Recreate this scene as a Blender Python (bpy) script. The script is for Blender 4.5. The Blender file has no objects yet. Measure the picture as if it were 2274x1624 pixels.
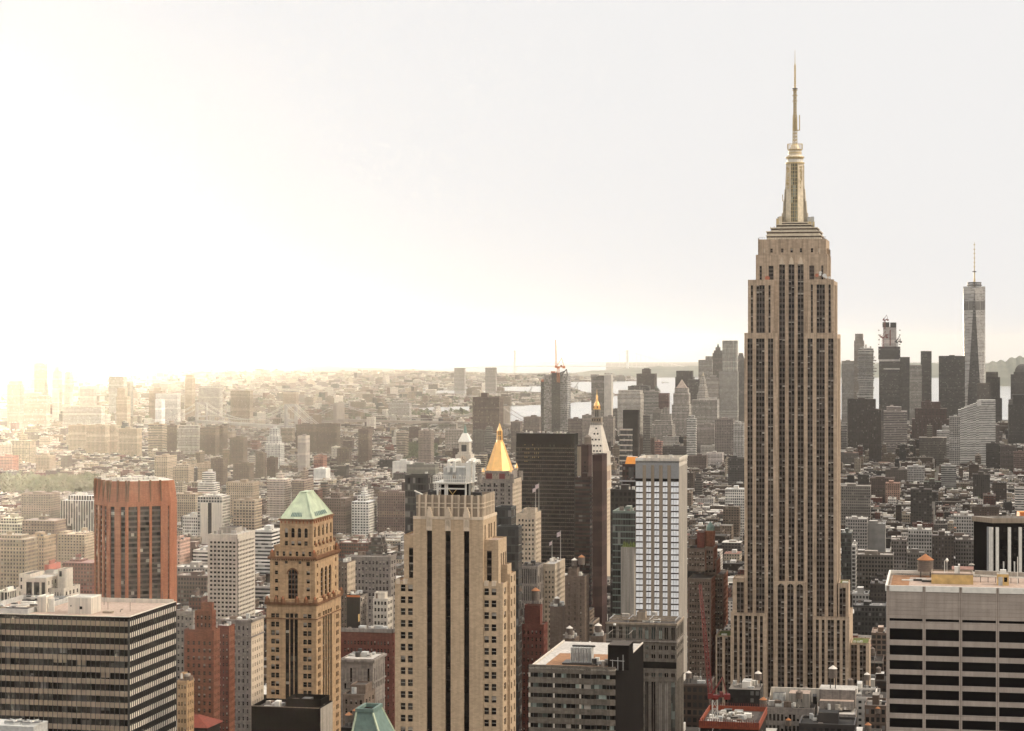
import bpy, math, random
from math import sin, cos, radians, pi, sqrt
RND = random.Random(7)
scene = bpy.context.scene
col_main = scene.collection

# ---------------------------------------------------------------- camera
FPX, CX, LVL, CAMH = 4700.0, 1136.5, 762.0, 259.0     # focal length in units of a 2273 wide frame, level line, eye height (m)
cam_d = bpy.data.cameras.new('camera'); cam = bpy.data.objects.new('camera', cam_d); col_main.objects.link(cam)
cam.location = (0, 0, CAMH); cam.rotation_euler = (pi/2, 0, 0)
cam_d.sensor_width = 36.0; cam_d.lens = 36.0*FPX/2273.0
cam_d.shift_y = -(812.0-LVL)/2273.0
cam_d.clip_start = 1.0; cam_d.clip_end = 200000.0
scene.camera = cam

# ---------------------------------------------------------------- world, sun, exposure
SUN_EL, SUN_AZ = radians(38), radians(98)               # azimuth clockwise from +Y (the view direction)
scene.view_settings.view_transform = 'Standard'; scene.view_settings.look = 'None'
scene.view_settings.exposure = 0.0; scene.view_settings.gamma = 1.0
scene.cycles.use_denoising = True
try: scene.cycles.denoiser = 'OPENIMAGEDENOISE'
except Exception: pass
scene.cycles.volume_bounces = 1
scene.cycles.max_bounces = 5; scene.cycles.diffuse_bounces = 2; scene.cycles.glossy_bounces = 2
scene.cycles.transmission_bounces = 2; scene.cycles.transparent_max_bounces = 4

def N(nt, typ, **kw):
    n = nt.nodes.new(typ)
    for k, v in kw.items():
        if k.startswith('i_'):
            key = k[2:]
            key = int(key) if key.isdigit() else key.replace('_', ' ')
            n.inputs[key].default_value = v
        else: setattr(n, k, v)
    return n
def LK(nt, a, b): nt.links.new(a, b)
def MATH(nt, op, a, b=None, c=None, clamp=False):
    n = nt.nodes.new('ShaderNodeMath'); n.operation = op; n.use_clamp = clamp
    for i, v in enumerate((a, b, c)):
        if v is None: continue
        if isinstance(v, (int, float)): n.inputs[i].default_value = v
        else: nt.links.new(v, n.inputs[i])
    return n.outputs[0]
def MIXC(nt, fac, a, b, blend='MIX'):
    n = nt.nodes.new('ShaderNodeMix'); n.data_type = 'RGBA'; n.blend_type = blend
    for s, v in ((n.inputs[0], fac), (n.inputs[6], a), (n.inputs[7], b)):
        if isinstance(v, (int, float)): s.default_value = v
        elif isinstance(v, tuple): s.default_value = v if len(v) == 4 else v+(1,)
        else: nt.links.new(v, s)
    return n.outputs[2]

GLOW_AZ, GLOW_EL = radians(-19), radians(1.2)
world = bpy.data.worlds.new('World'); scene.world = world; world.use_nodes = True
nt = world.node_tree; nt.nodes.clear()
out = N(nt, 'ShaderNodeOutputWorld'); bg = N(nt, 'ShaderNodeBackground'); bg.inputs['Strength'].default_value = 0.1
sky = N(nt, 'ShaderNodeTexSky'); sky.sky_type = 'NISHITA'; sky.sun_disc = False
sky.sun_elevation = SUN_EL; sky.sun_rotation = SUN_AZ; sky.air_density = 1.0; sky.dust_density = 6.0; sky.altitude = 250
tc = N(nt, 'ShaderNodeTexCoord'); sp = N(nt, 'ShaderNodeSeparateXYZ'); LK(nt, tc.outputs['Generated'], sp.inputs[0])
hs = N(nt, 'ShaderNodeHueSaturation'); hs.inputs['Saturation'].default_value = 0.15; LK(nt, sky.outputs[0], hs.inputs['Color'])
# high thin overcast: brighter overhead than at the horizon, and a warm bright patch low on the left
mr = N(nt, 'ShaderNodeMapRange'); mr.interpolation_type = 'SMOOTHSTEP'
mr.inputs[1].default_value = 0.2; mr.inputs[2].default_value = 0.75; mr.inputs[3].default_value = 9.4; mr.inputs[4].default_value = 15
LK(nt, sp.outputs[2], mr.inputs[0])
cl = N(nt, 'ShaderNodeCombineColor'); 
LK(nt, mr.outputs[0], cl.inputs[0]); LK(nt, MATH(nt, 'MULTIPLY', mr.outputs[0], 0.985), cl.inputs[1]); LK(nt, MATH(nt, 'MULTIPLY', mr.outputs[0], 0.975), cl.inputs[2])
nz = N(nt, 'ShaderNodeTexNoise'); nz.inputs['Scale'].default_value = 2.2; nz.inputs['Detail'].default_value = 3
LK(nt, tc.outputs['Generated'], nz.inputs['Vector'])
cl2 = MIXC(nt, 1.0, cl.outputs[0], MIXC(nt, nz.outputs[0], (0.97, 0.97, 0.97), (1.03, 1.03, 1.03)), 'MULTIPLY')
mixo = MIXC(nt, 0.93, hs.outputs[0], cl2)
gv = N(nt, 'ShaderNodeVectorMath', operation='DOT_PRODUCT')
LK(nt, tc.outputs['Generated'], gv.inputs[0]); gv.inputs[1].default_value = (sin(GLOW_AZ)*cos(GLOW_EL), cos(GLOW_AZ)*cos(GLOW_EL), sin(GLOW_EL))
ang = MATH(nt, 'ARCCOSINE', MATH(nt, 'MINIMUM', gv.outputs['Value'], 0.99999))
GLOW_W = radians(3.5)
g1 = MATH(nt, 'EXPONENT', MATH(nt, 'MULTIPLY', MATH(nt, 'POWER', MATH(nt, 'DIVIDE', ang, GLOW_W), 4.0), -1.0))
glow = N(nt, 'ShaderNodeVectorMath', operation='SCALE'); glow.inputs[0].default_value = (1.0, 0.82, 0.58); LK(nt, MATH(nt, 'MULTIPLY', g1, 4200.0), glow.inputs['Scale'])
addg = N(nt, 'ShaderNodeVectorMath', operation='ADD'); LK(nt, mixo, addg.inputs[0]); LK(nt, glow.outputs[0], addg.inputs[1])
LK(nt, addg.outputs[0], bg.inputs['Color']); LK(nt, bg.outputs[0], out.inputs['Surface'])
try: world.cycles.sampling_method = 'MANUAL'; world.cycles.sample_map_resolution = 1024
except Exception: pass

sun_d = bpy.data.lights.new('sun', 'SUN'); sun_d.energy = 2.6; sun_d.angle = radians(6); sun_d.color = (1.0, 0.86, 0.68)
sun = bpy.data.objects.new('sun', sun_d); col_main.objects.link(sun); sun.location = (800, -200, 900)
sun.rotation_euler = (pi/2-SUN_EL, 0, pi-SUN_AZ)

# ---------------------------------------------------------------- materials
MATS = {}
def new_mat(name):
    m = bpy.data.materials.new(name); m.use_nodes = True; nt = m.node_tree
    b = nt.nodes['Principled BSDF']; MATS[name] = m
    return m, nt, b
def masonry(name, col, var=0.18, grain=1.2, rough=0.9, course=0.0, stain=0.25, joint=0.0, spec=0.12):
    """stone, brick or plaster: blotches, fine grain, optional courses and soot streaks running down"""
    m, nt, b = new_mat(name)
    tc = N(nt, 'ShaderNodeTexCoord'); ob = tc.outputs['Object']
    n1 = N(nt, 'ShaderNodeTexNoise'); n1.inputs['Scale'].default_value = 0.07; n1.inputs['Detail'].default_value = 5; LK(nt, ob, n1.inputs['Vector'])
    n2 = N(nt, 'ShaderNodeTexNoise'); n2.inputs['Scale'].default_value = grain; n2.inputs['Detail'].default_value = 3; LK(nt, ob, n2.inputs['Vector'])
    mp = N(nt, 'ShaderNodeMapping'); mp.inputs['Scale'].default_value = (0.9, 0.9, 0.035); LK(nt, ob, mp.inputs['Vector'])
    n3 = N(nt, 'ShaderNodeTexNoise'); n3.inputs['Scale'].default_value = 1.0; n3.inputs['Detail'].default_value = 4; LK(nt, mp.outputs[0], n3.inputs['Vector'])
    f = MATH(nt, 'ADD', MATH(nt, 'MULTIPLY', n1.outputs[0], 0.5), MATH(nt, 'MULTIPLY', n2.outputs[0], 0.5))
    f = MATH(nt, 'ADD', MATH(nt, 'MULTIPLY', MATH(nt, 'SUBTRACT', f, 0.5), 4*var), 1.0)
    st = MATH(nt, 'SUBTRACT', 1.0, MATH(nt, 'MULTIPLY', MATH(nt, 'MULTIPLY', MATH(nt, 'SUBTRACT', n3.outputs[0], 0.42, clamp=True), 3.0), stain))
    f = MATH(nt, 'MULTIPLY', f, st)
    if course:
        sx = N(nt, 'ShaderNodeSeparateXYZ'); LK(nt, ob, sx.inputs[0])
        wn = N(nt, 'ShaderNodeTexWhiteNoise', noise_dimensions='3D')
        cb = N(nt, 'ShaderNodeCombineXYZ')
        k = MATH(nt, 'FLOOR', MATH(nt, 'DIVIDE', sx.outputs[2], course))
        LK(nt, k, cb.inputs[2])
        LK(nt, MATH(nt, 'FLOOR', MATH(nt, 'ADD', MATH(nt, 'DIVIDE', MATH(nt, 'ADD', sx.outputs[0], sx.outputs[1]), course*2.2), MATH(nt, 'MULTIPLY', k, 0.5))), cb.inputs[0])
        LK(nt, cb.outputs[0], wn.inputs['Vector'])
        f = MATH(nt, 'MULTIPLY', f, MATH(nt, 'ADD', MATH(nt, 'MULTIPLY', wn.outputs[0], var*1.6), 1.0-var*0.8))
        if joint:
            fr = MATH(nt, 'FRACT', MATH(nt, 'DIVIDE', sx.outputs[2], course))
            f = MATH(nt, 'MULTIPLY', f, MATH(nt, 'SUBTRACT', 1.0, MATH(nt, 'MULTIPLY', MATH(nt, 'LESS_THAN', fr, 0.08), joint)))
    sc = N(nt, 'ShaderNodeVectorMath', operation='SCALE'); sc.inputs[0].default_value = col; LK(nt, f, sc.inputs['Scale'])
    LK(nt, sc.outputs[0], b.inputs['Base Color']); b.inputs['Roughness'].default_value = rough
    b.inputs['Specular IOR Level'].default_value = spec
    return m
def plain(name, col, rough=0.6, metal=0.0, spec=0.4, var=0.12, scale=0.8):
    m, nt, b = new_mat(name)
    tc = N(nt, 'ShaderNodeTexCoord')
    n = N(nt, 'ShaderNodeTexNoise'); n.inputs['Scale'].default_value = scale; n.inputs['Detail'].default_value = 4; LK(nt, tc.outputs['Object'], n.inputs['Vector'])
    f = MATH(nt, 'ADD', MATH(nt, 'MULTIPLY', MATH(nt, 'SUBTRACT', n.outputs[0], 0.5), 4*var), 1.0)
    sc = N(nt, 'ShaderNodeVectorMath', operation='SCALE'); sc.inputs[0].default_value = col; LK(nt, f, sc.inputs['Scale'])
    LK(nt, sc.outputs[0], b.inputs['Base Color']); b.inputs['Roughness'].default_value = rough; b.inputs['Metallic'].default_value = metal
    b.inputs['Specular IOR Level'].default_value = spec
    return m
def glass(name, col, rough=0.12, cell=(2.0, 2.0, 3.6), var=0.9, spec=0.22, metal=0.0):
    """window glass, every pane with its own darkness and slight tilt"""
    m, nt, b = new_mat(name)
    tc = N(nt, 'ShaderNodeTexCoord')
    dv = N(nt, 'ShaderNodeVectorMath', operation='DIVIDE'); LK(nt, tc.outputs['Object'], dv.inputs[0]); dv.inputs[1].default_value = cell
    fl = N(nt, 'ShaderNodeVectorMath', operation='FLOOR'); LK(nt, dv.outputs[0], fl.inputs[0])
    wn = N(nt, 'ShaderNodeTexWhiteNoise', noise_dimensions='3D'); LK(nt, fl.outputs[0], wn.inputs['Vector'])
    f = MATH(nt, 'ADD', MATH(nt, 'MULTIPLY', MATH(nt, 'POWER', wn.outputs[0], 3.0), 3.0*var), 1.0-0.5*var)
    sc = N(nt, 'ShaderNodeVectorMath', operation='SCALE'); sc.inputs[0].default_value = col; LK(nt, f, sc.inputs['Scale'])
    LK(nt, sc.outputs[0], b.inputs['Base Color']); b.inputs['Roughness'].default_value = rough; b.inputs['Specular IOR Level'].default_value = spec
    b.inputs['Metallic'].default_value = metal
    ge = N(nt, 'ShaderNodeNewGeometry'); sub = N(nt, 'ShaderNodeVectorMath', operation='SUBTRACT'); LK(nt, wn.outputs[1], sub.inputs[0]); sub.inputs[1].default_value = (.5, .5, .5)
    s2 = N(nt, 'ShaderNodeVectorMath', operation='SCALE'); LK(nt, sub.outputs[0], s2.inputs[0]); s2.inputs['Scale'].default_value = 0.05
    ad = N(nt, 'ShaderNodeVectorMath', operation='ADD'); LK(nt, ge.outputs['Normal'], ad.inputs[0]); LK(nt, s2.outputs[0], ad.inputs[1])
    nm = N(nt, 'ShaderNodeVectorMath', operation='NORMALIZE'); LK(nt, ad.outputs[0], nm.inputs[0]); LK(nt, nm.outputs[0], b.inputs['Normal'])
    return m
def facade_mat(name):
    """far facades: wall colour and window shape come from the mesh (attributes 'tint' and 'opening'), the window cells from its UVs"""
    m, nt, b = new_mat(name)
    uv = N(nt, 'ShaderNodeUVMap'); uv.uv_map = 'cells'
    s = N(nt, 'ShaderNodeSeparateXYZ'); LK(nt, uv.outputs[0], s.inputs[0])
    at = N(nt, 'ShaderNodeAttribute'); at.attribute_name = 'tint'
    aw = N(nt, 'ShaderNodeAttribute'); aw.attribute_name = 'opening'
    ws = N(nt, 'ShaderNodeSeparateColor'); LK(nt, aw.outputs['Color'], ws.inputs[0])
    u, v = s.outputs[0], s.outputs[1]
    fu = MATH(nt, 'ABSOLUTE', MATH(nt, 'SUBTRACT', MATH(nt, 'FRACT', u), 0.5)); fv = MATH(nt, 'ABSOLUTE', MATH(nt, 'SUBTRACT', MATH(nt, 'FRACT', v), 0.5))
    mu = MATH(nt, 'LESS_THAN', fu, MATH(nt, 'MULTIPLY', ws.outputs[0], 0.5)); mv = MATH(nt, 'LESS_THAN', fv, MATH(nt, 'MULTIPLY', ws.outputs[1], 0.5))
    mask = MATH(nt, 'MULTIPLY', mu, mv)
    cb = N(nt, 'ShaderNodeCombineXYZ'); LK(nt, MATH(nt, 'FLOOR', u), cb.inputs[0]); LK(nt, MATH(nt, 'FLOOR', v), cb.inputs[1])
    LK(nt, at.outputs['Fac'], cb.inputs[2])
    wn = N(nt, 'ShaderNodeTexWhiteNoise', noise_dimensions='3D'); LK(nt, cb.outputs[0], wn.inputs['Vector'])
    blind = MATH(nt, 'GREATER_THAN', wn.outputs[0], 0.93)
    dark = N(nt, 'ShaderNodeVectorMath', operation='SCALE'); dark.inputs[0].default_value = (1.0, 0.93, 0.85)
    LK(nt, MATH(nt, 'MULTIPLY', ws.outputs[2], MATH(nt, 'ADD', MATH(nt, 'MULTIPLY', wn.outputs[0], 1.2), 0.4)), dark.inputs['Scale'])
    bl = MIXC(nt, 0.55, at.outputs['Color'], (0.45, 0.42, 0.38))
    gl = MIXC(nt, MATH(nt, 'MULTIPLY', blind, 0.5), dark.outputs[0], bl)
    tc = N(nt, 'ShaderNodeTexCoord')
    n1 = N(nt, 'ShaderNodeTexNoise'); n1.inputs['Scale'].default_value = 0.12; n1.inputs['Detail'].default_value = 6; LK(nt, tc.outputs['Object'], n1.inputs['Vector'])
    wall = N(nt, 'ShaderNodeVectorMath', operation='SCALE'); LK(nt, at.outputs['Color'], wall.inputs[0])
    w2 = N(nt, 'ShaderNodeTexWhiteNoise', noise_dimensions='2D'); c2_ = N(nt, 'ShaderNodeCombineXYZ'); LK(nt, MATH(nt, 'FLOOR', v), c2_.inputs[0]); LK(nt, at.outputs['Fac'], c2_.inputs[1]); LK(nt, c2_.outputs[0], w2.inputs['Vector'])
    fl = MATH(nt, 'ADD', MATH(nt, 'MULTIPLY', w2.outputs[0], 0.16), MATH(nt, 'MULTIPLY', MATH(nt, 'GREATER_THAN', w2.outputs[0], 0.88), 0.3))
    LK(nt, MATH(nt, 'ADD', MATH(nt, 'ADD', MATH(nt, 'MULTIPLY', n1.outputs[0], 1.0), 0.4), fl), wall.inputs['Scale'])
    LK(nt, MIXC(nt, mask, wall.outputs[0], gl), b.inputs['Base Color'])
    LK(nt, MATH(nt, 'SUBTRACT', 0.92, MATH(nt, 'MULTIPLY', mask, 0.7)), b.inputs['Roughness'])
    b.inputs['Specular IOR Level'].default_value = 0.15
    return m
def roof_mat(name):
    m, nt, b = new_mat(name)
    at = N(nt, 'ShaderNodeAttribute'); at.attribute_name = 'tint'
    tc = N(nt, 'ShaderNodeTexCoord')
    n1 = N(nt, 'ShaderNodeTexNoise'); n1.inputs['Scale'].default_value = 0.16; n1.inputs['Detail'].default_value = 7; n1.inputs['Roughness'].default_value = 0.7; LK(nt, tc.outputs['Object'], n1.inputs['Vector'])
    wall = N(nt, 'ShaderNodeVectorMath', operation='SCALE'); LK(nt, at.outputs['Color'], wall.inputs[0])
    LK(nt, MATH(nt, 'ADD', MATH(nt, 'MULTIPLY', n1.outputs[0], 1.6), 0.2), wall.inputs['Scale'])
    LK(nt, wall.outputs[0], b.inputs['Base Color']); b.inputs['Roughness'].default_value = 0.95; b.inputs['Specular IOR Level'].default_value = 0.2
    return m
facade_mat('city_facade'); roof_mat('city_roof')
masonry('limestone', (0.50, 0.375, 0.265), 0.14, 1.0, course=1.1, stain=0.45)
masonry('limestone_pale', (0.52, 0.42, 0.31), 0.14, 1.0, course=1.2, stain=0.3)
masonry('tan_brick', (0.47, 0.345, 0.225), 0.14, 3.2, course=0.42, stain=0.22)
masonry('cream_trim', (0.62, 0.50, 0.37), 0.15, 1.4, stain=0.3)
masonry('gold_stone', (0.42, 0.275, 0.155), 0.18, 1.2, course=0.7, stain=0.35)
masonry('rust_stone', (0.19, 0.095, 0.05), 0.25, 1.5, stain=0.4)
masonry('travertine', (0.375, 0.315, 0.265), 0.10, 2.2, course=2.0, stain=0.2, joint=0.16)
masonry('orange_brick', (0.33, 0.125, 0.065), 0.18, 1.6, course=0.5, stain=0.3)
masonry('rust_brick', (0.20, 0.082, 0.048), 0.25, 1.6, course=0.5, stain=0.35)
masonry('red_brick', (0.15, 0.055, 0.04), 0.22, 1.6, course=0.5, stain=0.3)
masonry('brown_stone', (0.17, 0.125, 0.095), 0.2, 1.2, course=0.8, stain=0.4)
masonry('grey_stone', (0.25, 0.215, 0.185), 0.2, 1.2, course=0.8, stain=0.4)
masonry('white_stone', (0.55, 0.485, 0.40), 0.12, 1.2, course=0.9, stain=0.3)
masonry('dark_stone', (0.032, 0.027, 0.023), 0.2, 1.5, stain=0.3)
masonry('office_stone', (0.165, 0.14, 0.112), 0.2, 1.2, course=0.8, stain=0.4)
masonry('panel_tan', (0.31, 0.245, 0.18), 0.14, 0.6, stain=0.35, rough=0.7)
masonry('panel_pale', (0.62, 0.55, 0.46), 0.12, 0.6, stain=0.35, rough=0.7)
masonry('black_panel', (0.012, 0.010, 0.009), 0.2, 0.6, stain=0.2, rough=0.8, spec=0.02)
masonry('roof_pink', (0.42, 0.315, 0.25), 0.32, 0.9, stain=0.3)
masonry('roof_tar', (0.09, 0.075, 0.065), 0.35, 0.7, stain=0.3)
masonry('roof_silver', (0.50, 0.46, 0.41), 0.3, 0.7, stain=0.4)
masonry('roof_orange', (0.30, 0.16, 0.085), 0.3, 0.9, stain=0.4)
masonry('concrete', (0.36, 0.32, 0.27), 0.2, 1.0, stain=0.4)
plain('steel_white', (0.70, 0.66, 0.58), 0.5)
plain('steel_grey', (0.26, 0.255, 0.245), 0.5, 0.0)
plain('steel_dark', (0.05, 0.045, 0.04), 0.5)
plain('hvac_grey', (0.42, 0.41, 0.38), 0.6, var=0.25)
plain('crane_red', (0.17, 0.02, 0.015), 0.5)
plain('crane_orange', (0.55, 0.16, 0.04), 0.5)
plain('site_orange', (0.25, 0.055, 0.022), 0.6, var=0.3)
plain('copper_green', (0.42, 0.47, 0.33), 0.7, var=0.22, scale=0.3)
plain('copper_dark', (0.13, 0.19, 0.16), 0.7, var=0.25, scale=0.4)
plain('gold_leaf', (0.88, 0.52, 0.19), 0.42, metal=0.35, var=0.12, scale=0.3)
plain('mast_gold', (0.56, 0.43, 0.23), 0.5, metal=0.1)
plain('mast_metal', (0.66, 0.56, 0.41), 0.5, metal=0.2, var=0.2, scale=0.5)
plain('red_tile', (0.17, 0.035, 0.018), 0.8, var=0.25)
plain('tank_wood', (0.16, 0.125, 0.10), 0.9, var=0.25, scale=1.5)
plain('tank_cone_orange', (0.32, 0.13, 0.05), 0.8, var=0.2)
plain('tank_cone_white', (0.62, 0.56, 0.48), 0.8, var=0.2)
plain('lawn', (0.10, 0.12, 0.03), 1.0, var=0.5, scale=1.0)
plain('spandrel_grey', (0.085, 0.062, 0.048), 0.55, var=0.2, scale=0.5)
plain('mullion_steel', (0.21, 0.17, 0.135), 0.45, metal=0.2)
plain('blind', (0.34, 0.30, 0.25), 0.8, var=0.3, scale=0.4)
plain('bright_glass', (0.64, 0.625, 0.60), 0.22, metal=.9, var=0.12, scale=0.25)
plain('flag_cloth', (0.55, 0.45, 0.45), 0.9, var=0.5, scale=2.0)
plain('dish_white', (0.75, 0.72, 0.66), 0.5); plain('dish_red', (0.45, 0.15, 0.08), 0.5)
plain('orange_panel', (0.75, 0.28, 0.04), 0.6)
plain('yellow_stucco', (0.52, 0.35, 0.14), 0.8, var=0.25, scale=0.6)
plain('black_glossy', (0.004, 0.003, 0.003), 0.4, spec=.1)
plain('dark_red', (0.16, 0.03, 0.025), 0.7)
glass('glass_dark', (0.010, 0.008, 0.007)); glass('glass_mid', (0.03, 0.026, 0.022)); glass('glass_brown', (0.026, 0.018, 0.014))
glass('glass_green', (0.10, 0.115, 0.10), cell=(1.5, 1.5, 3.6)); glass('glass_band', (0.035, 0.032, 0.028), cell=(3.1, 3.1, 3.7), var=1.0, rough=0.08)
glass('glass_grey', (0.085, 0.08, 0.075), cell=(1.6, 1.6, 4.0), var=0.5)
glass('glass_tower', (0.17, 0.155, 0.14), cell=(3, 3, 4.0), var=0.6, rough=0.15)

# ---------------------------------------------------------------- mesh builder
class MB:
    def __init__(s): s.v = []; s.f = []; s.m = []; s.uv = []; s.c = []; s.w = []
    def face(s, pts, m, uv=None, c=(.3, .25, .2), w=(0, 0, 0)):
        n = len(s.v); s.v.extend(pts); s.f.append(tuple(range(n, n+len(pts)))); s.m.append(m)
        s.uv.extend(uv if uv else [(0.0, 0.0)]*len(pts)); s.c.append(c); s.w.append(w)
    def wallq(s, a, b, z0, z1, m, pu=0, pv=0, c=(.3, .25, .2), w=(0, 0, 0), a2=None, b2=None):
        """upright quad from a to b (outside on the right of a->b); a2,b2 = its upper edge where it differs"""
        a2 = a2 or a; b2 = b2 or b
        uv = None
        if pu:
            L = math.hypot(b[0]-a[0], b[1]-a[1]); nu = max(1, round(L/pu)); nv = max(1, round((z1-z0)/pv))
            uv = [(0, 0), (nu, 0), (nu, nv), (0, nv)]
        s.face([(a[0], a[1], z0), (b[0], b[1], z0), (b2[0], b2[1], z1), (a2[0], a2[1], z1)], m, uv, c, w)
    def prism(s, poly, z0, z1, m, top=None, pu=0, pv=0, c=(.3, .25, .2), w=(0, 0, 0), poly2=None, ct=None, bottom=False, skip=()):
        """poly runs counter-clockwise seen from above"""
        p2 = poly2 or poly; n = len(poly)
        for i in range(n):
            if i in skip: continue
            j = (i+1) % n
            s.wallq(poly[i], poly[j], z0, z1, m, pu, pv, c, w, p2[i], p2[j])
        if top is not None: s.face([(p[0], p[1], z1) for p in p2], top, None, ct or c)
        if bottom: s.face([(p[0], p[1], z0) for p in reversed(poly)], m, None, c)
    def box(s, x0, x1, y0, y1, z0, z1, m, top='', **k):
        s.prism([(x0, y0), (x1, y0), (x1, y1), (x0, y1)], z0, z1, m, top=(m if top == '' else top), **k)
    def cone(s, x, y, z0, r0, z1, r1, m, n=12, top=None, bottom=False, ph=0.0, **k):
        A = [(x+r0*cos(2*pi*(i+ph)/n), y+r0*sin(2*pi*(i+ph)/n)) for i in range(n)]
        B = [(x+r1*cos(2*pi*(i+ph)/n), y+r1*sin(2*pi*(i+ph)/n)) for i in range(n)]
        s.prism(A, z0, z1, m, top=top, poly2=B, bottom=bottom, **k)
    def bar(s, p, q, r, m):
        d = [q[i]-p[i] for i in range(3)]; L = sqrt(sum(t*t for t in d)) or 1e-6; d = [t/L for t in d]
        h = (0, 0, 1) if abs(d[2]) < 0.9 else (1, 0, 0)
        a = (d[1]*h[2]-d[2]*h[1], d[2]*h[0]-d[0]*h[2], d[0]*h[1]-d[1]*h[0]); la = sqrt(sum(t*t for t in a)); a = [t/la for t in a]
        b = (d[1]*a[2]-d[2]*a[1], d[2]*a[0]-d[0]*a[2], d[0]*a[1]-d[1]*a[0])
        cs = [(1, 1), (-1, 1), (-1, -1), (1, -1)]
        P = [tuple(p[i]+r*(u*a[i]+v*b[i]) for i in range(3)) for u, v in cs]; Q = [tuple(q[i]+r*(u*a[i]+v*b[i]) for i in range(3)) for u, v in cs]
        for i in range(4):
            j = (i+1) % 4; s.face([P[i], P[j], Q[j], Q[i]], m)
        s.face(P[::-1], m); s.face(Q, m)
    def build(s, name, parent=None, mats=None):
        if not s.f: return None
        me = bpy.data.meshes.new(name); me.from_pydata(s.v, [], s.f)
        keys = []
        for k in s.m:
            if k not in keys: keys.append(k)
        for k in keys: me.materials.append(MATS[k])
        ix = {k: i for i, k in enumerate(keys)}
        me.polygons.foreach_set('material_index', [ix[k] for k in s.m])
        if any(k.startswith('city_') for k in keys):
            ul = me.uv_layers.new(name='cells'); ul.data.foreach_set('uv', [t for p in s.uv for t in p])
            a = me.attributes.new('tint', 'FLOAT_COLOR', 'FACE'); a.data.foreach_set('color', [t for c in s.c for t in (c[0], c[1], c[2], 1.0)])
            a = me.attributes.new('opening', 'FLOAT_COLOR', 'FACE'); a.data.foreach_set('color', [t for c in s.w for t in (c[0], c[1], c[2], 1.0)])
        me.update()
        o = bpy.data.objects.new(name, me); col_main.objects.link(o)
        if parent: o.parent = parent
        return o

def tag(o, label=None, cat=None, group=None, kind=None):
    if label: o['label'] = label
    if cat: o['category'] = cat
    if group: o['group'] = group
    if kind: o['kind'] = kind
    return o
def empty(name, label, cat, loc=(0, 0, 0), rz=0.0, group=None):
    o = bpy.data.objects.new(name, None); col_main.objects.link(o); o.location = loc; o.rotation_euler = (0, 0, rz)
    return tag(o, label, cat, group)

# ---------------------------------------------------------------- where things stand (photo measurements -> metres on the city grid)
TH = radians(11.6)                                       # the avenues run 11.6 degrees to the right of the view
def c1(x, y): return x*.2551, 769.5+y*.2551
def c2(x, y): return 568.2+x*.2551, 739.9+y*.2551
def c3(x, y): return 1136.5+x*.2551, 710.3+y*.2551
def c4(x, y): return 1704.7+x*.2916, 651.1+y*.2916
def c5(x, y): return x*.3073, 1124.6+y*.3073
def c6(x, y): return 568.2+x*.3438, 1065.4+y*.3438
def c7(x, y): return 1136.5+x*.3438, 1065.4+y*.3438
def c8(x, y): return 1704.7+x*.3438, 1065.4+y*.3438
def cE(x, y): return 1621.8+x*.2260, 461.7+y*.2260
def cF(x, y): return 1621.8+x*.2260, 106.5+y*.2260
def cG(x, y): return 1598.1+x*.25257, 1213.4+y*.25257
def cR(x, y): return 1929.6+x*.2771, 520.9+y*.2771
def c50(x, y): return 876.0+x*.1822, 1006.2+y*.1822
def cM(x, y): return 1041.7+x*.2041, 852.3+y*.2041
FOOT = []        # ground footprints already taken (cx, cy, radius)
SIGHT = []       # what must stay in sight: (x0, x1, lowest visible y, depth)
class Fr:
    """a building's frame on the city grid: origin at the front left ground corner, x along the front, y away from us"""
    def __init__(s, xL, xR, d, xS=None, dep=None, th=TH):
        s.th = th; s.uu = (cos(th), -sin(th)); s.vv = (sin(th), cos(th))
        k = (xL-CX)/FPX; R = ((xR-CX)/FPX*d, d)
        t = (k*R[1]-R[0])/(-s.uu[0]+k*s.uu[1]); s.w = t
        s.o = (R[0]-t*s.uu[0], R[1]-t*s.uu[1])
        if xS is not None:
            k = (xS-CX)/FPX; dep = (k*R[1]-R[0])/(s.vv[0]-k*s.vv[1])
            dep = min(max(dep, 8.0), 90.0)
        s.dep = dep or 25.0; s.d = d
        cxy = s.W(s.w/2, s.dep/2); FOOT.append((cxy[0], cxy[1], 0.5*max(s.w, s.dep)))
    def W(s, x, y): return (s.o[0]+x*s.uu[0]+y*s.vv[0], s.o[1]+x*s.uu[1]+y*s.vv[1])
    def x(s, px, y=0.0):
        o = s.W(0, y); k = (px-CX)/FPX; return (k*o[1]-o[0])/(s.uu[0]-k*s.uu[1])
    def y(s, px, x=None):
        o = s.W(s.w if x is None else x, 0); k = (px-CX)/FPX; return (k*o[1]-o[0])/(s.vv[0]-k*s.vv[1])
    def z(s, py, x=None, y=0.0):
        o = s.W(s.w if x is None else x, y); return CAMH-(py-LVL)/FPX*o[1]
    def root(s, name, label, cat, group=None): return empty(name, label, cat, (s.o[0], s.o[1], 0), -s.th, group)
    def keep(s, yb, xa=None, xb=None):
        px0 = CX+FPX*s.o[0]/s.o[1]; r = s.W(s.w, s.dep); px1 = CX+FPX*r[0]/r[1]
        r = s.W(s.w, 0); px1 = max(px1, CX+FPX*r[0]/r[1])
        SIGHT.append((px0 if xa is None else xa, px1 if xb is None else xb, yb, s.d))

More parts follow.
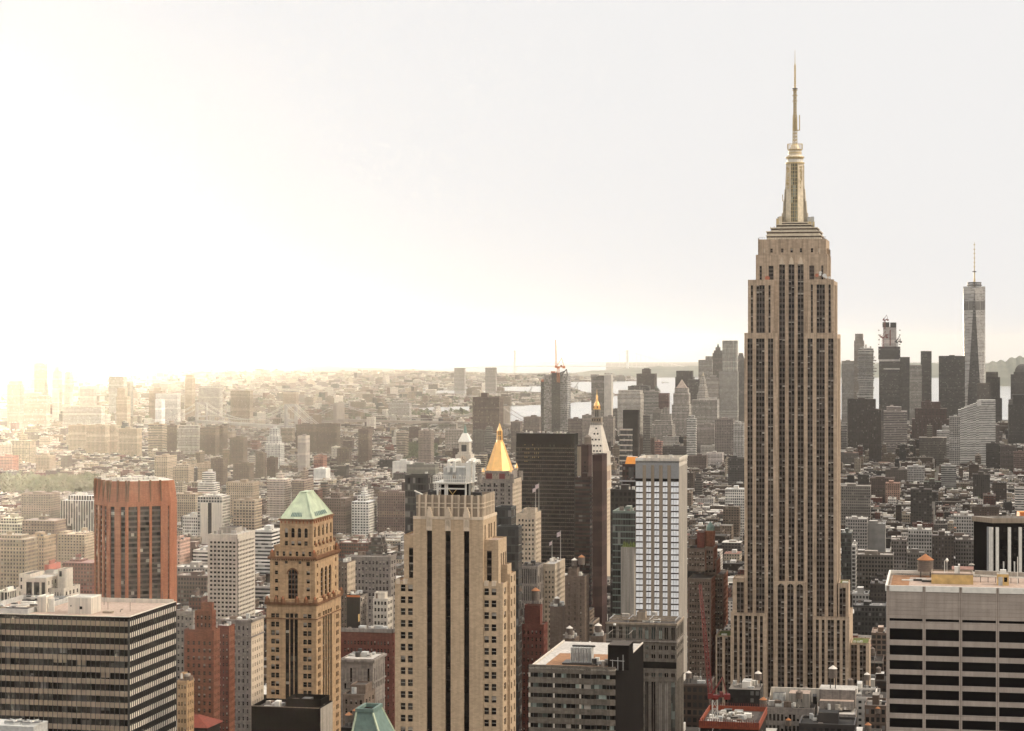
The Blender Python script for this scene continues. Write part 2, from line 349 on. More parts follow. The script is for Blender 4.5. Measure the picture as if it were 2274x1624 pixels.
class Facade:
    """a wall plane with real openings; x runs from o along u, outside is on the right of u"""
    def __init__(s, wall, ox, oy, ux, uy): s.wall = wall; s.o = (ox, oy); s.u = (ux, uy); s.n = (uy, -ux)
    def P(s, x, z, dep=0.0): return (s.o[0]+x*s.u[0]-dep*s.n[0], s.o[1]+x*s.u[1]-dep*s.n[1], z)
    def quad(s, mb, x0, x1, z0, z1, m, dep=0.0): mb.face([s.P(x0, z0, dep), s.P(x1, z0, dep), s.P(x1, z1, dep), s.P(x0, z1, dep)], m)
    def slab(s, mb, x0, x1, z0, z1, m, dep=0.0, proud=0.2):
        """a box standing proud of the plane"""
        a, b, c, d = s.P(x0, z0, -proud), s.P(x1, z0, -proud), s.P(x1, z1, -proud), s.P(x0, z1, -proud)
        A, B, C, D = s.P(x0, z0, dep), s.P(x1, z0, dep), s.P(x1, z1, dep), s.P(x0, z1, dep)
        mb.face([a, b, c, d], m); mb.face([d, c, C, D], m); mb.face([A, B, b, a], m); mb.face([A, a, d, D], m); mb.face([b, B, C, c], m)
    def cut(s, x0, x1, z0, z1, cols, m, dep=0.4):
        """cols: (xa, xb, [(za, zb), ...]); leaves openings and their reveals"""
        x = x0; res = []
        for a, b, rows in sorted(cols):
            if a > x: s.quad(s.wall, x, a, z0, z1, m)
            z = z0
            for c, d in sorted(rows):
                if c > z: s.quad(s.wall, a, b, z, c, m)
                w = s.wall; q = s.P
                w.face([q(a, c, 0), q(a, c, dep), q(a, d, dep), q(a, d, 0)], m); w.face([q(b, c, dep), q(b, c, 0), q(b, d, 0), q(b, d, dep)], m)
                w.face([q(a, c, 0), q(b, c, 0), q(b, c, dep), q(a, c, dep)], m); w.face([q(a, d, dep), q(b, d, dep), q(b, d, 0), q(a, d, 0)], m)
                res.append((a, b, c, d, dep)); z = d
            if z < z1: s.quad(s.wall, a, b, z, z1, m)
            x = b
        if x < x1: s.quad(s.wall, x, x1, z0, z1, m)
        return res
    def arch(s, a, b, d, m, n=8):
        """fills the upper corners of an opening ending at height d into a round arch"""
        r = (b-a)/2; c = (a+b)/2
        for sg in (-1, 1):
            arc = [s.P(c+sg*r*sin(t*pi/2/n), d-r+r*cos(t*pi/2/n)) for t in range(n+1)]
            co = s.P(c+sg*r, d)
            for i in range(n):
                t = [co, arc[i], arc[i+1]]
                s.wall.face(t if sg < 0 else t[::-1], m)
class Windows:
    """every window an object of its own, up to a hundred; the rest of them one part"""
    def __init__(s, root, cap=100, name='window'): s.root = root; s.n = 0; s.cap = cap; s.rest = MB(); s.name = name
    def add(s, fa, op, g='glass_dark', blind=0.3, rail=True, frame='mullion_steel', nx=1):
        a, b, c, d, dep = op; mb = MB() if s.n < s.cap else s.rest
        s.n += 1
        if blind and RND.random() < blind:
            k = c+(d-c)*RND.choice((.35, .5, .5, .65)); fa.quad(mb, a, b, c, k, g, dep); fa.quad(mb, a, b, k, d, 'blind', dep-.02)
        else: fa.quad(mb, a, b, c, d, RND.choice((g, g, 'glass_mid')), dep)
        if rail: fa.quad(mb, a, b, (c+d)/2-.06, (c+d)/2+.06, frame, dep-.06)
        for i in range(1, nx): x = a+(b-a)*i/nx; fa.quad(mb, x-.12, x+.12, c, d, frame, dep-.07)
        if mb is not s.rest: mb.build(s.name, s.root)
    def done(s):
        if s.rest.f: tag(s.rest.build(s.name, s.root), kind='stuff')
def strip(root, fa, op, n, fh, wf=0.6, g='glass_brown', sp='spandrel_grey', mul='mullion_steel', blind=0.25, name='window_strip', top0=0.3):
    """a tall strip of windows and metal spandrels between two stone piers, split by steel mullions"""
    a, b, c, d, dep = op; mb = MB(); k = max(1, int(round((d-c)/fh))); h = (d-c)/k; mw = 0.32
    lit = [RND.random() < 0.22 for _ in range(k)]
    for i in range(n):
        xa = a+(b-a)*i/n+(mw/2 if i else 0); xb = a+(b-a)*(i+1)/n-(mw/2 if i < n-1 else 0)
        for j in range(k):
            z = c+j*h
            fa.quad(mb, xa, xb, z, z+h*(1-wf), sp, dep-.05)
            r = RND.random(); zt = z+h; zw = z+h*(1-wf)
            if r < blind*(1.3 if lit[j] else 0.3):
                zz = zw+(zt-zw)*RND.choice((.7, .75, .5)); fa.quad(mb, xa, xb, zw, zz, g, dep); fa.quad(mb, xa, xb, zz, zt, 'blind', dep-.01)
            else: fa.quad(mb, xa, xb, zw, zt, RND.choice((g, g, 'glass_dark', 'glass_mid')), dep)
        if i: x = a+(b-a)*i/n; fa.slab(mb, x-mw/2, x+mw/2, c, d, mul, dep, -dep+.28)
    return mb.build(name, root)
def shell(mb, x0, x1, y0, y1, z0, z1, m, top, sides='LB'):
    """plain walls on the sides named, and the roof"""
    if 'F' in sides: mb.wallq((x0, y0), (x1, y0), z0, z1, m)
    if 'R' in sides: mb.wallq((x1, y0), (x1, y1), z0, z1, m)
    if 'B' in sides: mb.wallq((x1, y1), (x0, y1), z0, z1, m)
    if 'L' in sides: mb.wallq((x0, y1), (x0, y0), z0, z1, m)
    if top: mb.face([(x0, y0, z1), (x1, y0, z1), (x1, y1, z1), (x0, y1, z1)], top)
def parapet(mb, x0, x1, y0, y1, z, h, m, t=0.4):
    mb.box(x0, x1, y0, y0+t, z, z+h, m); mb.box(x0, x1, y1-t, y1, z, z+h, m)
    mb.box(x0, x0+t, y0+t, y1-t, z, z+h, m); mb.box(x1-t, x1, y0+t, y1-t, z, z+h, m)
# ================================================================ the tall stone tower with the mast
def great_tower():
    F = Fr(1652.3, 1858, 1285, dep=44.0); F.keep(1535, 1600, 1930)
    R = F.root('stone_skyscraper', 'tallest limestone skyscraper with stepped crown and golden antenna mast', 'skyscraper')
    ex = lambda zx: F.x(cE(zx, 0)[0]); gx = lambda zx: F.x(cG(zx, 0)[0])
    ez = lambda zy: F.z(cE(0, zy)[1], 28, 0); gz = lambda zy: F.z(cG(0, zy)[1], 28, 0)
    fz = lambda zy: F.z(cF(0, zy)[1], 28, 15)
    wall = MB(); FH = 3.55; m = 'limestone'
    W = F.w; D = F.dep
    def strips(fa, groups, zlo, ztops, x0, x1, zb, zt, n, dep=0.7, blind=0.25):
        cols = [(a, b, [(zlo, ztops)]) for a, b in groups]
        for op, k in zip(fa.cut(x0, x1, zb, zt, cols, m, dep), n): strip(R, fa, op, k, FH, blind=blind)
    # core: centre bay runs from the low shoulders up to the crown
    zA, zB, zC, zD = ez(1243), ez(718), ez(458), ez(320)
    yA, yB, yC = 0.0, 1.2, 3.0
    xC0, xC1 = ex(243), ex(950)
    z_ar = gz(310)                                        # the arcade
    cen = [(ex(473), ex(530)), (ex(565), ex(622)), (ex(655), ex(713))]
    fa = Facade(wall, 0, yC, 1, 0)
    strips(fa, cen, 60, ez(550), xC0, xC1, 0, zC, (2, 2, 2))
    # short windows of the crown beside the centre strips: modelled on a thin upper wall
    for a, b in ((280, 302), (370, 417), (770, 818), (888, 908)):
        o = MB(); fa.slab(o, ex(a), ex(b), zB+.2, ez(568), 'glass_brown', 0, .05)
        for k in range(1, 4): zz = zB+.2+(ez(568)-zB)*k/4; fa.slab(o, ex(a), ex(b), zz-.5, zz+.5, 'spandrel_grey', 0, .1)
        o.build('window_strip', R)
    yCb = D-3
    shell(wall, xC0, xC1, yC, yCb, 0, zC, m, 'roof_tar', 'LB')
    fr = Facade(wall, xC1, yC, 0, 1); strips(fr, [(6, 10), (14, 24), (28, 32)], zB, zB+20, 0, yCb-yC, 0, zC, (1, 3, 1))
    # crown tier above
    xD0, xD1 = ex(268), ex(935); yD = yC+.8; yDb = yCb-.8
    fd = Facade(wall, xD0, yD, 1, 0)
    sq = [(ex(a)-xD0, ex(b)-xD0, [(ez(437), ez(397))]) for a, b in ((312, 336), (385, 408), (490, 514), (583, 606), (675, 698), (784, 806), (852, 876))]
    W1 = Windows(R, 40)
    for i, op in enumerate(fd.cut(0, xD1-xD0, zC, zD, sq, m, .5)):
        if i in (0, 6): fd.quad(wall, op[0], op[1], op[2], op[3], 'cream_trim', .2)
        else: W1.add(fd, op, 'glass_brown', .2)
    shell(wall, xD0, xD1, yD, yDb, zC, zD, m, 'roof_silver', 'RLB')
    parapet(wall, xD0, xD1, yD, yDb, zD, .9, m)
    for k in (268, 310, 430, 527, 620, 712, 845, 915): fd.slab(wall, ex(k)-xD0-.25, ex(k)-xD0+.35, zC-2, zD+(1.6 if k in (268, 915) else .3), m, 0, .3)
    for a in (472, 565, 657):                             # pale carved finials over the three centre strips
        x0, x1 = ex(a), ex(a+57); o = MB()
        for j, (q, zz) in enumerate(((0, 545), (.12, 520), (.25, 495), (.38, 483))): fa.slab(o, x0+(x1-x0)*q, x1-(x1-x0)*q, ez(555) if j == 0 else ez((545, 520, 495, 483)[j-1]), ez(zz), 'cream_trim', 0, .35)
        o.build('carved_finial', R)
    # blocks B (upper) and A (main), left and right of the recessed centre
    gBl = [(197, 217), (252, 333), (370, 390)]; gBr = [(787, 806), (843, 924), (960, 982)]
    gAl = [(165, 215), (250, 333), (367, 418)]; gAr = [(755, 805), (843, 924), (958, 1010)]
    def block(xa, xb, y0, yb, zlo, zt, groups, n, side, zs):
        f = Facade(wall, xa, y0, 1, 0)
        strips(f, [(ex(a)-xa, ex(b)-xa) for a, b in groups], zlo, zs, 0, xb-xa, zlo-1, zt, n)
        if side == 'R':
            f2 = Facade(wall, xb, y0, 0, 1); L = yb-y0
            strips(f2, [(L*.14, L*.26), (L*.38, L*.62), (L*.74, L*.86)], zlo, zs, 0, L, zlo-1, zt, (2, 4, 2))
            wall.wallq((xa, yC), (xa, y0), zlo-1, zt, m)
        else:
            wall.wallq((xb, y0), (xb, yC), zlo-1, zt, m); wall.wallq((xa, yb), (xa, y0), zlo-1, zt, m)
        wall.wallq((xb, yb), (xa, yb), zlo-1, zt, m)
        wall.face([(xa, y0, zt), (xb, y0, zt), (xb, yb, zt), (xa, yb, zt)], 'limestone')
        fx = Facade(wall, xa, y0, 1, 0)
        fx.slab(wall, 0, xb-xa, zt, zt+.8, m, .4, 0)
    block(ex(168), ex(430), yB, D-1.2, zA, zB, gBl, (1, 3, 1), 'L', ez(760))
    block(ex(750), ex(1015), yB, D-1.2, zA, zB, gBr, (1, 3, 1), 'R', ez(755))
    block(0, ex(465), yA, D, 1, zA, gAl, (2, 3, 2), 'L', ez(1285))
    block(ex(720), W, yA, D, 1, zA, gAr, (2, 3, 2), 'R', ez(1285))
    for xx in (230, 345, 233, 348, 825, 945): pass
    # projecting centre bay with its arcade
    yP = -1.5; x0, x1 = gx(475), gx(765); f = Facade(wall, x0, yP, 1, 0)
    ar = [(gx(a)-x0, gx(b)-x0) for a, b in ((510, 566), (593, 648), (675, 731))]
    for op in f.cut(0, x1-x0, 0, gz(310), [(a, b, [(30, gz(328))]) for a, b in ar], m, .8):
        f.arch(op[0], op[1], op[3], m); strip(R, f, op, 2, FH, blind=.35)
    wall.wallq((x1, yP), (x1, yC), 0, gz(310), m); wall.wallq((x0, yC), (x0, yP), 0, gz(310), m)
    wall.face([(x0, yP, gz(310)), (x1, yP, gz(310)), (x1, yC, gz(310)), (x0, yC, gz(310))], m)
    # low setbacks in front, left and right
    def low(za, zb_, top, y0, groups, n, side_to, zs, yb, roof=m, lawn=False, th=0):
        x0, x1 = gx(za), gx(zb_); f = Facade(wall, x0, y0, 1, 0)
        zt = gz(top); strips(f, [(gx(a)-x0, gx(b)-x0) for a, b in groups], 20, zs, 0, x1-x0, 0, zt, n, blind=.35)
        wall.wallq((x1, y0), (x1, yb), 0, zt, m); wall.wallq((x0, yb), (x0, y0), 0, zt, m); wall.wallq((x1, yb), (x0, yb), 0, zt, m)
        wall.face([(x0, y0, zt-.6), (x1, y0, zt-.6), (x1, yb, zt-.6), (x0, yb, zt-.6)], roof); parapet(wall, x0, x1, y0, yb, zt-.6, .6, m)
        if lawn:
            o = MB(); o.box(x0+1, x1-1, y0+1.5, yb-1, zt-.55, zt-.35, 'lawn'); o.build('roof_lawn', R)
            o = MB(); RR = random.Random(int(za))
            for k in range(5): x = x0+1.5+RR.random()*(x1-x0)*.5; y = y0+3+RR.random()*4; o.box(x, x+1.6, y, y+1, zt-.35, zt+.5, 'steel_white')
            o.build('roof_seating', R)
    low(100, 415, 585, -4.2, [(128, 156), (177, 202), (228, 282), (305, 332), (356, 382)], (1, 1, 2, 1, 1), None, gz(612), D)
    low(820, 1140, 600, -4.2, [(847, 872), (898, 922), (950, 1004), (1030, 1055), (1080, 1104)], (1, 1, 2, 1, 1), None, gz(630), D)
    low(115, 214, 288, -2.0, [(150, 212)], (2,), None, gz(322), 18)
    low(1040, 1132, 310, -2.0, [(1052, 1106)], (2,), None, gz(350), 18, 'limestone', True)
    low(-38, 99, 800, 0, [(-25, 20), (45, 92)], (2, 2), None, gz(812), 24, 'limestone', True)
    low(1146, 1312, 832, 0, [(1152, 1204), (1228, 1282)], (2, 2), None, gz(850), 24, 'limestone', True)
    wall.build('wall', R)
    W1.done()
    # observatory steps
    st = MB(); yq = lambda x0, x1: (yD+6+(x0-ex(345))*.9)
    for a, b, c, d in ((345, 878, 330, 262), (345, 866, 262, 222), (385, 835, 222, 185), (438, 775, 185, 150), (468, 742, 150, 128)):
        x0, x1 = ex(a), ex(b); y0 = yD+4+(x0-ex(345))*.8; y1 = yDb-4-(x0-ex(345))*.8
        st.box(x0, x1, y0, y1, ez(c), ez(d), 'mast_metal'); st.box(x0-.03, x1+.03, y0-.03, y1+.03, ez(d)-1.5, ez(d)-.6, 'brown_stone'); st.box(x0-.6, x1+.6, y0-.6, y1+.6, ez(d)-.6, ez(d), 'mast_metal', bottom=True)  # brown strip under each ledge paints the shade there
    st.build('observatory_steps', R)
    o = MB(); f = Facade(o, ex(455), yD+3.95, 1, 0); L = ex(745)-ex(455)
    for k in range(12): f.slab(o, L*k/12+.2, L*(k+1)/12-.2, ez(328), ez(302), 'blind', 0, .1)
    o.build('deck_window_band', R)
    o = MB()
    for k in range(40):
        x = xD0+.5+(xD1-xD0-1)*k/39; o.bar((x, yD+.5, zD+.9), (x, yD+.5, zD+2.2), .05, 'steel_dark')
    o.bar((xD0, yD+.5, zD+2.2), (xD1, yD+.5, zD+2.2), .06, 'steel_dark'); o.build('deck_fence', R)
    # mast
    cx = ex(607); cy = (yD+yDb)/2; ms = MB(); mz = fz
    def ring(za, zb_, wa, wb, mm, n=16, top=None): ms.cone(cx, cy, mz(za), wa*.226*285/1285*1.0, mz(zb_), wb*.226*285/1285, mm, n, top or mm, ph=.5)
    PX = 1285/4700*.226
    def oct_(za, zb_, wa, wb, mm, n=8): ms.cone(cx, cy, mz(za), wa*PX/cos(pi/n), mz(zb_), wb*PX/cos(pi/n), mm, n, mm, ph=.5)
    oct_(1750, 1135, 88, 82, 'mast_metal')
    for sg in (-1, 1):                                   # the stepped wings
        for (z0, z1, wa, wb) in ((1790, 1620, 138, 130), (1765, 1500, 130, 114), (1640, 1385, 115, 102), (1500, 1135, 100, 86)):
            for ax in (0, 1):
                A, B = wa*PX, wb*PX; t = 30*PX
                if ax == 0: lo, hi = sorted((0, sg)); P = [(cx+sg*A, cy-t), (cx+sg*A, cy+t)]; ms.prism([(cx+lo*A, cy-t), (cx+hi*A, cy-t), (cx+hi*A, cy+t), (cx+lo*A, cy+t)], mz(z0), mz(z1), 'mast_metal', 'mast_metal', poly2=[(cx+lo*B, cy-t), (cx+hi*B, cy-t), (cx+hi*B, cy+t), (cx+lo*B, cy+t)])
    o = MB(); f = Facade(o, cx-32*PX, cy-88*PX, 1, 0); Lw = 64*PX
    f.slab(o, 0, Lw, mz(1740), mz(1132), 'glass_green', 2, .1)
    for k in range(5): f.slab(o, Lw*k/4-.16, Lw*k/4+.16, mz(1740), mz(1130), 'mast_gold', 1, .35)
    for k in range(1, 17): zz = mz(1740)+(mz(1132)-mz(1740))*k/17; f.slab(o, 0, Lw, zz-.12, zz+.12, 'mast_gold', 1, .2)
    o.build('mast_glazing', R)
    for za, zb_, wa, wb, mm in ((1135, 1120, 95, 95, 'mast_gold'), (1120, 1088, 80, 80, 'steel_white'), (1088, 1075, 84, 84, 'mast_gold'), (1075, 1064, 94, 94, 'mast_gold'), (1064, 1050, 82, 74, 'mast_metal'), (1050, 1000, 66, 64, 'mast_metal'), (1030, 1022, 69, 69, 'mast_gold'), (1000, 990, 70, 74, 'mast_gold'), (990, 950, 55, 38, 'mast_metal'), (950, 935, 38, 24, 'mast_gold')):
        ms.cone(cx, cy, mz(za), wa*PX, mz(zb_), wb*PX, mm, 20, mm, bottom=True)
    for k in range(20):
        a = 2*pi*k/20; r = 76*PX; ms.bar((cx+r*cos(a), cy+r*sin(a), mz(990)), (cx+r*cos(a), cy+r*sin(a), mz(938)), .1, 'mast_gold'); b = 2*pi*(k+1)/20
        ms.bar((cx+r*cos(a), cy+r*sin(a), mz(938)), (cx+r*cos(b), cy+r*sin(b), mz(938)), .13, 'mast_gold')
    ms.build('mast', R)
    an = MB()
    def lattice(za, zb_, wa, wb, n, mm='mast_gold', t=.16):
        for i in range(n):
            z0, z1 = mz(za)+(mz(zb_)-mz(za))*i/n, mz(za)+(mz(zb_)-mz(za))*(i+1)/n
            ra = (wa+(wb-wa)*i/n)*PX; rb = (wa+(wb-wa)*(i+1)/n)*PX
            c = [(-1, -1), (1, -1), (1, 1), (-1, 1)]
            for j in range(4):
                p, q = c[j], c[(j+1) % 4]
                an.bar((cx+p[0]*ra, cy+p[1]*ra, z0), (cx+p[0]*rb, cy+p[1]*rb, z1), t, mm)
                an.bar((cx+p[0]*ra, cy+p[1]*ra, z0), (cx+q[0]*rb, cy+q[1]*rb, z1), t*.7, mm)
                an.bar((cx+p[0]*rb, cy+p[1]*rb, z1), (cx+q[0]*rb, cy+q[1]*rb, z1), t*.8, mm)
    lattice(930, 800, 20, 19, 4, 'mast_gold', .2); lattice(800, 655, 19, 17, 6, 'mast_gold', .26); lattice(655, 395, 13, 12, 9, 'mast_gold', .22)
    an.cone(cx, cy, mz(930), 5*PX, mz(390), 4*PX, 'mast_gold', 6)
    an.cone(cx, cy, mz(800), 15*PX, mz(680), 13*PX, 'mast_gold', 8, 'mast_gold')
    for zz in (393, 462, 516, 410): an.box(cx-25*PX, cx+25*PX, cy-.3, cy+.3, mz(zz), mz(zz)+.5, 'mast_gold'); an.box(cx-.3, cx+.3, cy-25*PX, cy+25*PX, mz(zz), mz(zz)+.5, 'mast_gold')
    an.cone(cx, cy, mz(395), 27*PX, mz(388), 27*PX, 'steel_dark', 10, 'steel_dark', bottom=True)
    an.cone(cx, cy, mz(390), 9*PX, mz(150), 7.5*PX, 'mast_gold', 8, 'mast_gold')
    for k in range(12): zz = 380-k*19; an.cone(cx, cy, mz(zz), 11.5*PX, mz(zz-7), 11.5*PX, 'mast_gold', 8, 'mast_gold', bottom=True)
    an.cone(cx, cy, mz(150), 4*PX, mz(10), 1.5*PX, 'mast_gold', 6, 'mast_gold')
    for xx in (653,): an.bar((cx+46*PX, cy, mz(803)), (cx+46*PX, cy, mz(652)), .3, 'mast_gold'); an.bar((cx+10*PX, cy, mz(805)), (cx+46*PX, cy, mz(800)), .25, 'mast_gold')
    an.build('antenna', R)
    cl = MB(); RR = random.Random(3)
    for sg in (-1, 1):
        for k in range(9): x = cx+sg*(132+RR.random()*44)*PX; h = RR.random()*70; cl.box(x-.7, x+.7+RR.random(), cy-9+RR.random()*12, cy-6+RR.random()*12, mz(1760+k % 3*22), mz(1715-h*.9), RR.choice(('mast_metal', 'mast_gold', 'hvac_grey')))
    for k in range(26):                                   # aerials and boxes round the mast base
        sg = RR.choice((-1, 1)); x = cx+sg*(120+RR.random()*130)*PX*1.0; y = cy-RR.random()*8; zz = 1760+RR.random()*40+abs(x-cx)/PX*.35
        h = .8+RR.random()*2.2; cl.box(x, x+.7+RR.random(), y, y+.7, mz(zz+30), mz(zz+30)+h+1.2, RR.choice(('steel_white', 'mast_metal', 'mast_gold', 'hvac_grey')))
        cl.bar((x, y, mz(zz+10)), (x, y, mz(zz+10)+1+RR.random()*6), .08, 'mast_gold')
    for x, za, zb_ in ((-122, 1500, 1435), (-108, 1580, 1480), (90, 1400, 1150), (-82, 1340, 1190)): cl.bar((cx+x*PX, cy-1, mz(za)), (cx+x*PX, cy-1, mz(zb_)), .2, 'mast_gold'); cl.bar((cx+x*PX*.8, cy-1, mz(za)), (cx+x*PX, cy-1, mz(za)), .2, 'mast_gold')
    for k in range(22): zz = 1390-k*10; cl.box(cx+(48+RR.random()*22)*PX, cx+(56+RR.random()*22)*PX, cy-88*PX, cy-80*PX, mz(zz), mz(zz)+1, 'mast_gold'); cl.box(cx-(50+RR.random()*22)*PX, cx-(58+RR.random()*22)*PX, cy-88*PX, cy-80*PX, mz(zz), mz(zz)+1, 'mast_gold')
    cl.build('mast_aerials', R)
    for zx, zy, r, mm in ((358, 690, 1.45, 'dish_red'), (846, 665, 1.1, 'dish_red'), (880, 637, .8, 'dish_white'), (878, 657, .75, 'dish_white'), (920, 668, 1.25, 'dish_white'), (938, 685, .8, 'dish_white'), (970, 688, .8, 'dish_white')):
        o = MB(); x, z = ex(zx), ez(zy); y = yB+.4
        o2 = [(x+r*cos(2*pi*i/14), y, z+r*sin(2*pi*i/14)) for i in range(14)]
        o.face(o2, mm)
        for i in range(14): o.face([o2[(i+1) % 14], o2[i], (x, y+.5, z)], mm)
        o.bar((x, y+.4, zB), (x, y+.4, z), .08, 'steel_dark'); o.build('dish', R)
great_tower()

# ================================================================ tan brick tower with three dark strips, nearest in the middle
def strip_tower():
    F = Fr(c6(1015, 0)[0], c6(1465, 0)[0], 650, c6(1553, 0)[0]); F.keep(1640, 870, 1150)
    R = F.root('brick_tower', 'tan brick tower with three tall black window strips and a steel roof frame', 'skyscraper')
    X = lambda a: F.x(c6(a, 0)[0]); Z = lambda b: F.z(c6(0, b)[1])
    X5 = lambda a: F.x(c50(a, 0)[0]); Z5 = lambda b: F.z(c50(0, b)[1])
    YS = lambda a, x=None: F.y(c6(a, 0)[0], x)
    wall = MB(); m = 'tan_brick'; W, D = F.w, F.dep; zt = Z(257)
    f = Facade(wall, 0, 0, 1, 0)
    cols = [(X(a), X(b), [(20, Z(335))]) for a, b in ((1102, 1137), (1222, 1257), (1342, 1377))]
    for op in f.cut(0, W, 0, zt, cols, m, .9):
        o = MB(); f.quad(o, op[0], op[1], op[2], op[3], 'glass_dark', .9)
        z = op[2]; RR = random.Random(int(op[0]))
        while z < op[3]-3: f.quad(o, op[0], op[1], z, z+1.1, 'black_glossy', .85); z += 3.66
        a, b, d = op[0], op[1], op[3]                       # pointed head
        o.face([f.P(a, d, .5), f.P(b, d, .5), f.P((a+b)/2+.5, d+1.3, .5), f.P((a+b)/2-.5, d+1.3, .5)], 'glass_dark')
        o.build('window_strip', R)
        c = MB(); mid = (a+b)/2; hw = (b-a)/2
        f.slab(c, a-.05, b+.05, d+.05, zt+.3, 'cream_trim', 0, .25)
        for k in range(7):
            zz = d+1+(zt-d-2)*k/7
            c.face([f.P(a+.2, zz, -.28), f.P(mid, zz+.8, -.36), f.P(mid, zz+1.15, -.36), f.P(a+.2, zz+.35, -.28)], 'limestone_pale'); c.face([f.P(mid, zz+.8, -.36), f.P(b-.2, zz, -.28), f.P(b-.2, zz+.35, -.28), f.P(mid, zz+1.15, -.36)], 'limestone_pale')
        for k, (q, h) in enumerate(((1.15, 1.2), (.95, 2.0), (.65, 2.7), (.35, 3.3))): c.box(mid-hw*q, mid+hw*q, -.5, .9, zt+.3+(0, 1.2, 2.0, 2.7)[k], zt+.3+h, 'cream_trim')
        c.build('carved_panel', R)
    # right side of the slab
    fs = Facade(wall, W, 0, 0, 1); ds = D
    cs = [(ds*a, ds*b, [(20, Z(300)+0*a)]) for a, b in ((.12, .2), (.40, .5), (.56, .66), (.8, .88))]
    for op in fs.cut(0, ds, 0, zt, cs, m, .7):
        o = MB(); fs.quad(o, *op[:4], 'glass_dark', .7); o.build('window_strip', R)
    shell(wall, 0, W, 0, D, 0, zt, m, 'roof_tar', 'LB')
    f.slab(wall, 0, X(1102)-.1, zt-.2, zt+.7, 'cream_trim', .3, .15)
    for a, b in ((1137, 1222), (1257, 1342), (1377, 1465)): f.slab(wall, X(a)+.1, X(b)-.1 if b < 1465 else W, zt-.2, zt+.7, 'cream_trim', .3, .15)
    fs.slab(wall, 0, D, zt-.2, zt+.7, 'cream_trim', .3, .15)
    # fluted crown
    x0, x1, y0, y1 = X(1028), X(1452), 1.4, D-1.4; zc = Z(108)
    cw = MB(); cw.box(x0, x1, y0, y1, zt-.1, zc, 'panel_tan', top=None); fc = Facade(cw, x0, y0, 1, 0)
    cw.face([(x0, y0, zc-1.5), (x1, y0, zc-1.5), (x1, y1, zc-1.5), (x0, y1, zc-1.5)], 'roof_tar')
    n = 10
    for k in range(n): xx = (x1-x0)*(k+.5)/n; fc.slab(cw, xx-.28, xx+.28, zt, zc+.2, 'cream_trim', 0, .5)
    fc2 = Facade(cw, x1, y0, 0, 1)
    for k in range(8): xx = (y1-y0)*(k+.5)/8; fc2.slab(cw, xx-.3, xx+.3, zt, zc+.3, 'cream_trim', 0, .5)
    for zz in (Z5(625), Z5(675)): fc.slab(cw, 0, x1-x0, zz-.15, zz+.15, 'cream_trim', 0, .35); fc2.slab(cw, 0, y1-y0, zz-.15, zz+.15, 'cream_trim', 0, .35)
    for k in range(9):
        xa = (x1-x0)*k/9; fc.slab(cw, xa+.45*((k+1) % 2), xa+(x1-x0)/9-.3, zc-.9, zc+.15, 'panel_tan', .4, .1)
    cw.build('fluted_crown', R)
    # wings that step down on both sides; right ones also step back along the side street
    Wn = Windows(R, 100)
    def wing(xa, xb, ya, yb, z1, pairs, zs, side=None, strip_=None, cap=True):
        f = Facade(wall, xa, ya, 1, 0); fh = 26.5*650/4700; cols = []
        if pairs:
            rows = []; z = zs
            while z > 25: rows.append((z-2.1, z)); z -= fh
            cols = [(p-xa, q-xa, rows) for p, q in pairs]
        if strip_: cols = [(strip_[0]-xa, strip_[1]-xa, [(strip_[2], strip_[3])])]
        for op in f.cut(0, xb-xa, 0, z1, cols, m, .45):
            if strip_:
                o = MB(); k = 4; h = (op[3]-op[2])/k
                for i in range(k): f.quad(o, op[0], op[1], op[2]+i*h, op[2]+(i+1)*h-.5, 'glass_dark', .45); f.quad(o, op[0], op[1], op[2]+(i+1)*h-.5, op[2]+(i+1)*h, 'blind' if i == 1 and xa < 0 else 'spandrel_grey', .4)
                o.build('window_strip', R)
            else: Wn.add(f, op, 'glass_dark', .18, True, 'panel_pale')
        if side:
            f = Facade(wall, xb, ya, 0, 1); rows = []
            if side == 'strips':
                L = yb-ya; cs = [(L*a, L*b, [(30, z1-4.5)]) for a, b in ((.3, .42), (.55, .7), (.8, .92))]
                for op in f.cut(0, yb-ya, 0, z1, cs, m, .45): o = MB(); f.quad(o, *op[:4], 'glass_dark', .45); o.build('window_strip', R)
            else:
                z = zs
                while z > 25: rows.append((z-2.1, z)); z -= fh
                L = yb-ya; k = max(1, int(L/4.2)); cs = [(L*(i+.28)/k, L*(i+.72)/k, rows) for i in range(k)]
                for op in f.cut(0, L, 0, z1, cs, m, .45): Wn.add(f, op, 'glass_dark', .15, True, 'panel_pale')
            wall.wallq((xa, yb), (xa, ya), 0, z1, m)
        else: wall.wallq((xa, yb), (xa, ya), 0, z1, m); wall.wallq((xb, ya), (xb, yb), 0, z1, m)
        wall.wallq((xb, yb), (xa, yb), 0, z1, m)
        wall.face([(xa, ya, z1-.5), (xb, ya, z1-.5), (xb, yb, z1-.5), (xa, yb, z1-.5)], 'roof_pink')
        if cap:
            xx = xa+.3
            while xx < xb-1.2: f0 = Facade(wall, xx, ya, 1, 0); f0.slab(wall, 0, 1.3, z1-.9, z1+.7, 'cream_trim', .5, .12); xx += 2.4
    zw1, zw2 = Z(367), Z(668)
    wing(X(945), -.02, 2.0, D-2, zw1, None, 0, None, (X(977), X(1008), Z(650), Z(452)), False)
    wing(X(895), -.04, .35, D-4, zw2, [(X(932), X(963)), (X(979), X(1010))], Z(690))
    xr = X(1556); y1, y2, y3 = F.y(1124.5, xr), F.y(1135.5, X(1592)), F.y(1145, X(1610))
    wing(W+.02, xr, 2.0, y1, Z(392), None, 0, 'strips', (X(1481), X(1513), Z(660), Z(462)), False)
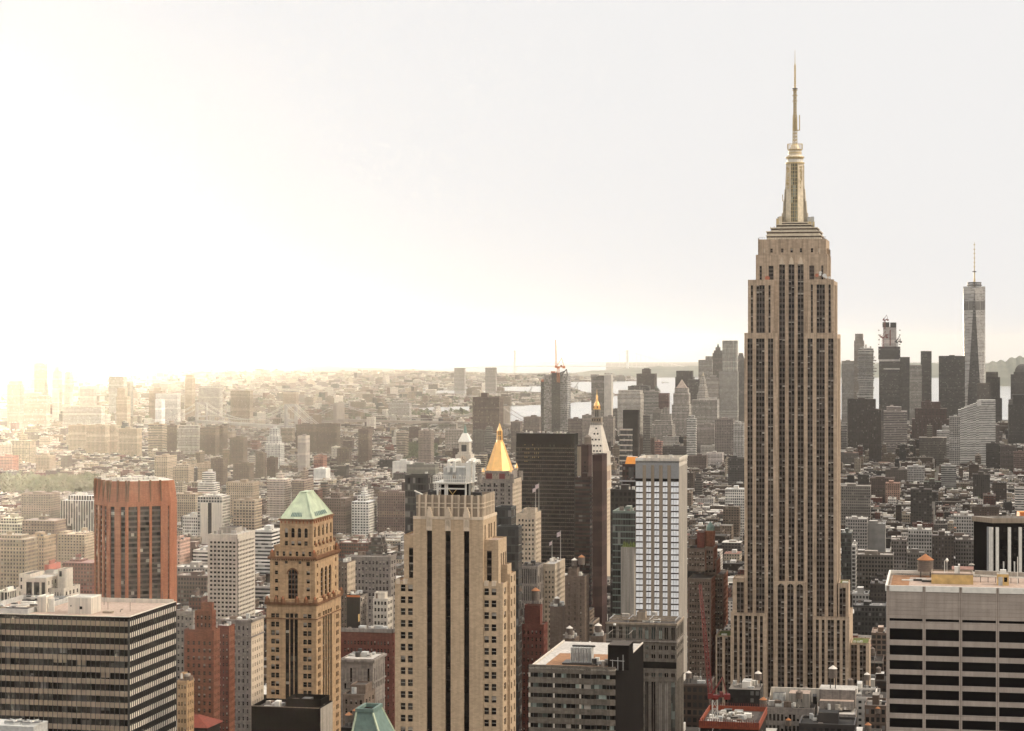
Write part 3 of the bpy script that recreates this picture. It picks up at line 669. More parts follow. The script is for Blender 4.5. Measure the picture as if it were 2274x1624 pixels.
    wing(W+.04, X(1592), .35, y2*.55, zw2, [(X(1472), X(1502)), (X(1519), X(1550))], Z(702), 'rows')
    wing(W+.06, X(1592)-.03, y2*.55, y2, Z(562), None, 0, 'strips', None, False)
    wing(W+.08, X(1610), y3*.45, y3, Z5(1500), [], Z5(1530), 'rows', None, False)
    wall.build('wall', R); Wn.done()
    # steel frame and cooling plant on the roof
    s = MB(); xa, xb = X5(490), X5(835); ya, yb = 3.5, D-6; z0, z1 = zc-1.5, Z5(385)
    for x in (xa, X5(585), X5(608), xb):
        for y in (ya, (ya+yb)/2, yb): s.bar((x, y, z0), (x, y, z1), .22, 'steel_white')
    for y in (ya, yb): s.bar((xa, y, Z5(450)), (xb, y, Z5(450)), .2, 'steel_white'); s.bar((xa, y, z1), (xb, y, z1), .3, 'steel_white')
    s.bar((X5(620), ya, z0), (X5(730), ya, Z5(450)), .08, 'yellow_stucco'); s.bar((X5(730), ya, z0), (X5(620), ya, Z5(450)), .08, 'yellow_stucco')
    s.box(xa-1.3, xb+1, ya-1, yb+1, z1, z1+.35, 'steel_white')
    for k in range(17):
        x = xa-1.2+(xb-xa+2)*k/16; s.bar((x, ya-.9, z1+.3), (x, ya-.9, z1+2.4), .05, 'steel_white')
    for h in (1.3, 2.4): s.bar((xa-1.2, ya-.9, z1+h), (xb+.9, ya-.9, z1+h), .06, 'steel_white'); s.bar((xb+.9, ya-.9, z1+h), (xb+.9, yb+.9, z1+h), .06, 'steel_white')
    s.build('steel_frame', R)
    o = MB(); o.box(xa+.4, xb-.4, ya+3, yb-.5, z0, z1-.1, 'black_panel'); o.build('plant_room', R)  # black box put under the platform to stand for the shaded void
    o = MB(); bx0, bx1 = X5(552), X5(822); by1 = yb-1.0
    o.box(bx0, bx1, ya+1, by1, z1+.35, Z5(190), 'hvac_grey'); fo = Facade(o, bx0, ya+1, 1, 0)
    for k in range(1, 8): fo.slab(o, (bx1-bx0)*k/8-.03, (bx1-bx0)*k/8+.03, z1+.4, Z5(192), 'steel_grey', 0, .06)
    fo.slab(o, (bx1-bx0)*.42, (bx1-bx0)*.56, Z5(325), Z5(280), 'panel_tan', 0, .05); fo.slab(o, (bx1-bx0)*.72, (bx1-bx0)*.8, Z5(300), Z5(280), 'steel_white', 0, .2)
    fo = Facade(o, bx1, ya+1, 0, 1); L = by1-ya-1
    fo.slab(o, .3, L*.46, Z5(325), Z5(205), 'black_panel', 0, .05); fo.slab(o, L*.54, L-.3, Z5(325), Z5(205), 'black_panel', 0, .05)
    o.build('cooling_tower', R)
    for sx in (X5(620), X5(690), X5(850), X5(880), X5(930)):
        o = MB(); zz = Z5(150)+RND.random(); yy = ya+.6 if sx < bx1 else ya+.5
        pts = [(sx, yy, z1+.5 if sx > bx1 else Z5(250)), (sx, yy, zz), (sx, yy+.8, zz+.5), (sx, by1-2, zz+.5), (sx, by1-1, zz-.6)]
        for p, q in zip(pts, pts[1:]): o.bar(p, q, .38, 'steel_white')
        o.build('pipe', R)
    o = MB()
    for x in (bx0-.6, (bx0+bx1)/2, bx1+.2): o.bar((x, ya+.4, Z5(190)), (x, ya+.4, Z5(140)), .08, 'steel_white')
    o.bar((bx0-.6, ya+.4, Z5(150)), (bx1+3.8, ya+.4, Z5(150)), .08, 'steel_white'); o.bar((bx0-.6, by1, Z5(160)), (bx1+3.8, by1, Z5(160)), .08, 'steel_white'); o.build('pipe_rack', R)
    o = MB()
    RR = random.Random(5)
    for k in range(14): x = x0+1+RR.random()*(x1-x0-4); y = y1-1-RR.random()*7; o.box(x, x+1+RR.random()*2, y-1, y, z0, z0+1+RR.random()*1.8, RR.choice(('hvac_grey', 'steel_dark', 'steel_white', 'steel_dark')))
    o.bar((X5(210), y0+2, Z5(480)), (X5(330), y0-.2, Z5(520)), .15, 'steel_white'); o.build('roof_equipment', R)
strip_tower()

# ================================================================ brown stone tower with the green copper roof
def green_roof_tower():
    d = 830; F = Fr(c6(68, 0)[0], c6(390, 0)[0], d, c6(548, 0)[0]); F.keep(1560)
    R = F.root('copper_roof_tower', 'ornate tan stone tower under a steep pale green copper roof', 'skyscraper')
    X = lambda a, y=0: F.x(c6(a, 0)[0], y); Z = lambda b, y=0: F.z(c6(0, b)[1], None, y); Y = lambda a, x=None: F.y(c6(a, 0)[0], x)
    wall = MB(); m = 'gold_stone'; W, D = F.w, F.dep; Wn = Windows(R, 100)
    z1 = Z(812)
    f = Facade(wall, 0, 0, 1, 0); fs = Facade(wall, W, 0, 0, 1)
    pitch = 55*.3438*d/4700
    def rows(ztop, n, h): return [(ztop-k*pitch-h, ztop-k*pitch) for k in range(n)]
    rr = rows(Z(870), 26, 1.95)
    prs = [(97, 122), (126, 150), (304, 329), (333, 358)]
    cols = [(X(a), X(b), rr) for a, b in prs]+[(X(a), X(b), [(15, Z(868))]) for a, b in ((190, 214), (219, 242), (247, 270))]
    for op in f.cut(0, W, 0, z1, cols, m, .45):
        if op[3]-op[2] > 5: strip(R, f, op, 1, pitch, .62, 'glass_dark', 'black_panel', blind=.1)
        else: Wn.add(f, op, 'glass_dark', .2)
    sc = [(D*a, D*b, rr) for a, b in ((.06, .11), (.12, .17), (.80, .85), (.86, .91))]+[(D*a, D*b, [(15, Z(868))]) for a, b in ((.26, .33), (.36, .43), (.46, .53), (.56, .63))]
    for op in fs.cut(0, D, 0, z1, sc, m, .45):
        if op[3]-op[2] > 5: strip(R, fs, op, 1, pitch, .62, 'glass_dark', 'black_panel', blind=.1)
        else: Wn.add(fs, op, 'glass_dark', .2)
    shell(wall, 0, W, 0, D, 0, z1, m, 'roof_tar', 'LB')
    # ornate cornice belt with carved figures
    o = MB(); o.box(-.7, W+.7, -.7, D+.7, z1, z1+1.0, 'rust_stone'); o.box(-.3, W+.3, -.3, D+.3, z1+1.0, z1+2.0, m); o.box(-.4, W+.4, -.4, D+.4, Z(905), Z(905)+.45, 'rust_stone', top=m, bottom=True)
    o.build('cornice', R)
    xa, xb, ya, yb = X(86), X(378), .9, D-.9; zm0, zm1 = z1+1.9, Z(515)
    f = Facade(wall, xa, ya, 1, 0); fs = Facade(wall, xb, ya, 0, 1); w2, d2 = xb-xa, yb-ya
    sm = [(Z(b)-1.55, Z(b)) for b in (535, 594, 648, 700, 755)]
    cols = [(X(116)-xa, X(138)-xa, sm), (X(320)-xa, X(343)-xa, sm), (X(203)-xa, X(264)-xa, [(zm0+.3, Z(583))]), (X(180)-xa, X(200)-xa, [(Z(548), Z(530))]), (X(268)-xa, X(288)-xa, [(Z(548), Z(530))])]
    for op in f.cut(0, w2, zm0, zm1, cols, m, .6):
        if op[1]-op[0] > 2.9 and op[3]-op[2] > 5:
            f.arch(op[0], op[1], op[3], m, 10); o = MB(); f.quad(o, *op[:4], 'glass_dark', .6)
            for k in range(1, 3): f.quad(o, op[0]+(op[1]-op[0])*k/3-.12, op[0]+(op[1]-op[0])*k/3+.12, op[2], op[3], 'rust_stone', .5)
            for k in range(1, 6): zz = op[2]+(op[3]-op[2])*k/6; f.quad(o, op[0], op[1], zz-.5, zz+.15, 'spandrel_grey', .55)
            o.build('arched_window', R); r = (op[1]-op[0])/2
            o = MB(); c = (op[0]+op[1])/2
            for k in range(12):
                t0, t1 = pi*k/12, pi*(k+1)/12; P = lambda rr_, t: f.P(c-rr_*cos(t), op[3]-r+rr_*sin(t), -.25)
                o.face([P(r, t0), P(r, t1), P(r+.55, t1), P(r+.55, t0)], 'rust_stone')
            o.build('arch_moulding', R)
        else: Wn.add(f, op, 'glass_dark', .25)
    ss = [(Z(b)-1.55, Z(b)) for b in (505, 560, 610, 665, 715)]
    cols = [(d2*a, d2*b, [(zm0+.6, zm1-4.2)]) for a, b in ((.23, .35), (.40, .52), (.57, .69))]+[(d2*a, d2*b, [(c-.9, d_-.9) for c, d_ in sm]) for a, b in ((.07, .13), (.85, .91))]
    for op in fs.cut(0, d2, zm0, zm1, cols, m, .6):
        if op[3]-op[2] > 5:
            fs.arch(op[0], op[1], op[3], m, 8); o = MB(); fs.quad(o, *op[:4], 'glass_dark', .6); fs.quad(o, (op[0]+op[1])/2-.1, (op[0]+op[1])/2+.1, op[2], op[3], 'rust_stone', .5)
            for k in range(1, 6): zz = op[2]+(op[3]-op[2])*k/6; fs.quad(o, op[0], op[1], zz-.3, zz+.1, 'spandrel_grey', .55)
            o.build('arched_window', R)
        else: Wn.add(fs, op, 'glass_dark', .25)
    shell(wall, xa, xb, ya, yb, zm0, zm1, m, 'roof_tar', 'LB')
    o = MB(); o.box(xa-.8, xb+.8, ya-.8, yb+.8, zm1-.1, zm1+.8, 'rust_stone', top='rust_stone', bottom=True)
    f0 = Facade(o, xa, ya, 1, 0); f1 = Facade(o, xb, ya, 0, 1)
    for k in range(20): f0.slab(o, w2*(k+.2)/20, w2*(k+.7)/20, zm1-.7, zm1-.1, 'rust_stone', 0, .6); f1.slab(o, d2*(k+.2)/20, d2*(k+.7)/20, zm1-.7, zm1-.1, 'rust_stone', 0, .6)
    o.build('cornice', R)
    # attic with six square windows
    xc, xd, yc, yd = X(108), X(360), 1.8, D-1.9; za0, za1 = zm1+.8, Z(443)
    f = Facade(wall, xc, yc, 1, 0); fs = Facade(wall, xd, yc, 0, 1); w3, d3 = xd-xc, yd-yc
    for op in f.cut(0, w3, za0, za1, [(w3*(k+.29)/6, w3*(k+.71)/6, [(Z(500), Z(470))]) for k in range(6)], m, .4): Wn.add(f, op, 'glass_mid', .4)
    for op in fs.cut(0, d3, za0, za1, [(d3*(k+.3)/7, d3*(k+.7)/7, [(Z(500), Z(470))]) for k in range(7)], m, .4): Wn.add(fs, op, 'glass_mid', .4)
    shell(wall, xc, xd, yc, yd, za0, za1, m, 'roof_tar', 'LB'); parapet(wall, xc-.2, xd+.2, yc-.2, yd+.2, za1, .7, m)
    # belvedere with arches
    xe, xf, ye, yf = X(138), X(352), 3.2, D-3.4; zb1 = Z(272)
    f = Facade(wall, xe, ye, 1, 0); fs = Facade(wall, xf, ye, 0, 1); w4, d4 = xf-xe, yf-ye
    cols = [(X(a)-xe, X(b)-xe, [(Z(382), Z(320)), (Z(434), Z(405))]) for a, b in ((169, 190), (211, 233), (253, 276), (296, 318))]
    for op in f.cut(0, w4, za1, zb1, cols, m, .5):
        if op[3]-op[2] > 2.6: f.arch(op[0], op[1], op[3], m, 6)
        Wn.add(f, op, 'glass_dark', .3)
    cols = [(d4*(k+.28)/5, d4*(k+.72)/5, [(Z(382), Z(312)), (Z(434), Z(405))]) for k in range(5)]
    for op in fs.cut(0, d4, za1, zb1, cols, m, .5):
        if op[3]-op[2] > 2.6: fs.arch(op[0], op[1], op[3], m, 6)
        Wn.add(fs, op, 'glass_dark', .3)
    shell(wall, xe, xf, ye, yf, za1, zb1, m, 'roof_tar', 'LB')
    o = MB(); o.box(xe-.5, xf+.5, ye-.5, yf+.5, zb1, zb1+.7, 'rust_stone', top='rust_stone', bottom=True)
    f0 = Facade(o, xe, ye, 1, 0); f1 = Facade(o, xf, ye, 0, 1)
    for k in range(9): f0.slab(o, w4*(k+.35)/9, w4*(k+.65)/9, zb1-1.1, zb1-.1, 'orange_brick', 0, .3); f1.slab(o, d4*(k+.35)/9, d4*(k+.65)/9, zb1-1.1, zb1-.1, 'orange_brick', 0, .3)
    o.build('cornice', R)
    # roof
    zr0, zr1 = zb1+.7, Z(86, 14); cxr = (xe+xf)/2; cyr = (ye+yf)/2; hw, hd = w4*.10, d4*.16
    A = [(xe+.2, ye+.2), (xf-.2, ye+.2), (xf-.2, yf-.2), (xe+.2, yf-.2)]; B = [(cxr-hw, cyr-hd), (cxr+hw, cyr-hd), (cxr+hw, cyr+hd), (cxr-hw, cyr+hd)]
    r = MB(); r.prism(A, zr0, zr1, 'copper_green', 'copper_green', poly2=B)
    for i in range(4):                                    # standing seams and hips
        j = (i+1) % 4
        r.bar((A[i][0], A[i][1], zr0), (B[i][0], B[i][1], zr1), .25, 'copper_green')
        for k in range(1, 12):
            t = k/12; p = (A[i][0]+(A[j][0]-A[i][0])*t, A[i][1]+(A[j][1]-A[i][1])*t, zr0); q = (B[i][0]+(B[j][0]-B[i][0])*t, B[i][1]+(B[j][1]-B[i][1])*t, zr1)
            r.bar(p, q, .07, 'copper_green')
    r.box(cxr-hw-.2, cxr+hw+.2, cyr-hd-.2, cyr+hd+.2, zr1, zr1+.5, 'copper_green', bottom=True); ro = r.build('roof', R)
    for i, (t0, t1) in ((0, (.28, .68)), (1, (.15, .8))):   # louvred vents low on two slopes
        o = MB(); n = 7
        j = (i+1) % 4; h0, h1 = .08, .24
        def S(t, h, e=.18):
            a = (A[i][0]+(A[j][0]-A[i][0])*t, A[i][1]+(A[j][1]-A[i][1])*t); b = (B[i][0]+(B[j][0]-B[i][0])*t, B[i][1]+(B[j][1]-B[i][1])*t)
            nx, ny = ((0, -1), (1, 0))[i]; return (a[0]+(b[0]-a[0])*h+nx*e, a[1]+(b[1]-a[1])*h+ny*e, zr0+(zr1-zr0)*h+e*.4)
        for k in range(n):
            a, b = t0+(t1-t0)*(k+.12)/n, t0+(t1-t0)*(k+.8)/n
            o.face([S(a, h0), S(b, h0), S(b, h1), S(a, h1)], 'copper_dark')
        o.build('roof_vent', ro)
    wall.build('wall', R); Wn.done()
    # carved beasts on the belts
    def beast(x, y, z, s):
        o = MB(); o.cone(x, y, z, .9*s, z+1.6*s, .6*s, 'rust_stone', 7, 'rust_stone', ph=.2); o.cone(x, y-.2*s, z+1.4*s, .55*s, z+2.5*s, .25*s, 'orange_brick', 6, 'orange_brick')
        o.cone(x+.7*s, y, z+.2, .35*s, z+2.0*s, .08*s, 'rust_stone', 5); o.cone(x-.7*s, y, z+.2, .35*s, z+2.0*s, .08*s, 'rust_stone', 5); o.build('carved_figure', R)
    for t in (0.02, .2, .34, .62, .8, .98): beast(W*t, -.4, z1+.9, 1.0)
    for t in (.25, .45, .65, .98): beast(W+.4, D*t, z1+.9, 1.0)
    for t in (0, 1): beast(xc-.6+(w3+1.2)*t, yc-.5, zm1+.8, 1.1)
    beast(xd+.7, yd, zm1+.8, 1.1)
    for k in range(6): beast(xd+.4, yc+d3*(k+.5)/6, za1+.2, .6)
green_roof_tower()

# ================================================================ dark banded office block, bottom left
def banded_office():
    d = 650; F = Fr(-70, c5(933, 0)[0], d, c5(1270, 0)[0]); F.keep(1640)
    R = F.root('office_block', 'wide office block with dark and pale horizontal bands and a pinkish flat roof', 'office block')
    Z = lambda b: F.z(c5(0, b)[1]); X = lambda a, y=0: F.x(c5(a, 0)[0], y)
    W, D = F.w, F.dep; zt = Z(803); wall = MB()
    wall.box(.45, W-.45, .45, D-.45, 0, zt-1.0, 'black_panel', top=None); wall.build('wall', R)
    o = MB(); o.face([(0.3, 0.3, zt-.4), (W-.3, .3, zt-.4), (W-.3, D-.3, zt-.4), (.3, D-.3, zt-.4)], 'roof_pink')
    parapet(o, 0, W, 0, D, zt-1.0, 1.05, 'panel_pale', .35); o.build('roof', R)
    pitch = 84.2*.3073*d/4700; hs_ = pitch*.44
    tops = [Z(833)-k*pitch for k in range(30)]
    z = zt-.95; ms = 30; f = Facade(MB(), 0, 0, 1, 0); fs = Facade(MB(), W, 0, 0, 1)
    nF, nS = int(W/1.55), int(D/1.55); RR = random.Random(11)
    for k, zs in enumerate(tops):
        if zs < 4: break
        b = MB(); up = z
        mdl = 'black_panel' if k < 3 else None
        if mdl: f.slab(b, 0, W, zs, up, mdl, .5, -.02); fs.slab(b, 0, D, zs, up, mdl, .5, -.02)
        else:
            for fa, L, n in ((f, W, nF), (fs, D, nS)):
                i = 0
                while i < n:
                    j = min(n, i+RR.choice((1, 2, 2, 3)))
                    fa.quad(b, L*i/n, L*j/n, zs, up, RR.choice(('glass_band', 'glass_band', 'glass_dark', 'glass_dark', 'glass_mid', 'glass_grey')), .35)
                    if RR.random() < .2: hh = RR.choice((.3, .5, .8)); fa.quad(b, L*i/n, L*j/n, up-(up-zs)*hh, up, RR.choice(('glass_grey', 'panel_tan', 'glass_mid', 'glass_mid')), .33)
                    i = j
        b.build('window_band', R)
        s = MB(); zlo = zs-hs_
        f.slab(s, 0, W, zlo, zs, 'panel_tan', .45, .04); fs.slab(s, 0, D, zlo, zs, 'panel_pale', .45, .04); s.build('spandrel_band', R)  # right-hand spandrels paler: the sunlit side put into the colour
        z = zlo
    mu = MB()
    for i in range(nF+1): f.slab(mu, W*i/nF-.06, W*i/nF+.06, 5, zt-.5, 'steel_dark', .45, .2)
    for i in range(0, nS+1): fs.slab(mu, D*i/nS-.08, D*i/nS+.08, 5, zt-.5, 'steel_dark', .45, .25)
    mu.build('mullion', R)
    o = MB(); f.slab(o, -.05, W+.05, Z(833), zt, 'black_panel', .3, .06); fs.slab(o, -.05, D+.05, Z(833), zt, 'black_panel', .3, .06); f.slab(o, -.1, W+.1, zt, zt+.18, 'panel_pale', .5, .1); fs.slab(o, -.1, D+.1, zt, zt+.18, 'panel_pale', .5, .1); o.build('fascia', R)
    def xy(zx, zy):                                        # a point of the flat roof
        px, py = c5(zx, zy); dd = (CAMH-zt+.4)*FPX/(py-LVL); wx_ = (px-CX)/FPX*dd; dx, dy = wx_-F.o[0], dd-F.o[1]
        return dx*F.uu[0]+dy*F.uu[1], dx*F.vv[0]+dy*F.vv[1]
    zr = zt-.4
    for (a, b, zy, ztop, dep, mm) in ((270, 338, 765, 655, 6, 'panel_pale'), (492, 672, 775, 660, 8, 'panel_pale')):
        (xa, ya), (xb, _) = xy(a, zy), xy(b, zy); h = (zy-ztop)*.3073*(d+ya)/4700
        o = MB(); o.box(xa, xb, ya, ya+dep, zr, zr+h, mm, top='roof_silver'); parapet(o, xa, xb, ya, ya+dep, zr+h, .35, 'steel_white', .2)
        ff = Facade(o, xa, ya, 1, 0); L = xb-xa
        ff.slab(o, L*.5, L*.5+.08, zr, zr+h, 'steel_grey', 0, .04)
        if a == 492: ff.slab(o, L*.5, L*.62, zr+h*.3, zr+h*.48, 'glass_mid', 0, .06); ff.slab(o, L*.1, L*.15, zr+h*.45, zr+h*.55, 'steel_dark', 0, .06)
        else:
            for k in range(3): xx = L+.6*k; o.bar((xa+L+.4+k*.7, ya+1.5, zr), (xa+L+.4+k*.7, ya+1.5, zr+h*.9), .28, 'steel_white')
        o.build('penthouse', R)
    o = MB()
    x0, y0 = xy(-100, 770); x1, y1 = xy(262, 672); x1b = xy(262, 760)[0]
    xs0, xs1, ys0, ys1 = 1.0, x1b, y0+.5, D-2
    for k in range(26):
        x = xs0+RR.random()*(xs1-xs0-6); y = ys0+RR.random()*(ys1-ys0); L = 3+RR.random()*8
        o.bar((x, y, zr+.8), (min(x+L, xs1), y, zr+.8), .18+.2*RR.random(), RR.choice(('steel_white', 'hvac_grey', 'steel_dark', 'panel_tan'))); 
        if k % 2: o.box(x, x+1.6, y, y+1.6, zr, zr+.9+RR.random(), RR.choice(('hvac_grey', 'steel_dark', 'steel_white')))
    o.build('roof_plant', R)
    o = MB(); parapet(o, xs0-.3, xs1, ys0-.4, ys1+.4, zr, 1.6, 'hvac_grey', .15)
    for k in range(30): x = xs0+(xs1-xs0)*k/29; o.bar((x, ys1+.5, zr), (x, ys1+.5, zr+2), .05, 'steel_dark')
    o.build('plant_screen', R)
    o = MB(); o.box(.4, W-.4, D-1.2, D-.8, zr, zr+1.3, 'panel_pale')
    for zx, zy, h in ((780, 745, 5), (940, 760, 6), (752, 715, 9), (1172, 690, 7)):
        x, y = xy(zx, zy); o.bar((x, y, zr), (x, y, zr+h*.5), .06, 'steel_dark')
    x, y = xy(740, 772); o.box(x, x+3, y, y+2, zr, zr+.6, 'panel_tan')
    x, y = xy(868, 765); o.bar((x, y, zr), (x+.3, y, zr+.9), .07, 'steel_dark'); o.bar((x+.3, y, zr+.9), (x+1, y, zr+1), .07, 'steel_dark'); o.build('roof_fittings', R)
banded_office()

# ================================================================ travertine office block, bottom right
def travertine_office():
    d = 570; F = Fr(1967.6, 2340, d-25, dep=38); F.keep(1640)
    R = F.root('travertine_office_block', 'pale travertine office block with black ribbon windows and an orange tank on its roof', 'office block')
    zl = lambda b: F.z(c8(0, b)[1], 0, 0); X = lambda a: F.x(c8(a, 0)[0]); W, D = F.w, F.dep
    zt = zl(686); f = Facade(MB(), 0, 0, 1, 0); pw = X(785)-X(765)
    core = MB(); core.box(.5, W-.5, .5, D-.5, 0, zt-.6, 'travertine', top=None)
    f2 = Facade(core, 0, 0, 1, 0); f2.slab(core, 0, W, zl(893), zt, 'travertine', .5, .0); shell(core, 0, W, .5, D, 0, zt, 'travertine', None, 'RLB'); core.build('wall', R)
    piers = [X(765)+pw/2, X(1008), X(1244), X(1482), X(1482)+(X(1482)-X(1244)), X(1482)+2*(X(1482)-X(1244))]
    for x in piers: o = MB(); f.slab(o, x-pw/2, x+pw/2, 2, zt+.1, 'travertine', .5, .3); f.slab(o, x-.06, x+.06, 2, zt+.1, 'brown_stone', .5, .305); o.build('pier', R)
    z = zl(893)
    seq = [(893, 910, 0), (922, 958, 1), (958, 1032, 0), (1032, 1066, 1), (1066, 1130, 0), (1130, 1163, 1), (1163, 1223, 0), (1223, 1254, 1), (1254, 1318, 0), (1318, 1350, 1), (1350, 1412, 0), (1412, 1444, 1), (1444, 1505, 0), (1505, 1537, 1), (1537, 1597, 0), (1597, 1628, 1), (1628, 1690, 0), (1690, 1720, 1)]
    k = 94
    y = 1720
    while zl(y) > 3: seq += [(y, y+62, 0), (y+62, y+k, 1)]; y += k
    seq.insert(1, (910, 922, 2))
    for a, b, t in seq:
        for i in range(len(piers)-1):
            x0, x1 = piers[i]+pw/2, piers[i+1]-pw/2
            if x0 > W-1: continue
            o = MB()
            if t == 1: f.slab(o, x0, x1, zl(b), zl(a), 'travertine', .5, .12); o.build('spandrel', R)
            elif t == 0: f.quad(o, x0, x1, zl(b), zl(a), 'black_glossy', .48); f.quad(o, (x0+x1)/2-.05, (x0+x1)/2+.05, zl(b), zl(a), 'black_panel', .44); o.build('window_band', R)
            else: f.slab(o, x0, x1, zl(b), zl(a), 'travertine', .5, .1); o.build('spandrel', R)
    for i in range(len(piers)-1):
        o = MB(); x0, x1 = piers[i]+pw/2, piers[i+1]-pw/2
        if x0 > W-1: continue
        for r in range(4):
            for q in range(12): f.slab(o, x0+(x1-x0)*(q+.02)/12, x0+(x1-x0)*(q+.98)/12, zl(893)+(zt-zl(893))*(r+.012)/4, zl(893)+(zt-zl(893))*(r+.985)/4, 'travertine', 0, .1)
        o.build('blank_panel', R)
    zr = zt-1.2
    o = MB(); o.face([(.2, .2, zr), (W, .2, zr), (W, D-.2, zr), (.2, D-.2, zr)], 'roof_pink'); parapet(o, -.3, W, -.3, D, zr-.1, 1.5, 'steel_white', .5)
    o.box(.9, 5.5, .9, D-.9, zr+.01, zr+.12, 'roof_orange'); o.box(5.5, 13, D-4, D-.9, zr+.01, zr+.12, 'roof_orange'); o.build('roof', R)
    def xy(zx, zy):
        px, py = c8(zx, zy); dd = (CAMH-zr)*FPX/(py-LVL); wx_ = (px-CX)/FPX*dd; dx, dy = wx_-F.o[0], dd-F.o[1]
        return dx*F.uu[0]+dy*F.uu[1], dx*F.vv[0]+dy*F.vv[1]
    S = d/4700*.3438
    x0, y0 = xy(1055, 672); x1, _ = xy(1325, 678)
    o = MB(); o.box(x0, x1, y0, y0+9, zr, zr+60*S, 'yellow_stucco', top='roof_pink'); parapet(o, x0, x1, y0, y0+9, zr+60*S, .4, 'panel_tan', .25); o.build('penthouse', R)
    x, y = xy(1195, 640); 
    for xx, ww, hh in ((1197, 32, 45), (1222, 10, 60)): q = X(xx)*1.02; o = MB(); o.box(q, q+ww*S*1.05, y0+3, y0+5, zr+60*S, zr+(60+hh)*S, 'steel_white'); o.build('air_handler', R)
    x, y = xy(1480, 683); o = MB(); o.box(x, x+72*S, y, y+4, zr, zr+72*S, 'yellow_stucco', top='concrete'); ff = Facade(o, x, y, 1, 0); ff.slab(o, .3, 1.4, zr, zr+2.3, 'hvac_grey', 0, .06); ff.slab(o, 1.8, 2.6, zr+1, zr+2.2, 'glass_dark', 0, .05)
    o.box(x+.8, x+2.4, y+1, y+2.4, zr+72*S, zr+98*S, 'steel_white'); o.build('roof_hut', R)
    o = MB(); x, y = xy(860, 660)
    for k in range(9): xx = x+RND.random()*8; yy = y+RND.random()*6; o.box(xx, xx+2+RND.random()*2, yy, yy+.8, zr, zr+.3+RND.random()*.3, RND.choice(('steel_grey', 'steel_white', 'steel_dark')))
    o.bar((x1+.5, y0+8, zr+2.5), (x1+14, y0+8, zr+2.2), .5, 'concrete'); o.bar((x1+2, y0+6, zr+1.8), (W, y0+6, zr+1.2), .16, 'steel_white')
    for k in range(8): o.bar((x1+2+k*2, y0+6, zr), (x1+2+k*2, y0+6, zr+1.6), .08, 'steel_dark')
    for zx, h in ((1140, 2.6), (1628, 4.0)): xx = X(zx); o.bar((xx, y0+2, zr), (xx, y0+2, zr+h+3.5), .1, 'steel_white')
    o.cone(X(1152)*1.01, y0+6, zr+5.2, .1, zr+5.8, .45, 'steel_white', 8); o.cone(X(1152)*1.01, y0+6, zr+5.8, .45, zr+6.4, .1, 'steel_white', 8); o.bar((X(1152)*1.01, y0+6, zr), (X(1152)*1.01, y0+6, zr+5.3), .07, 'steel_white')
    f3 = Facade(o, X(1316), y0+8, 1, 0); o.cone(X(1316)*1.01, y0+7, zr+4.6, .9, zr+5.0, .3, 'concrete', 10, 'concrete')
    o.build('roof_fittings', R)
    return F, R, zr, xy
TRAV = travertine_office()

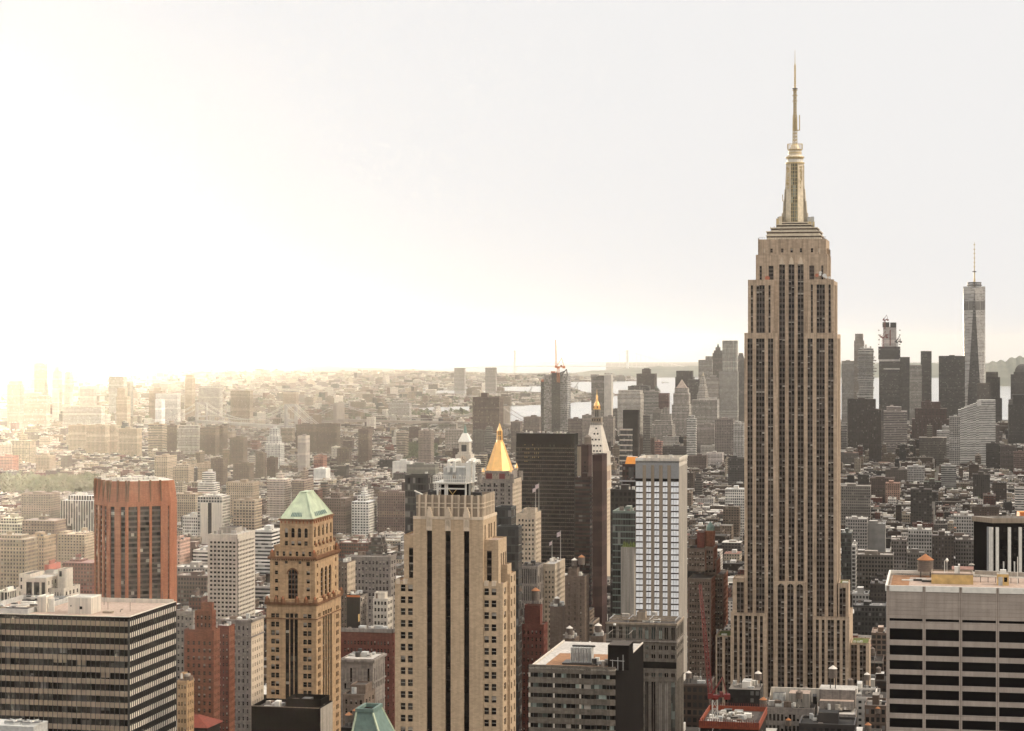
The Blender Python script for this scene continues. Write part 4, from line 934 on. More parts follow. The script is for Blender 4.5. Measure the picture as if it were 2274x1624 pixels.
# ================================================================ orange brick tower with cut corners
def orange_tower():
    d = 1375; th = radians(-24)
    F = Fr(c1(1105, 0)[0], c1(1482, 0)[0], d, dep=30, th=th); F.keep(1335, 205, 382)
    R = F.root('orange_brick_tower', 'orange brick tower with cut corners, dark window strips and sloped blank crown', 'skyscraper')
    Z = lambda b: F.z(c1(0, b)[1], F.w/2, 0); X = lambda a: F.x(c1(a, 0)[0])
    W = F.w; ch = 9.0; S = 1375/4700*.2551
    # plan, counter-clockwise from the front right: front, right chamfer, right ... left, left chamfer
    # the chamfer and left side run back so that they show at the measured pixels
    def back(px, x0, y0, ang):
        k = (px-CX)/FPX; o = F.W(x0, y0); dx, dy = cos(ang), sin(ang); wx_ = (dx*F.uu[0]+dy*F.vv[0], dx*F.uu[1]+dy*F.vv[1])
        t = (k*o[1]-o[0])/(wx_[0]-k*wx_[1]); return x0+t*dx, y0+t*dy
    pc = back(c1(935, 0)[0], 0, 0, radians(140)); pl = back(c1(820, 0)[0], pc[0], pc[1], radians(98))
    poly = [(0, 0), (W, 0), (W+6, 6), (W+6, 34), (W, 42), (0, 42), (pl[0], pl[1]+.1), pc]
    if pl[1] > 41: poly[5] = (0, pl[1]+6)
    cxm = sum(p[0] for p in poly)/8; cym = sum(p[1] for p in poly)/8
    zs, zt = Z(1352), Z(1172); sc = .93
    poly2 = [(cxm+(p[0]-cxm)*sc, cym+(p[1]-cym)*sc) for p in poly]
    wall = MB(); m = 'orange_brick'; fh = 26*S*1.0
    def side(a, b, cols, n=0):
        L = math.hypot(b[0]-a[0], b[1]-a[1]); u = ((b[0]-a[0])/L, (b[1]-a[1])/L); f = Facade(wall, a[0], a[1], u[0], u[1])
        for op in f.cut(0, L, 0, zs, [(L*p, L*q, [(20, Z(1392))]) for p, q in cols], m, 1.2):
            k = max(1, round((op[3]-op[2])/3.4)); h = (op[3]-op[2])/k; o = MB()
            for j in range(k):
                z = op[2]+j*h; f.quad(o, op[0], op[1], z, z+h*.4, 'spandrel_grey', 1.15)
                nn = max(1, int((op[1]-op[0])/1.6))
                for q in range(nn): f.quad(o, op[0]+(op[1]-op[0])*q/nn, op[0]+(op[1]-op[0])*(q+1)/nn, z+h*.4, z+h, RND.choice(('glass_dark', 'glass_brown', 'glass_mid', 'glass_brown')) if RND.random() > .06 else 'blind', 1.2)
            o.build('window_strip', R)
        return f, L
    def fr(a): return (X(a))/W
    fF, LF = side(poly[0], poly[1], [(fr(1118), fr(1198)), (fr(1220), fr(1302)), (fr(1322), fr(1400)), (fr(1462), fr(1472))])
    side(poly[7], poly[0], [(.14, .36), (.66, .9)]); side(poly[6], poly[7], [(.04, .24), (.36, .58), (.7, .92)])
    for i in (1, 2, 3, 4, 5): wall.wallq(poly[i], poly[(i+1) % 8], 0, zs, m)
    wall.build('wall', R)
    cr = MB(); cr.prism(poly, zs, zt, m, 'roof_silver', poly2=poly2)
    def rib(i, j, t):
        p = (poly[i][0]+(poly[j][0]-poly[i][0])*t, poly[i][1]+(poly[j][1]-poly[i][1])*t); q = (poly2[i][0]+(poly2[j][0]-poly2[i][0])*t, poly2[i][1]+(poly2[j][1]-poly2[i][1])*t)
        L = math.hypot(poly[j][0]-poly[i][0], poly[j][1]-poly[i][1]); u = ((poly[j][0]-poly[i][0])/L, (poly[j][1]-poly[i][1])/L); n = (u[1], -u[0]); w, e = .4, 2.2
        A = [(p[0]-u[0]*w, p[1]-u[1]*w), (p[0]-u[0]*w+n[0]*.15, p[1]-u[1]*w+n[1]*.15), (p[0]+u[0]*w+n[0]*.15, p[1]+u[1]*w+n[1]*.15), (p[0]+u[0]*w, p[1]+u[1]*w)]
        B = [(q[0]-u[0]*w, q[1]-u[1]*w), (q[0]-u[0]*w+n[0]*e, q[1]-u[1]*w+n[1]*e), (q[0]+u[0]*w+n[0]*e, q[1]+u[1]*w+n[1]*e), (q[0]+u[0]*w, q[1]+u[1]*w)]
        cr.prism(A, zs, zt+.6, 'rust_stone', m, poly2=B)  # ribs in darker stone, their shadow side painted in
    for t in (fr(1112), fr(1208), fr(1312), fr(1405)): rib(0, 1, t)
    for t in (.1, .5, .95): rib(7, 0, t)
    for t in (.0, .33, .66, .98): rib(6, 7, t)
    cr.build('crown', R)
    o = MB()
    for k in range(9): x = X(1020)+(X(1430)-X(1020))*k/9; o.box(x, x+2.6, 12, 22, zt, zt+1.6, 'roof_silver')
    o.build('roof_equipment', R)
orange_tower()
# ================================================================ other buildings near and middling
ST = {'punch': (2.9, 3.4, .42, .52, .03), 'pair': (3.6, 3.4, .62, .5, .03), 'ribbon': (3.2, 3.6, 1.01, .48, .04), 'strips': (3.0, 3.6, .52, .8, .035), 'grid': (3.4, 3.6, .72, .66, .04),
      'fins': (3.4, 3.6, .74, 1.01, .03), 'dense': (2.0, 3.2, .55, .55, .05), 'blank': (4, 4, 0, 0, .05), 'curtain': (1.6, 3.8, .94, .8, .05), 'loft': (2.7, 3.8, .62, .58, .03), 'slab': (3.2, 2.9, .5, .45, .04)}
BR = (.115, .082, .062); TAN = (.30, .235, .17); GRY = (.20, .18, .16); WHT = (.60, .56, .50); RED = (.17, .075, .055); DRK = (.05, .043, .038); PNK = (.40, .30, .25); CRM = (.45, .38, .29); MAR = (.05, .028, .024); PALE = (.42, .385, .335)
def water_tank(F, x, y, z, r, label, h=None, cone='tank_cone_orange', legs=True, stem=1.6):
    r *= .8
    w = F.W(x, y); t = empty('water_tank', label, 'water tank', (w[0], w[1], z), -F.th, 'rooftop water tanks'); h = h or r*1.9
    a = MB(); a.cone(0, 0, stem, r, stem+h, r*.97, 'tank_wood', 16, None, bottom=True)
    for k in range(1, 6): a.cone(0, 0, stem+h*k/6-.04, r*1.02, stem+h*k/6+.04, r*1.02, 'steel_dark', 16)
    a.build('tank', t)
    b = MB(); b.cone(0, 0, stem+h-.02, r*1.1, stem+h+r*.75, .04, cone, 16, bottom=True); b.build('tank_roof', t)
    for sx in (-1, 1):
        for sy in (-1, 1): c = MB(); c.bar((sx*r*.6, sy*r*.6, 0), (sx*r*.6, sy*r*.6, stem), .14, 'steel_dark'); c.build('leg', t)
    return t
def add_real(R, F, x0, x1, y0, y1, z0, z1, m, front, side, fh, cap, Wn, mw=.6, hw=.55, top=2.0, g='glass_dark', blind=.22, dep=.35, rail=True, roof='roof_tar', nx=1, mside=None):
    """box with real window openings: front / side = number of window columns"""
    wall = MB(); rows = []; z = z1-top
    while z > max(z0+2, 20) and len(rows) < 40: rows.append((z-fh*hw, z)); z -= fh
    for ox, oy, u, n, L, mm in ((x0, y0, (1, 0), front, x1-x0, m), (x1, y0, (0, 1), side, y1-y0, mside or m)):
        f = Facade(wall, ox, oy, *u)
        if not n: f.quad(wall, 0, L, z0, z1, mm); continue
        mar = min(1.2, L*.05); step = (L-2*mar)/n
        for op in f.cut(0, L, z0, z1, [(mar+step*(k+.5-mw/2), mar+step*(k+.5+mw/2), rows) for k in range(n)], mm, dep): Wn.add(f, op, g, blind, rail, 'mullion_steel', nx)
    shell(wall, x0, x1, y0, y1, z0, z1, m, None, 'LB'); wall.face([(x0, y0, z1-.5), (x1, y0, z1-.5), (x1, y1, z1-.5), (x0, y1, z1-.5)], roof)
    parapet(wall, x0-.02, x1+.02, y0-.02, y1+.02, z1-.5, .55, m, .35)
    return wall.build('wall', R)
def clutter(R, x0, x1, y0, y1, z, n, seed, name='roof_equipment', hmax=2.5):
    RR = random.Random(seed)
    for k in range(n):
        o = MB(); nm = 'air_handler'; w, l, h = .8+RR.random()*3, .8+RR.random()*3, .5+RR.random()*hmax; x = x0+RR.random()*max(.1, x1-x0-w); y = y0+RR.random()*max(.1, y1-y0-l)
        m = RR.choice(('hvac_grey', 'steel_white', 'steel_dark', 'concrete', 'roof_silver', 'brown_stone'))
        if RR.random() < .25: nm = 'roof_vent'; o.cone(x, y, z, w*.4, z+h, w*.4, m, 10, m)
        elif RR.random() < .25: nm = 'roof_pipe'; o.bar((x, y, z+h*.4), (x+w*2 if x+w*2 < x1 else x-w, y, z+h*.4), .2, m)
        else: o.box(x, x+w, y, y+l, z, z+h, m)
        o.build(nm, R)
def bulk(R, x0, x1, y0, y1, z, h, m='brown_stone', top='roof_tar'):
    o = MB(); o.box(x0, x1, y0, y1, z, z+h, m, top=top); parapet(o, x0-.05, x1+.05, y0-.05, y1+.05, z+h, .3, m, .25); return o.build('roof_bulkhead', R)
NBLK = 0
def blk(name, label, cv, zL, zR, zS, zT, d, col=BR, st='punch', rc=(.2, .18, .16), yb=None, pent=True, steps=(), cat='building', group=None, dep=None, th=TH, cst=None, one=False, au=False):
    """a building whose windows are too small to be modelled one by one"""
    global NBLK; NBLK += 1; RR = random.Random(NBLK*17)
    if au and yb and d < 4200: yy = cv(0, yb)[1]-LVL; d = max(d, min(4600, 221*FPX/yy if 221*FPX/yy < 3000 else max(3000, 239*FPX/yy)))
    xL, yT = cv(zL, zT); xR = cv(zR, 0)[0]; xS = cv(zS, 0)[0] if zS else None
    F = Fr(xL, xR, d, xS, dep or 28, th); zt = F.z(yT)
    if yb: F.keep(cv(0, yb)[1])
    pu, pv, wr, hr, gl = ST[st]; w = (wr, hr, gl)
    mb = MB(); W, D = F.w, F.dep
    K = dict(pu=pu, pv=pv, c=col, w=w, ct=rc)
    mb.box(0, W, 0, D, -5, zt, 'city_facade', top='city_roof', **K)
    if not steps:
        b = (0, 0, 0)
        for q in ((0, W, 0, .5), (0, W, D-.5, D), (0, .5, .5, D-.5), (W-.5, W, .5, D-.5)): mb.box(q[0]-.05, q[1]+.05, q[2]-.05, q[3]+.05, zt, zt+1.1, 'city_facade', top='city_roof', c=col, w=b, ct=tuple(min(.8, t*1.3+.05) for t in col))
    z = zt
    for (f0, f1, g0, g1, py) in steps:                     # upper setbacks: fractions of the plan, top in the crop's own pixels
        z2 = F.z(cv(0, py)[1]); mb.box(W*f0, W*f1, D*g0, D*g1, z, z2, 'city_facade', top='city_roof', **K)
    if one:
        R = mb.build(name); R.location = (F.o[0], F.o[1], 0); R.rotation_euler = (0, 0, -F.th); tag(R, label, cat, group)
    else:
        R = F.root(name, label, cat, group); mb.build('wall', R)
    if pent and not one:
        zz = zt if not steps else F.z(cv(0, steps[-1][4])[1]); f0, f1, g0, g1 = (0, 1, 0, 1) if not steps else steps[-1][:4]
        a = RR.uniform(.2, .45); b = a+RR.uniform(.2, .4); o = MB(); h = RR.uniform(2.5, 5)
        o.box(W*(f0+(f1-f0)*a), W*(f0+(f1-f0)*min(b, .95)), D*(g0+(g1-g0)*.35), D*(g0+(g1-g0)*.75), zz, zz+h, 'city_facade', top='city_roof', c=tuple(t*.9 for t in col), ct=rc); o.build('roof_bulkhead', R)
        if d < 2600:
            o = MB()
            for k in range(RR.randint(4, 9)):
                x = W*(f0+(f1-f0)*RR.uniform(.08, .85)); y = D*(g0+(g1-g0)*RR.uniform(.1, .9)); s = RR.uniform(.8, 2.5); o.box(x, x+s, y, y+s, zz, zz+RR.uniform(.6, 2.5), RR.choice(('steel_white', 'hvac_grey', 'steel_dark', 'tank_wood')))
            o.build('roof_equipment', R)
    return F, R, zt

def near_blocks():
    # white grid office
    F = Fr(c5(1500, 0)[0], c5(1716, 0)[0], 1500, c5(1843, 0)[0]); F.keep(c5(0, 760)[1]); R = F.root('white_grid_office', 'white office block with a regular grid of square windows on two sides', 'office block')
    zt = F.z(c5(0, 205)[1]); Wn = Windows(R, 100)
    add_real(R, F, 0, F.w, 0, F.dep, 0, zt, 'white_stone', 7, 11, 31*.3073*1500/4700, 100, Wn, .68, .5, 5.0, 'glass_dark', .1, .5, False, 'roof_silver'); Wn.done()
    bulk(R, F.w*.2, F.w*.75, F.dep*.3, F.dep*.7, zt, 3.5, 'concrete'); clutter(R, 1, F.w-2, 2, F.dep-3, zt-.4, 12, 3)
    o = MB(); Facade(o, F.w, 0, 0, 1).slab(o, -.1, 1.2, 2, zt-3, 'dark_stone', 0, .12); o.build('corner_strip', R)
    # bright window grid tower
    F = Fr(c7(797, 0)[0], c7(1078, 0)[0], 1100, c7(1131, 0)[0]); F.keep(c7(0, 885)[1]); R = F.root('bright_grid_tower', 'slender stone tower whose bluish white windows mirror the sky', 'skyscraper')
    W, D = F.w, F.dep; zt = F.z(c3(0, 1215)[1]); zq = F.z(c3(0, 1408)[1]); zb = F.z(c3(0, 1385)[1]); wall = MB(); f = Facade(wall, 0, 0, 1, 0); fs = Facade(wall, W, 0, 0, 1); m = 'panel_tan'
    X3 = lambda a: F.x(c3(a, 0)[0])
    cs = [(X3(a), X3(b)) for a, b in ((1076, 1138), (1166, 1210), (1237, 1281), (1310, 1353), (1382, 1450))]; cs[0] = (.15, cs[0][1]); fh = 40*.3438*1100/4700
    n = int((zq-10)/fh); h = fh
    for op in f.cut(0, W, 0, zq, [(a, b, [(zq-n*h, zq)]) for a, b in cs], m, .7):
        for j in range(n):
            o = MB(); z = op[2]+j*h
            f.quad(o, op[0], op[1], z, z+h*.24, 'spandrel_grey', .7); k = 3 if op[1]-op[0] > 4.0 else 2  # dark strip under the panes paints the recess shadow
            for q in range(k):
                a, b = op[0]+(op[1]-op[0])*q/k, op[0]+(op[1]-op[0])*(q+1)/k; t0, t1 = RND.uniform(.05, .2), .68; o.face([f.P(a+.05, z+h*.24, t0), f.P(b-.05, z+h*.24, t0), f.P(b-.05, z+h, t1), f.P(a+.05, z+h, t1)], 'bright_glass'); f.quad(o, a-.05, a+.05, z+h*.24, z+h, 'steel_grey', .04)
            o.build('window', R)
    f.quad(wall, 0, W, zq, zb, 'black_panel'); f.slab(wall, 0, W, zb, zt, 'steel_grey', .3, .0)
    for a, b in ((1138, 1166), (1210, 1237), (1281, 1310), (1353, 1382)): f.slab(wall, X3(a), X3(b), zq-30, zt-3.2, 'panel_tan', 0, .35)
    f.slab(wall, 0, X3(1142), zt-1, zt+.6, 'steel_white', .5, .2); f.slab(wall, X3(1142), W, zt-1, zt+.6, 'panel_pale', .5, .2)
    nS = 9
    for op in fs.cut(0, D, 0, zt-1, [(D*(k+.22)/nS, D*(k+.78)/nS, [(5, zt-4)]) for k in range(nS)], 'panel_pale', .5): o = MB(); fs.quad(o, *op[:4], 'spandrel_grey', .5); o.build('window_strip', R)
    fs.slab(wall, 0, D, zt-1, zt+.6, 'panel_pale', .5, .2)
    shell(wall, 0, W, 0, D, 0, zt, m, None, 'LB'); wall.face([(.1, .1, zt-2), (W, .1, zt-2), (W, D, zt-2), (.1, D, zt-2)], 'roof_silver'); parapet(wall, 0, W, 0, D, zt-2, 2.2, 'panel_pale', .5); wall.build('wall', R); clutter(R, 2, W-3, 4, D-4, zt-2, 9, 5)
    # stone block with tall penthouse windows in front of it
    F = Fr(c7(608, 0)[0], c7(1062, 0)[0], 950, c7(1108, 0)[0]); F.keep(1624, 1347, 1520); R = F.root('stone_office_block', 'brownish stone block with tall dark attic windows below the bright grid tower', 'office block')
    Z = lambda b: F.z(c7(0, b)[1]); W, D = F.w, F.dep; Wn = Windows(R, 100); m = 'office_stone'; wall = MB(); f = Facade(wall, 0, 0, 1, 0); fs = Facade(wall, W, 0, 0, 1)
    zt = Z(938); cols = []
    X = lambda a: F.x(c7(a, 0)[0])
    for a, b in ((625, 670), (692, 712), (734, 757), (776, 798), (818, 840), (860, 880), (900, 925), (948, 968), (985, 1008), (1028, 1050)):
        cols.append((X(a), X(b), [(Z(1035), Z(958)), (Z(1102), Z(1075)), (Z(1158), Z(1132)), (Z(1278), Z(1252))]+[(10, Z(1310))]))
    for op in f.cut(0, W, 0, zt, cols, m, .5): Wn.add(f, op, 'glass_green' if RND.random() < .3 else 'glass_dark', .05, False, nx=2)
    for op in fs.cut(0, D, 0, zt, [(D*(k+.2)/5, D*(k+.75)/5, [(Z(1035), Z(960)), (Z(1102), Z(1075)), (Z(1158), Z(1132))]+[(10, Z(1300))]) for k in range(5)], m, .5): Wn.add(fs, op, 'glass_dark', .1, False)
    f.slab(wall, -.4, W+.4, Z(1052), Z(1046), 'grey_stone', 0, .6); fs.slab(wall, 0, D, Z(1052), Z(1046), 'grey_stone', 0, .6)
    f.slab(wall, 0, W, Z(1222), Z(1180), 'black_panel', 0, .03); f.slab(wall, -.3, W+.3, zt-.4, zt+.5, 'panel_tan', .3, .3); fs.slab(wall, -.3, D, zt-.4, zt+.5, 'panel_tan', .3, .3)
    shell(wall, 0, W, 0, D, 0, zt, m, 'roof_tar', 'LB'); wall.build('wall', R); Wn.done()
    o = MB()
    for y in (3, 9, 15): o.bar((1, y, zt+1.5), (W-1, y, zt+1.5), .25, 'panel_tan')
    for x in (1, W*.3, W*.6, W-1): o.bar((x, 3, zt+1.5), (x, min(D-1, 19), zt+1.5), .22, 'steel_grey'); o.bar((x, 3, zt), (x, 3, zt+1.5), .15, 'steel_grey')
    o.bar((.5, .8, zt+1), (.5, .8, zt+4), .12, 'steel_white'); o.build('roof_frame', R); clutter(R, 2, W-4, 4, D-4, zt, 16, 8); bulk(R, W*.4, W*.52, 8, 14, zt, 4, 'panel_tan')
    # curved banded office at the bottom, black lift tower on top
    F = Fr(c7(107, 0)[0], c7(668, 0)[0], 800, c7(848, 0)[0]); F.keep(1640); R = F.root('curved_corner_office', 'low banded office block with a wavy corner and a pinkish roof', 'office block')
    Z = lambda b: F.z(c7(0, b)[1]); Xx = lambda a: F.x(c7(a, 0)[0]); W, D = F.w, F.dep; zt = Z(1235)
    x1, x2 = Xx(440), Xx(580); P = [(0, 0), (x1, 0), (x1+1.5, -.55), ((x1+x2)/2, -.75), (x2-2.0, -.1), (x2, .3), (x2+1.8, -.5), (W-2.2, -.6), (W, 0)]
    wall = MB(); core = [(p[0], p[1]+.5) for p in P]+[(W-.5, D-.5), (0.5, D-.5)]; wall.prism(core, 0, zt-.5, 'black_panel', None)
    fs = Facade(wall, W, 0, 0, 1); fs.slab(wall, 0, D, 3, zt, 'black_panel', .5, 0.05); wall.build('wall', R)
    y0 = 1188; seq = [(1188, 1240)]+[(1268+k*65.5, 1306+k*65.5) for k in range(9)]
    prev = None
    for (a, b) in seq:
        s = MB(); za, zb = Z(a+22), Z(b+22)
        if zb < 2: break
        poly = P+[(W, .6)]+[(p[0], p[1]+.55) for p in reversed(P)]
        poly = P+[(W-.01, .5)]+[(p[0], p[1]+.5) for p in reversed(P[:-1])]
        s.prism(poly, zb, za, 'office_stone', 'office_stone', bottom=True); 
        for i in range(len(P)-1):
            L = math.hypot(P[i+1][0]-P[i][0], P[i+1][1]-P[i][1]); u = ((P[i+1][0]-P[i][0])/L, (P[i+1][1]-P[i][1])/L); ff = Facade(s, P[i][0], P[i][1], *u); k = max(1, int(L/2.2))
            for j in range(k): ff.quad(s, L*j/k, L*j/k+.06, zb, za, 'steel_dark', -.02)
        s.build('spandrel_band', R)
        if prev:
            g = MB()
            for i in range(len(P)-1):
                L = math.hypot(P[i+1][0]-P[i][0], P[i+1][1]-P[i][1]); u = ((P[i+1][0]-P[i][0])/L, (P[i+1][1]-P[i][1])/L); ff = Facade(g, P[i][0], P[i][1]+.3, *u); k = max(1, int(L/1.8))
                for j in range(k): ff.quad(g, L*j/k, L*(j+1)/k, za, prev, RND.choice(('glass_dark', 'glass_dark', 'glass_mid', 'glass_green') if i < 1 else ('glass_green', 'glass_dark', 'glass_dark')) if RND.random() > .03 else 'blind', .05)
                for j in range(0, k+1): ff.quad(g, L*j/k-.03, L*j/k+.03, za, prev, 'steel_grey', .02)
            for xx in (Xx(112), Xx(270), Xx(440)): g.bar((xx, .4, za), (xx, .4, prev), .35, 'panel_pale')
            g.build('window_band', R)
        prev = zb
    o = MB(); Pr = [(p[0], p[1]+.5) for p in P]+[(W-.4, D-.4), (.4, D-.4)]; o.face([(p[0], p[1], zt-.1) for p in Pr], 'roof_silver'); o.box(W*.14, W*.86, 2.2, D*.55, zt-.09, zt+.02, 'roof_orange')
    o.prism(P+[(W-.01, .5)]+[(p[0], p[1]+.5) for p in reversed(P[:-1])], zt-.1, zt+.5, 'panel_pale', 'panel_pale'); o.box(0, .5, .5, D, zt-.1, zt+.5, 'panel_pale'); o.box(W-.5, W, .6, D, zt-.1, zt+.5, 'panel_pale'); o.build('roof', R)
    o = MB(); x0, x1 = Xx(612), Xx(748); o.box(x0, x1, 2.5, 14, zt, zt+160*.3438*800/4700, 'black_panel', top='roof_tar'); parapet(o, x0, x1, 2.5, 14, zt+27*.98*.3438*6/2.0*.5, .01, 'concrete', .2); o.build('lift_tower', R)
    o = MB(); o.cone((x0*2+x1)/3, 2.3, zt+17, .5, zt+17.6, .5, 'dish_white', 10, 'dish_white'); 
    for k in range(3): o.bar((x0+2+k*2, 1.4, zt), (x0+2+k*2, 1.4, zt+4+k), .1, 'hvac_grey')
    o.bar((x0+1, 1.2, zt+3.8), (x0+6.5, 1.2, zt+3.6), .1, 'hvac_grey'); o.build('aerial', R)
    o = MB(); xa, xb = Xx(340), Xx(480)
    for k in range(8): xx = xa+(xb-xa)*k/8; o.box(xx, xx+(xb-xa)/8-.25, 13, 19, zt+.8, zt+6.5, 'hvac_grey'); o.cone(xx+1, 16, zt+6.5, .9, zt+7.1, .9, 'steel_dark', 10, 'steel_dark'); o.box(xx+.3, xx+(xb-xa)/8-.6, 12.95, 13.1, zt+1.4, zt+4.5, 'steel_dark')
    o.box(xa-3, xb+6, 11, 20, zt, zt+.8, 'steel_dark'); o.build('cooling_tower', R); clutter(R, Xx(480), Xx(600), 8, 20, zt, 12, 31)
    # black box with pale end wall
    F = Fr(c6(-30, 0)[0], c6(410, 0)[0], 690, c6(494, 0)[0]); F.keep(1640); R = F.root('black_box_building', 'plain black box building with one pale blank end wall', 'building')
    W, D = F.w, F.dep; zt = F.z(c6(0, 1475)[1]); wall = MB(); wall.box(0, W, 0, D, 0, zt-1.2, 'black_panel', top='roof_tar'); parapet(wall, 0, W, 0, D, zt-1.2, 1.2, 'black_panel', .4); f = Facade(wall, 0, 0, 1, 0); f.slab(wall, -.05, W+.05, zt-.15, zt+.05, 'panel_tan', .1, .05); wall.build('wall', R)
    o = MB(); fs = Facade(o, W, 0, 0, 1); fs.slab(o, .5, D-.2, 3, zt-.3, 'concrete', 0, .12); fs.slab(o, -.2, .5, 3, zt, 'black_panel', 0, .2); o.build('end_wall', R)
    o = MB(); parapet(o, W*.45, W-.8, D*.3, D-.6, zt-1.2, 3.2, 'black_panel', .3); o.build('plant_screen', R); clutter(R, W*.48, W-3, D*.34, D-3, zt-1.1, 14, 12); clutter(R, 2, W*.4, 2, D-3, zt-1.1, 9, 13, 'roof_plant')
    # dark green hipped roof
    F = Fr(c6(600, 0)[0], c6(838, 0)[0], 760, dep=36); F.keep(1640); R = F.root('dark_green_roof_building', 'building with a dark green hipped copper roof and a square hatch on top', 'building')
    W = F.w; zt = F.z(c6(0, 1490)[1], None, 15); s = 760/4700*.3438; c = F.x(c6(730, 0)[0], 15); o = MB()
    A = [(-3, 0), (W+4, 0), (W+4, 30), (-3, 30)]; h = 55*s; B = [(c-h, 15-6), (c+h, 15-6), (c+h, 15+6), (c-h, 15+6)]; o.prism(A, zt-26, zt, 'copper_dark', 'copper_dark', poly2=B)
    for i in range(4): j = (i+1) % 4; o.bar((A[i][0], A[i][1], zt-26), (B[i][0], B[i][1], zt), .3, 'copper_green')
    for k in range(1, 14): t = k/14; o.bar((A[0][0]+(A[1][0]-A[0][0])*t, 0, zt-26), (B[0][0]+(B[1][0]-B[0][0])*t, 9, zt), .06, 'copper_dark')
    o.build('roof', R); o = MB(); parapet(o, c-h-.4, c+h+.4, 8.6, 21.4, zt, 1.3, 'copper_dark', .9); o.box(c-h+.5, c+h-.5, 9.5, 20, zt, zt+.1, 'black_panel'); o.build('roof_hatch', R)
    o = MB(); o.box(-2.6, W+3.6, .4, 29.6, 0, zt-26, 'grey_stone', top=None); o.build('wall', R)
    # red roof bottom left
    F = Fr(c5(1277, 0)[0], c5(1500, 0)[0], 900, dep=20); F.keep(1640); R = F.root('red_roof_building', 'small building with a bright red hipped roof', 'building'); W = F.w; s = 900/4700*.3073; z0 = F.z(c5(0, 1603)[1]); z1 = F.z(c5(0, 1512)[1], None, 8); o = MB()
    xa, xb = F.x(c5(1352, 0)[0], 8), F.x(c5(1432, 0)[0], 8)
    o.prism([(0, 0), (W, 0), (W+1, 18), (-1, 18)], z0, z1, 'red_tile', 'red_tile', poly2=[(xa, 7.5), (xb, 7.5), (xb, 10), (xa, 10)], bottom=True); o.bar((xa, 8.7, z1), (xb, 8.7, z1), .3, 'red_tile'); o.build('roof', R); o = MB(); o.box(.5, W-.5, .5, 17, 0, z0, 'dark_stone', top=None); o.build('wall', R)
    # cooling unit on a roof at the corner
    F = Fr(-60, c5(242, 0)[0], 560, dep=9); F.keep(1640); R = F.root('corner_low_roof', 'pale rooftop with two round cooling fans at the very corner', 'building'); z1 = F.z(c5(0, 1592)[1]); o = MB(); o.box(0, F.w, 0, 9, z1-3.2, z1, 'hvac_grey'); 
    for k in (.52, .80): o.cone(F.w*k+1, 4.5, z1, 2.9, z1+.5, 2.9, 'hvac_grey', 20, 'steel_dark'); 
    o.build('cooling_unit', R)
    for k in (.52, .80):
        q = MB(); q.cone(F.w*k+1, 4.5, z1+.5, .8, z1+.75, .6, 'steel_white', 12, 'steel_white')
        for b in range(5): q.bar((F.w*k+1, 4.5, z1+.6), (F.w*k+1+2.5*cos(b*1.26), 4.5+2.5*sin(b*1.26), z1+.6), .18, 'hvac_grey')
        q.build('fan', R)
    o = MB(); o.box(.3, F.w-.3, .3, 9, 0, z1-3.2, 'dark_stone', top=None); o.build('wall', R)
    # orange-red brick apartment house and its neighbours
    def brickhouse(name, label, cv, zL, zR, zS, zT, d, m, nf, ns, yb, fh=3.4, mw=.42, top=3.5, cap=60, steps=(), roof='roof_tar', cat='apartment building', blind=.25, seed=1, hw=.5, mside=None, g='glass_dark', crn=None, dep=None):
        F = Fr(cv(zL, 0)[0], cv(zR, 0)[0], d, cv(zS, 0)[0] if zS else None, dep); F.keep(cv(0, yb)[1]); R = F.root(name, label, cat); Wn = Windows(R, cap); zt = F.z(cv(0, zT)[1])
        add_real(R, F, 0, F.w, 0, F.dep, 0, zt, m, nf, ns, fh, cap, Wn, mw, hw, top, g, blind, .3, True, roof, mside=mside)
        z = zt
        for (a, b, g0, g1, py, nf2, ns2) in steps:
            z2 = F.z(cv(0, py)[1]); add_real(R, F, F.w*a, F.w*b, F.dep*g0, F.dep*g1, z-.5, z2, m, nf2, ns2, fh, cap, Wn, mw, hw, 2.2, g, blind, .3, True, roof); z = z2
        Wn.done(); clutter(R, 1, F.w-2, F.dep*.3, F.dep-2, zt-.4, 10, seed)
        if crn:
            o = MB(); f = Facade(o, 0, 0, 1, 0); fs = Facade(o, F.w, 0, 0, 1)
            for zz, pr, hh in crn: zq = F.z(cv(0, zz)[1]); f.slab(o, -pr, F.w+pr, zq-hh, zq, 'grey_stone', 0, pr); fs.slab(o, -pr, F.dep+pr, zq-hh, zq, 'grey_stone', 0, pr)
            o.build('cornice', R)
        return F, R, zt
    brickhouse('brick_apartment_tower', 'orange brick apartment tower with stepped top behind the dark banded office', c5, 1330, 1545, 1582, 895, 930, 'rust_brick', 5, 3, 1450, 3.3, .42, 5, 60, [(.32, .9, .2, .8, 760, 4, 3), (.5, .85, .35, .75, 705, 3, 2)])
    brickhouse('brick_apartment_wing', 'narrow rust brick wing beside the orange brick apartment tower', c5, 1572, 1655, 1682, 865, 985, 'red_brick', 3, 4, 1420, 3.3, .4, 4, 50, mside='rust_brick', seed=4)
    brickhouse('cornice_apartment_block', 'grey stone apartment block with heavy cornice and arched top floor', c5, 1575, 1815, 1905, 830, 1010, 'grey_stone', 7, 5, 1400, 3.6, .36, 2.5, 70, roof='roof_silver', mside='cream_trim', crn=[(820, .8, 1.2), (940, .5, .6)], seed=6)
    brickhouse('tan_apartment_house', 'small tan apartment house low between the banded office and the brick tower', c5, 1278, 1350, 1395, 1262, 820, 'gold_stone', 3, 3, 1500, 3.3, .4, 1.5, 24, [(.1, .5, .3, .8, 1215, 2, 1)], seed=7)
    brickhouse('grey_loft_with_tanks', 'grey loft block with dome shaped tanks on its roof', c5, 1268, 1395, 1420, 760, 1100, 'grey_stone', 4, 2, 930, 3.8, .5, 2.5, 30, seed=8)
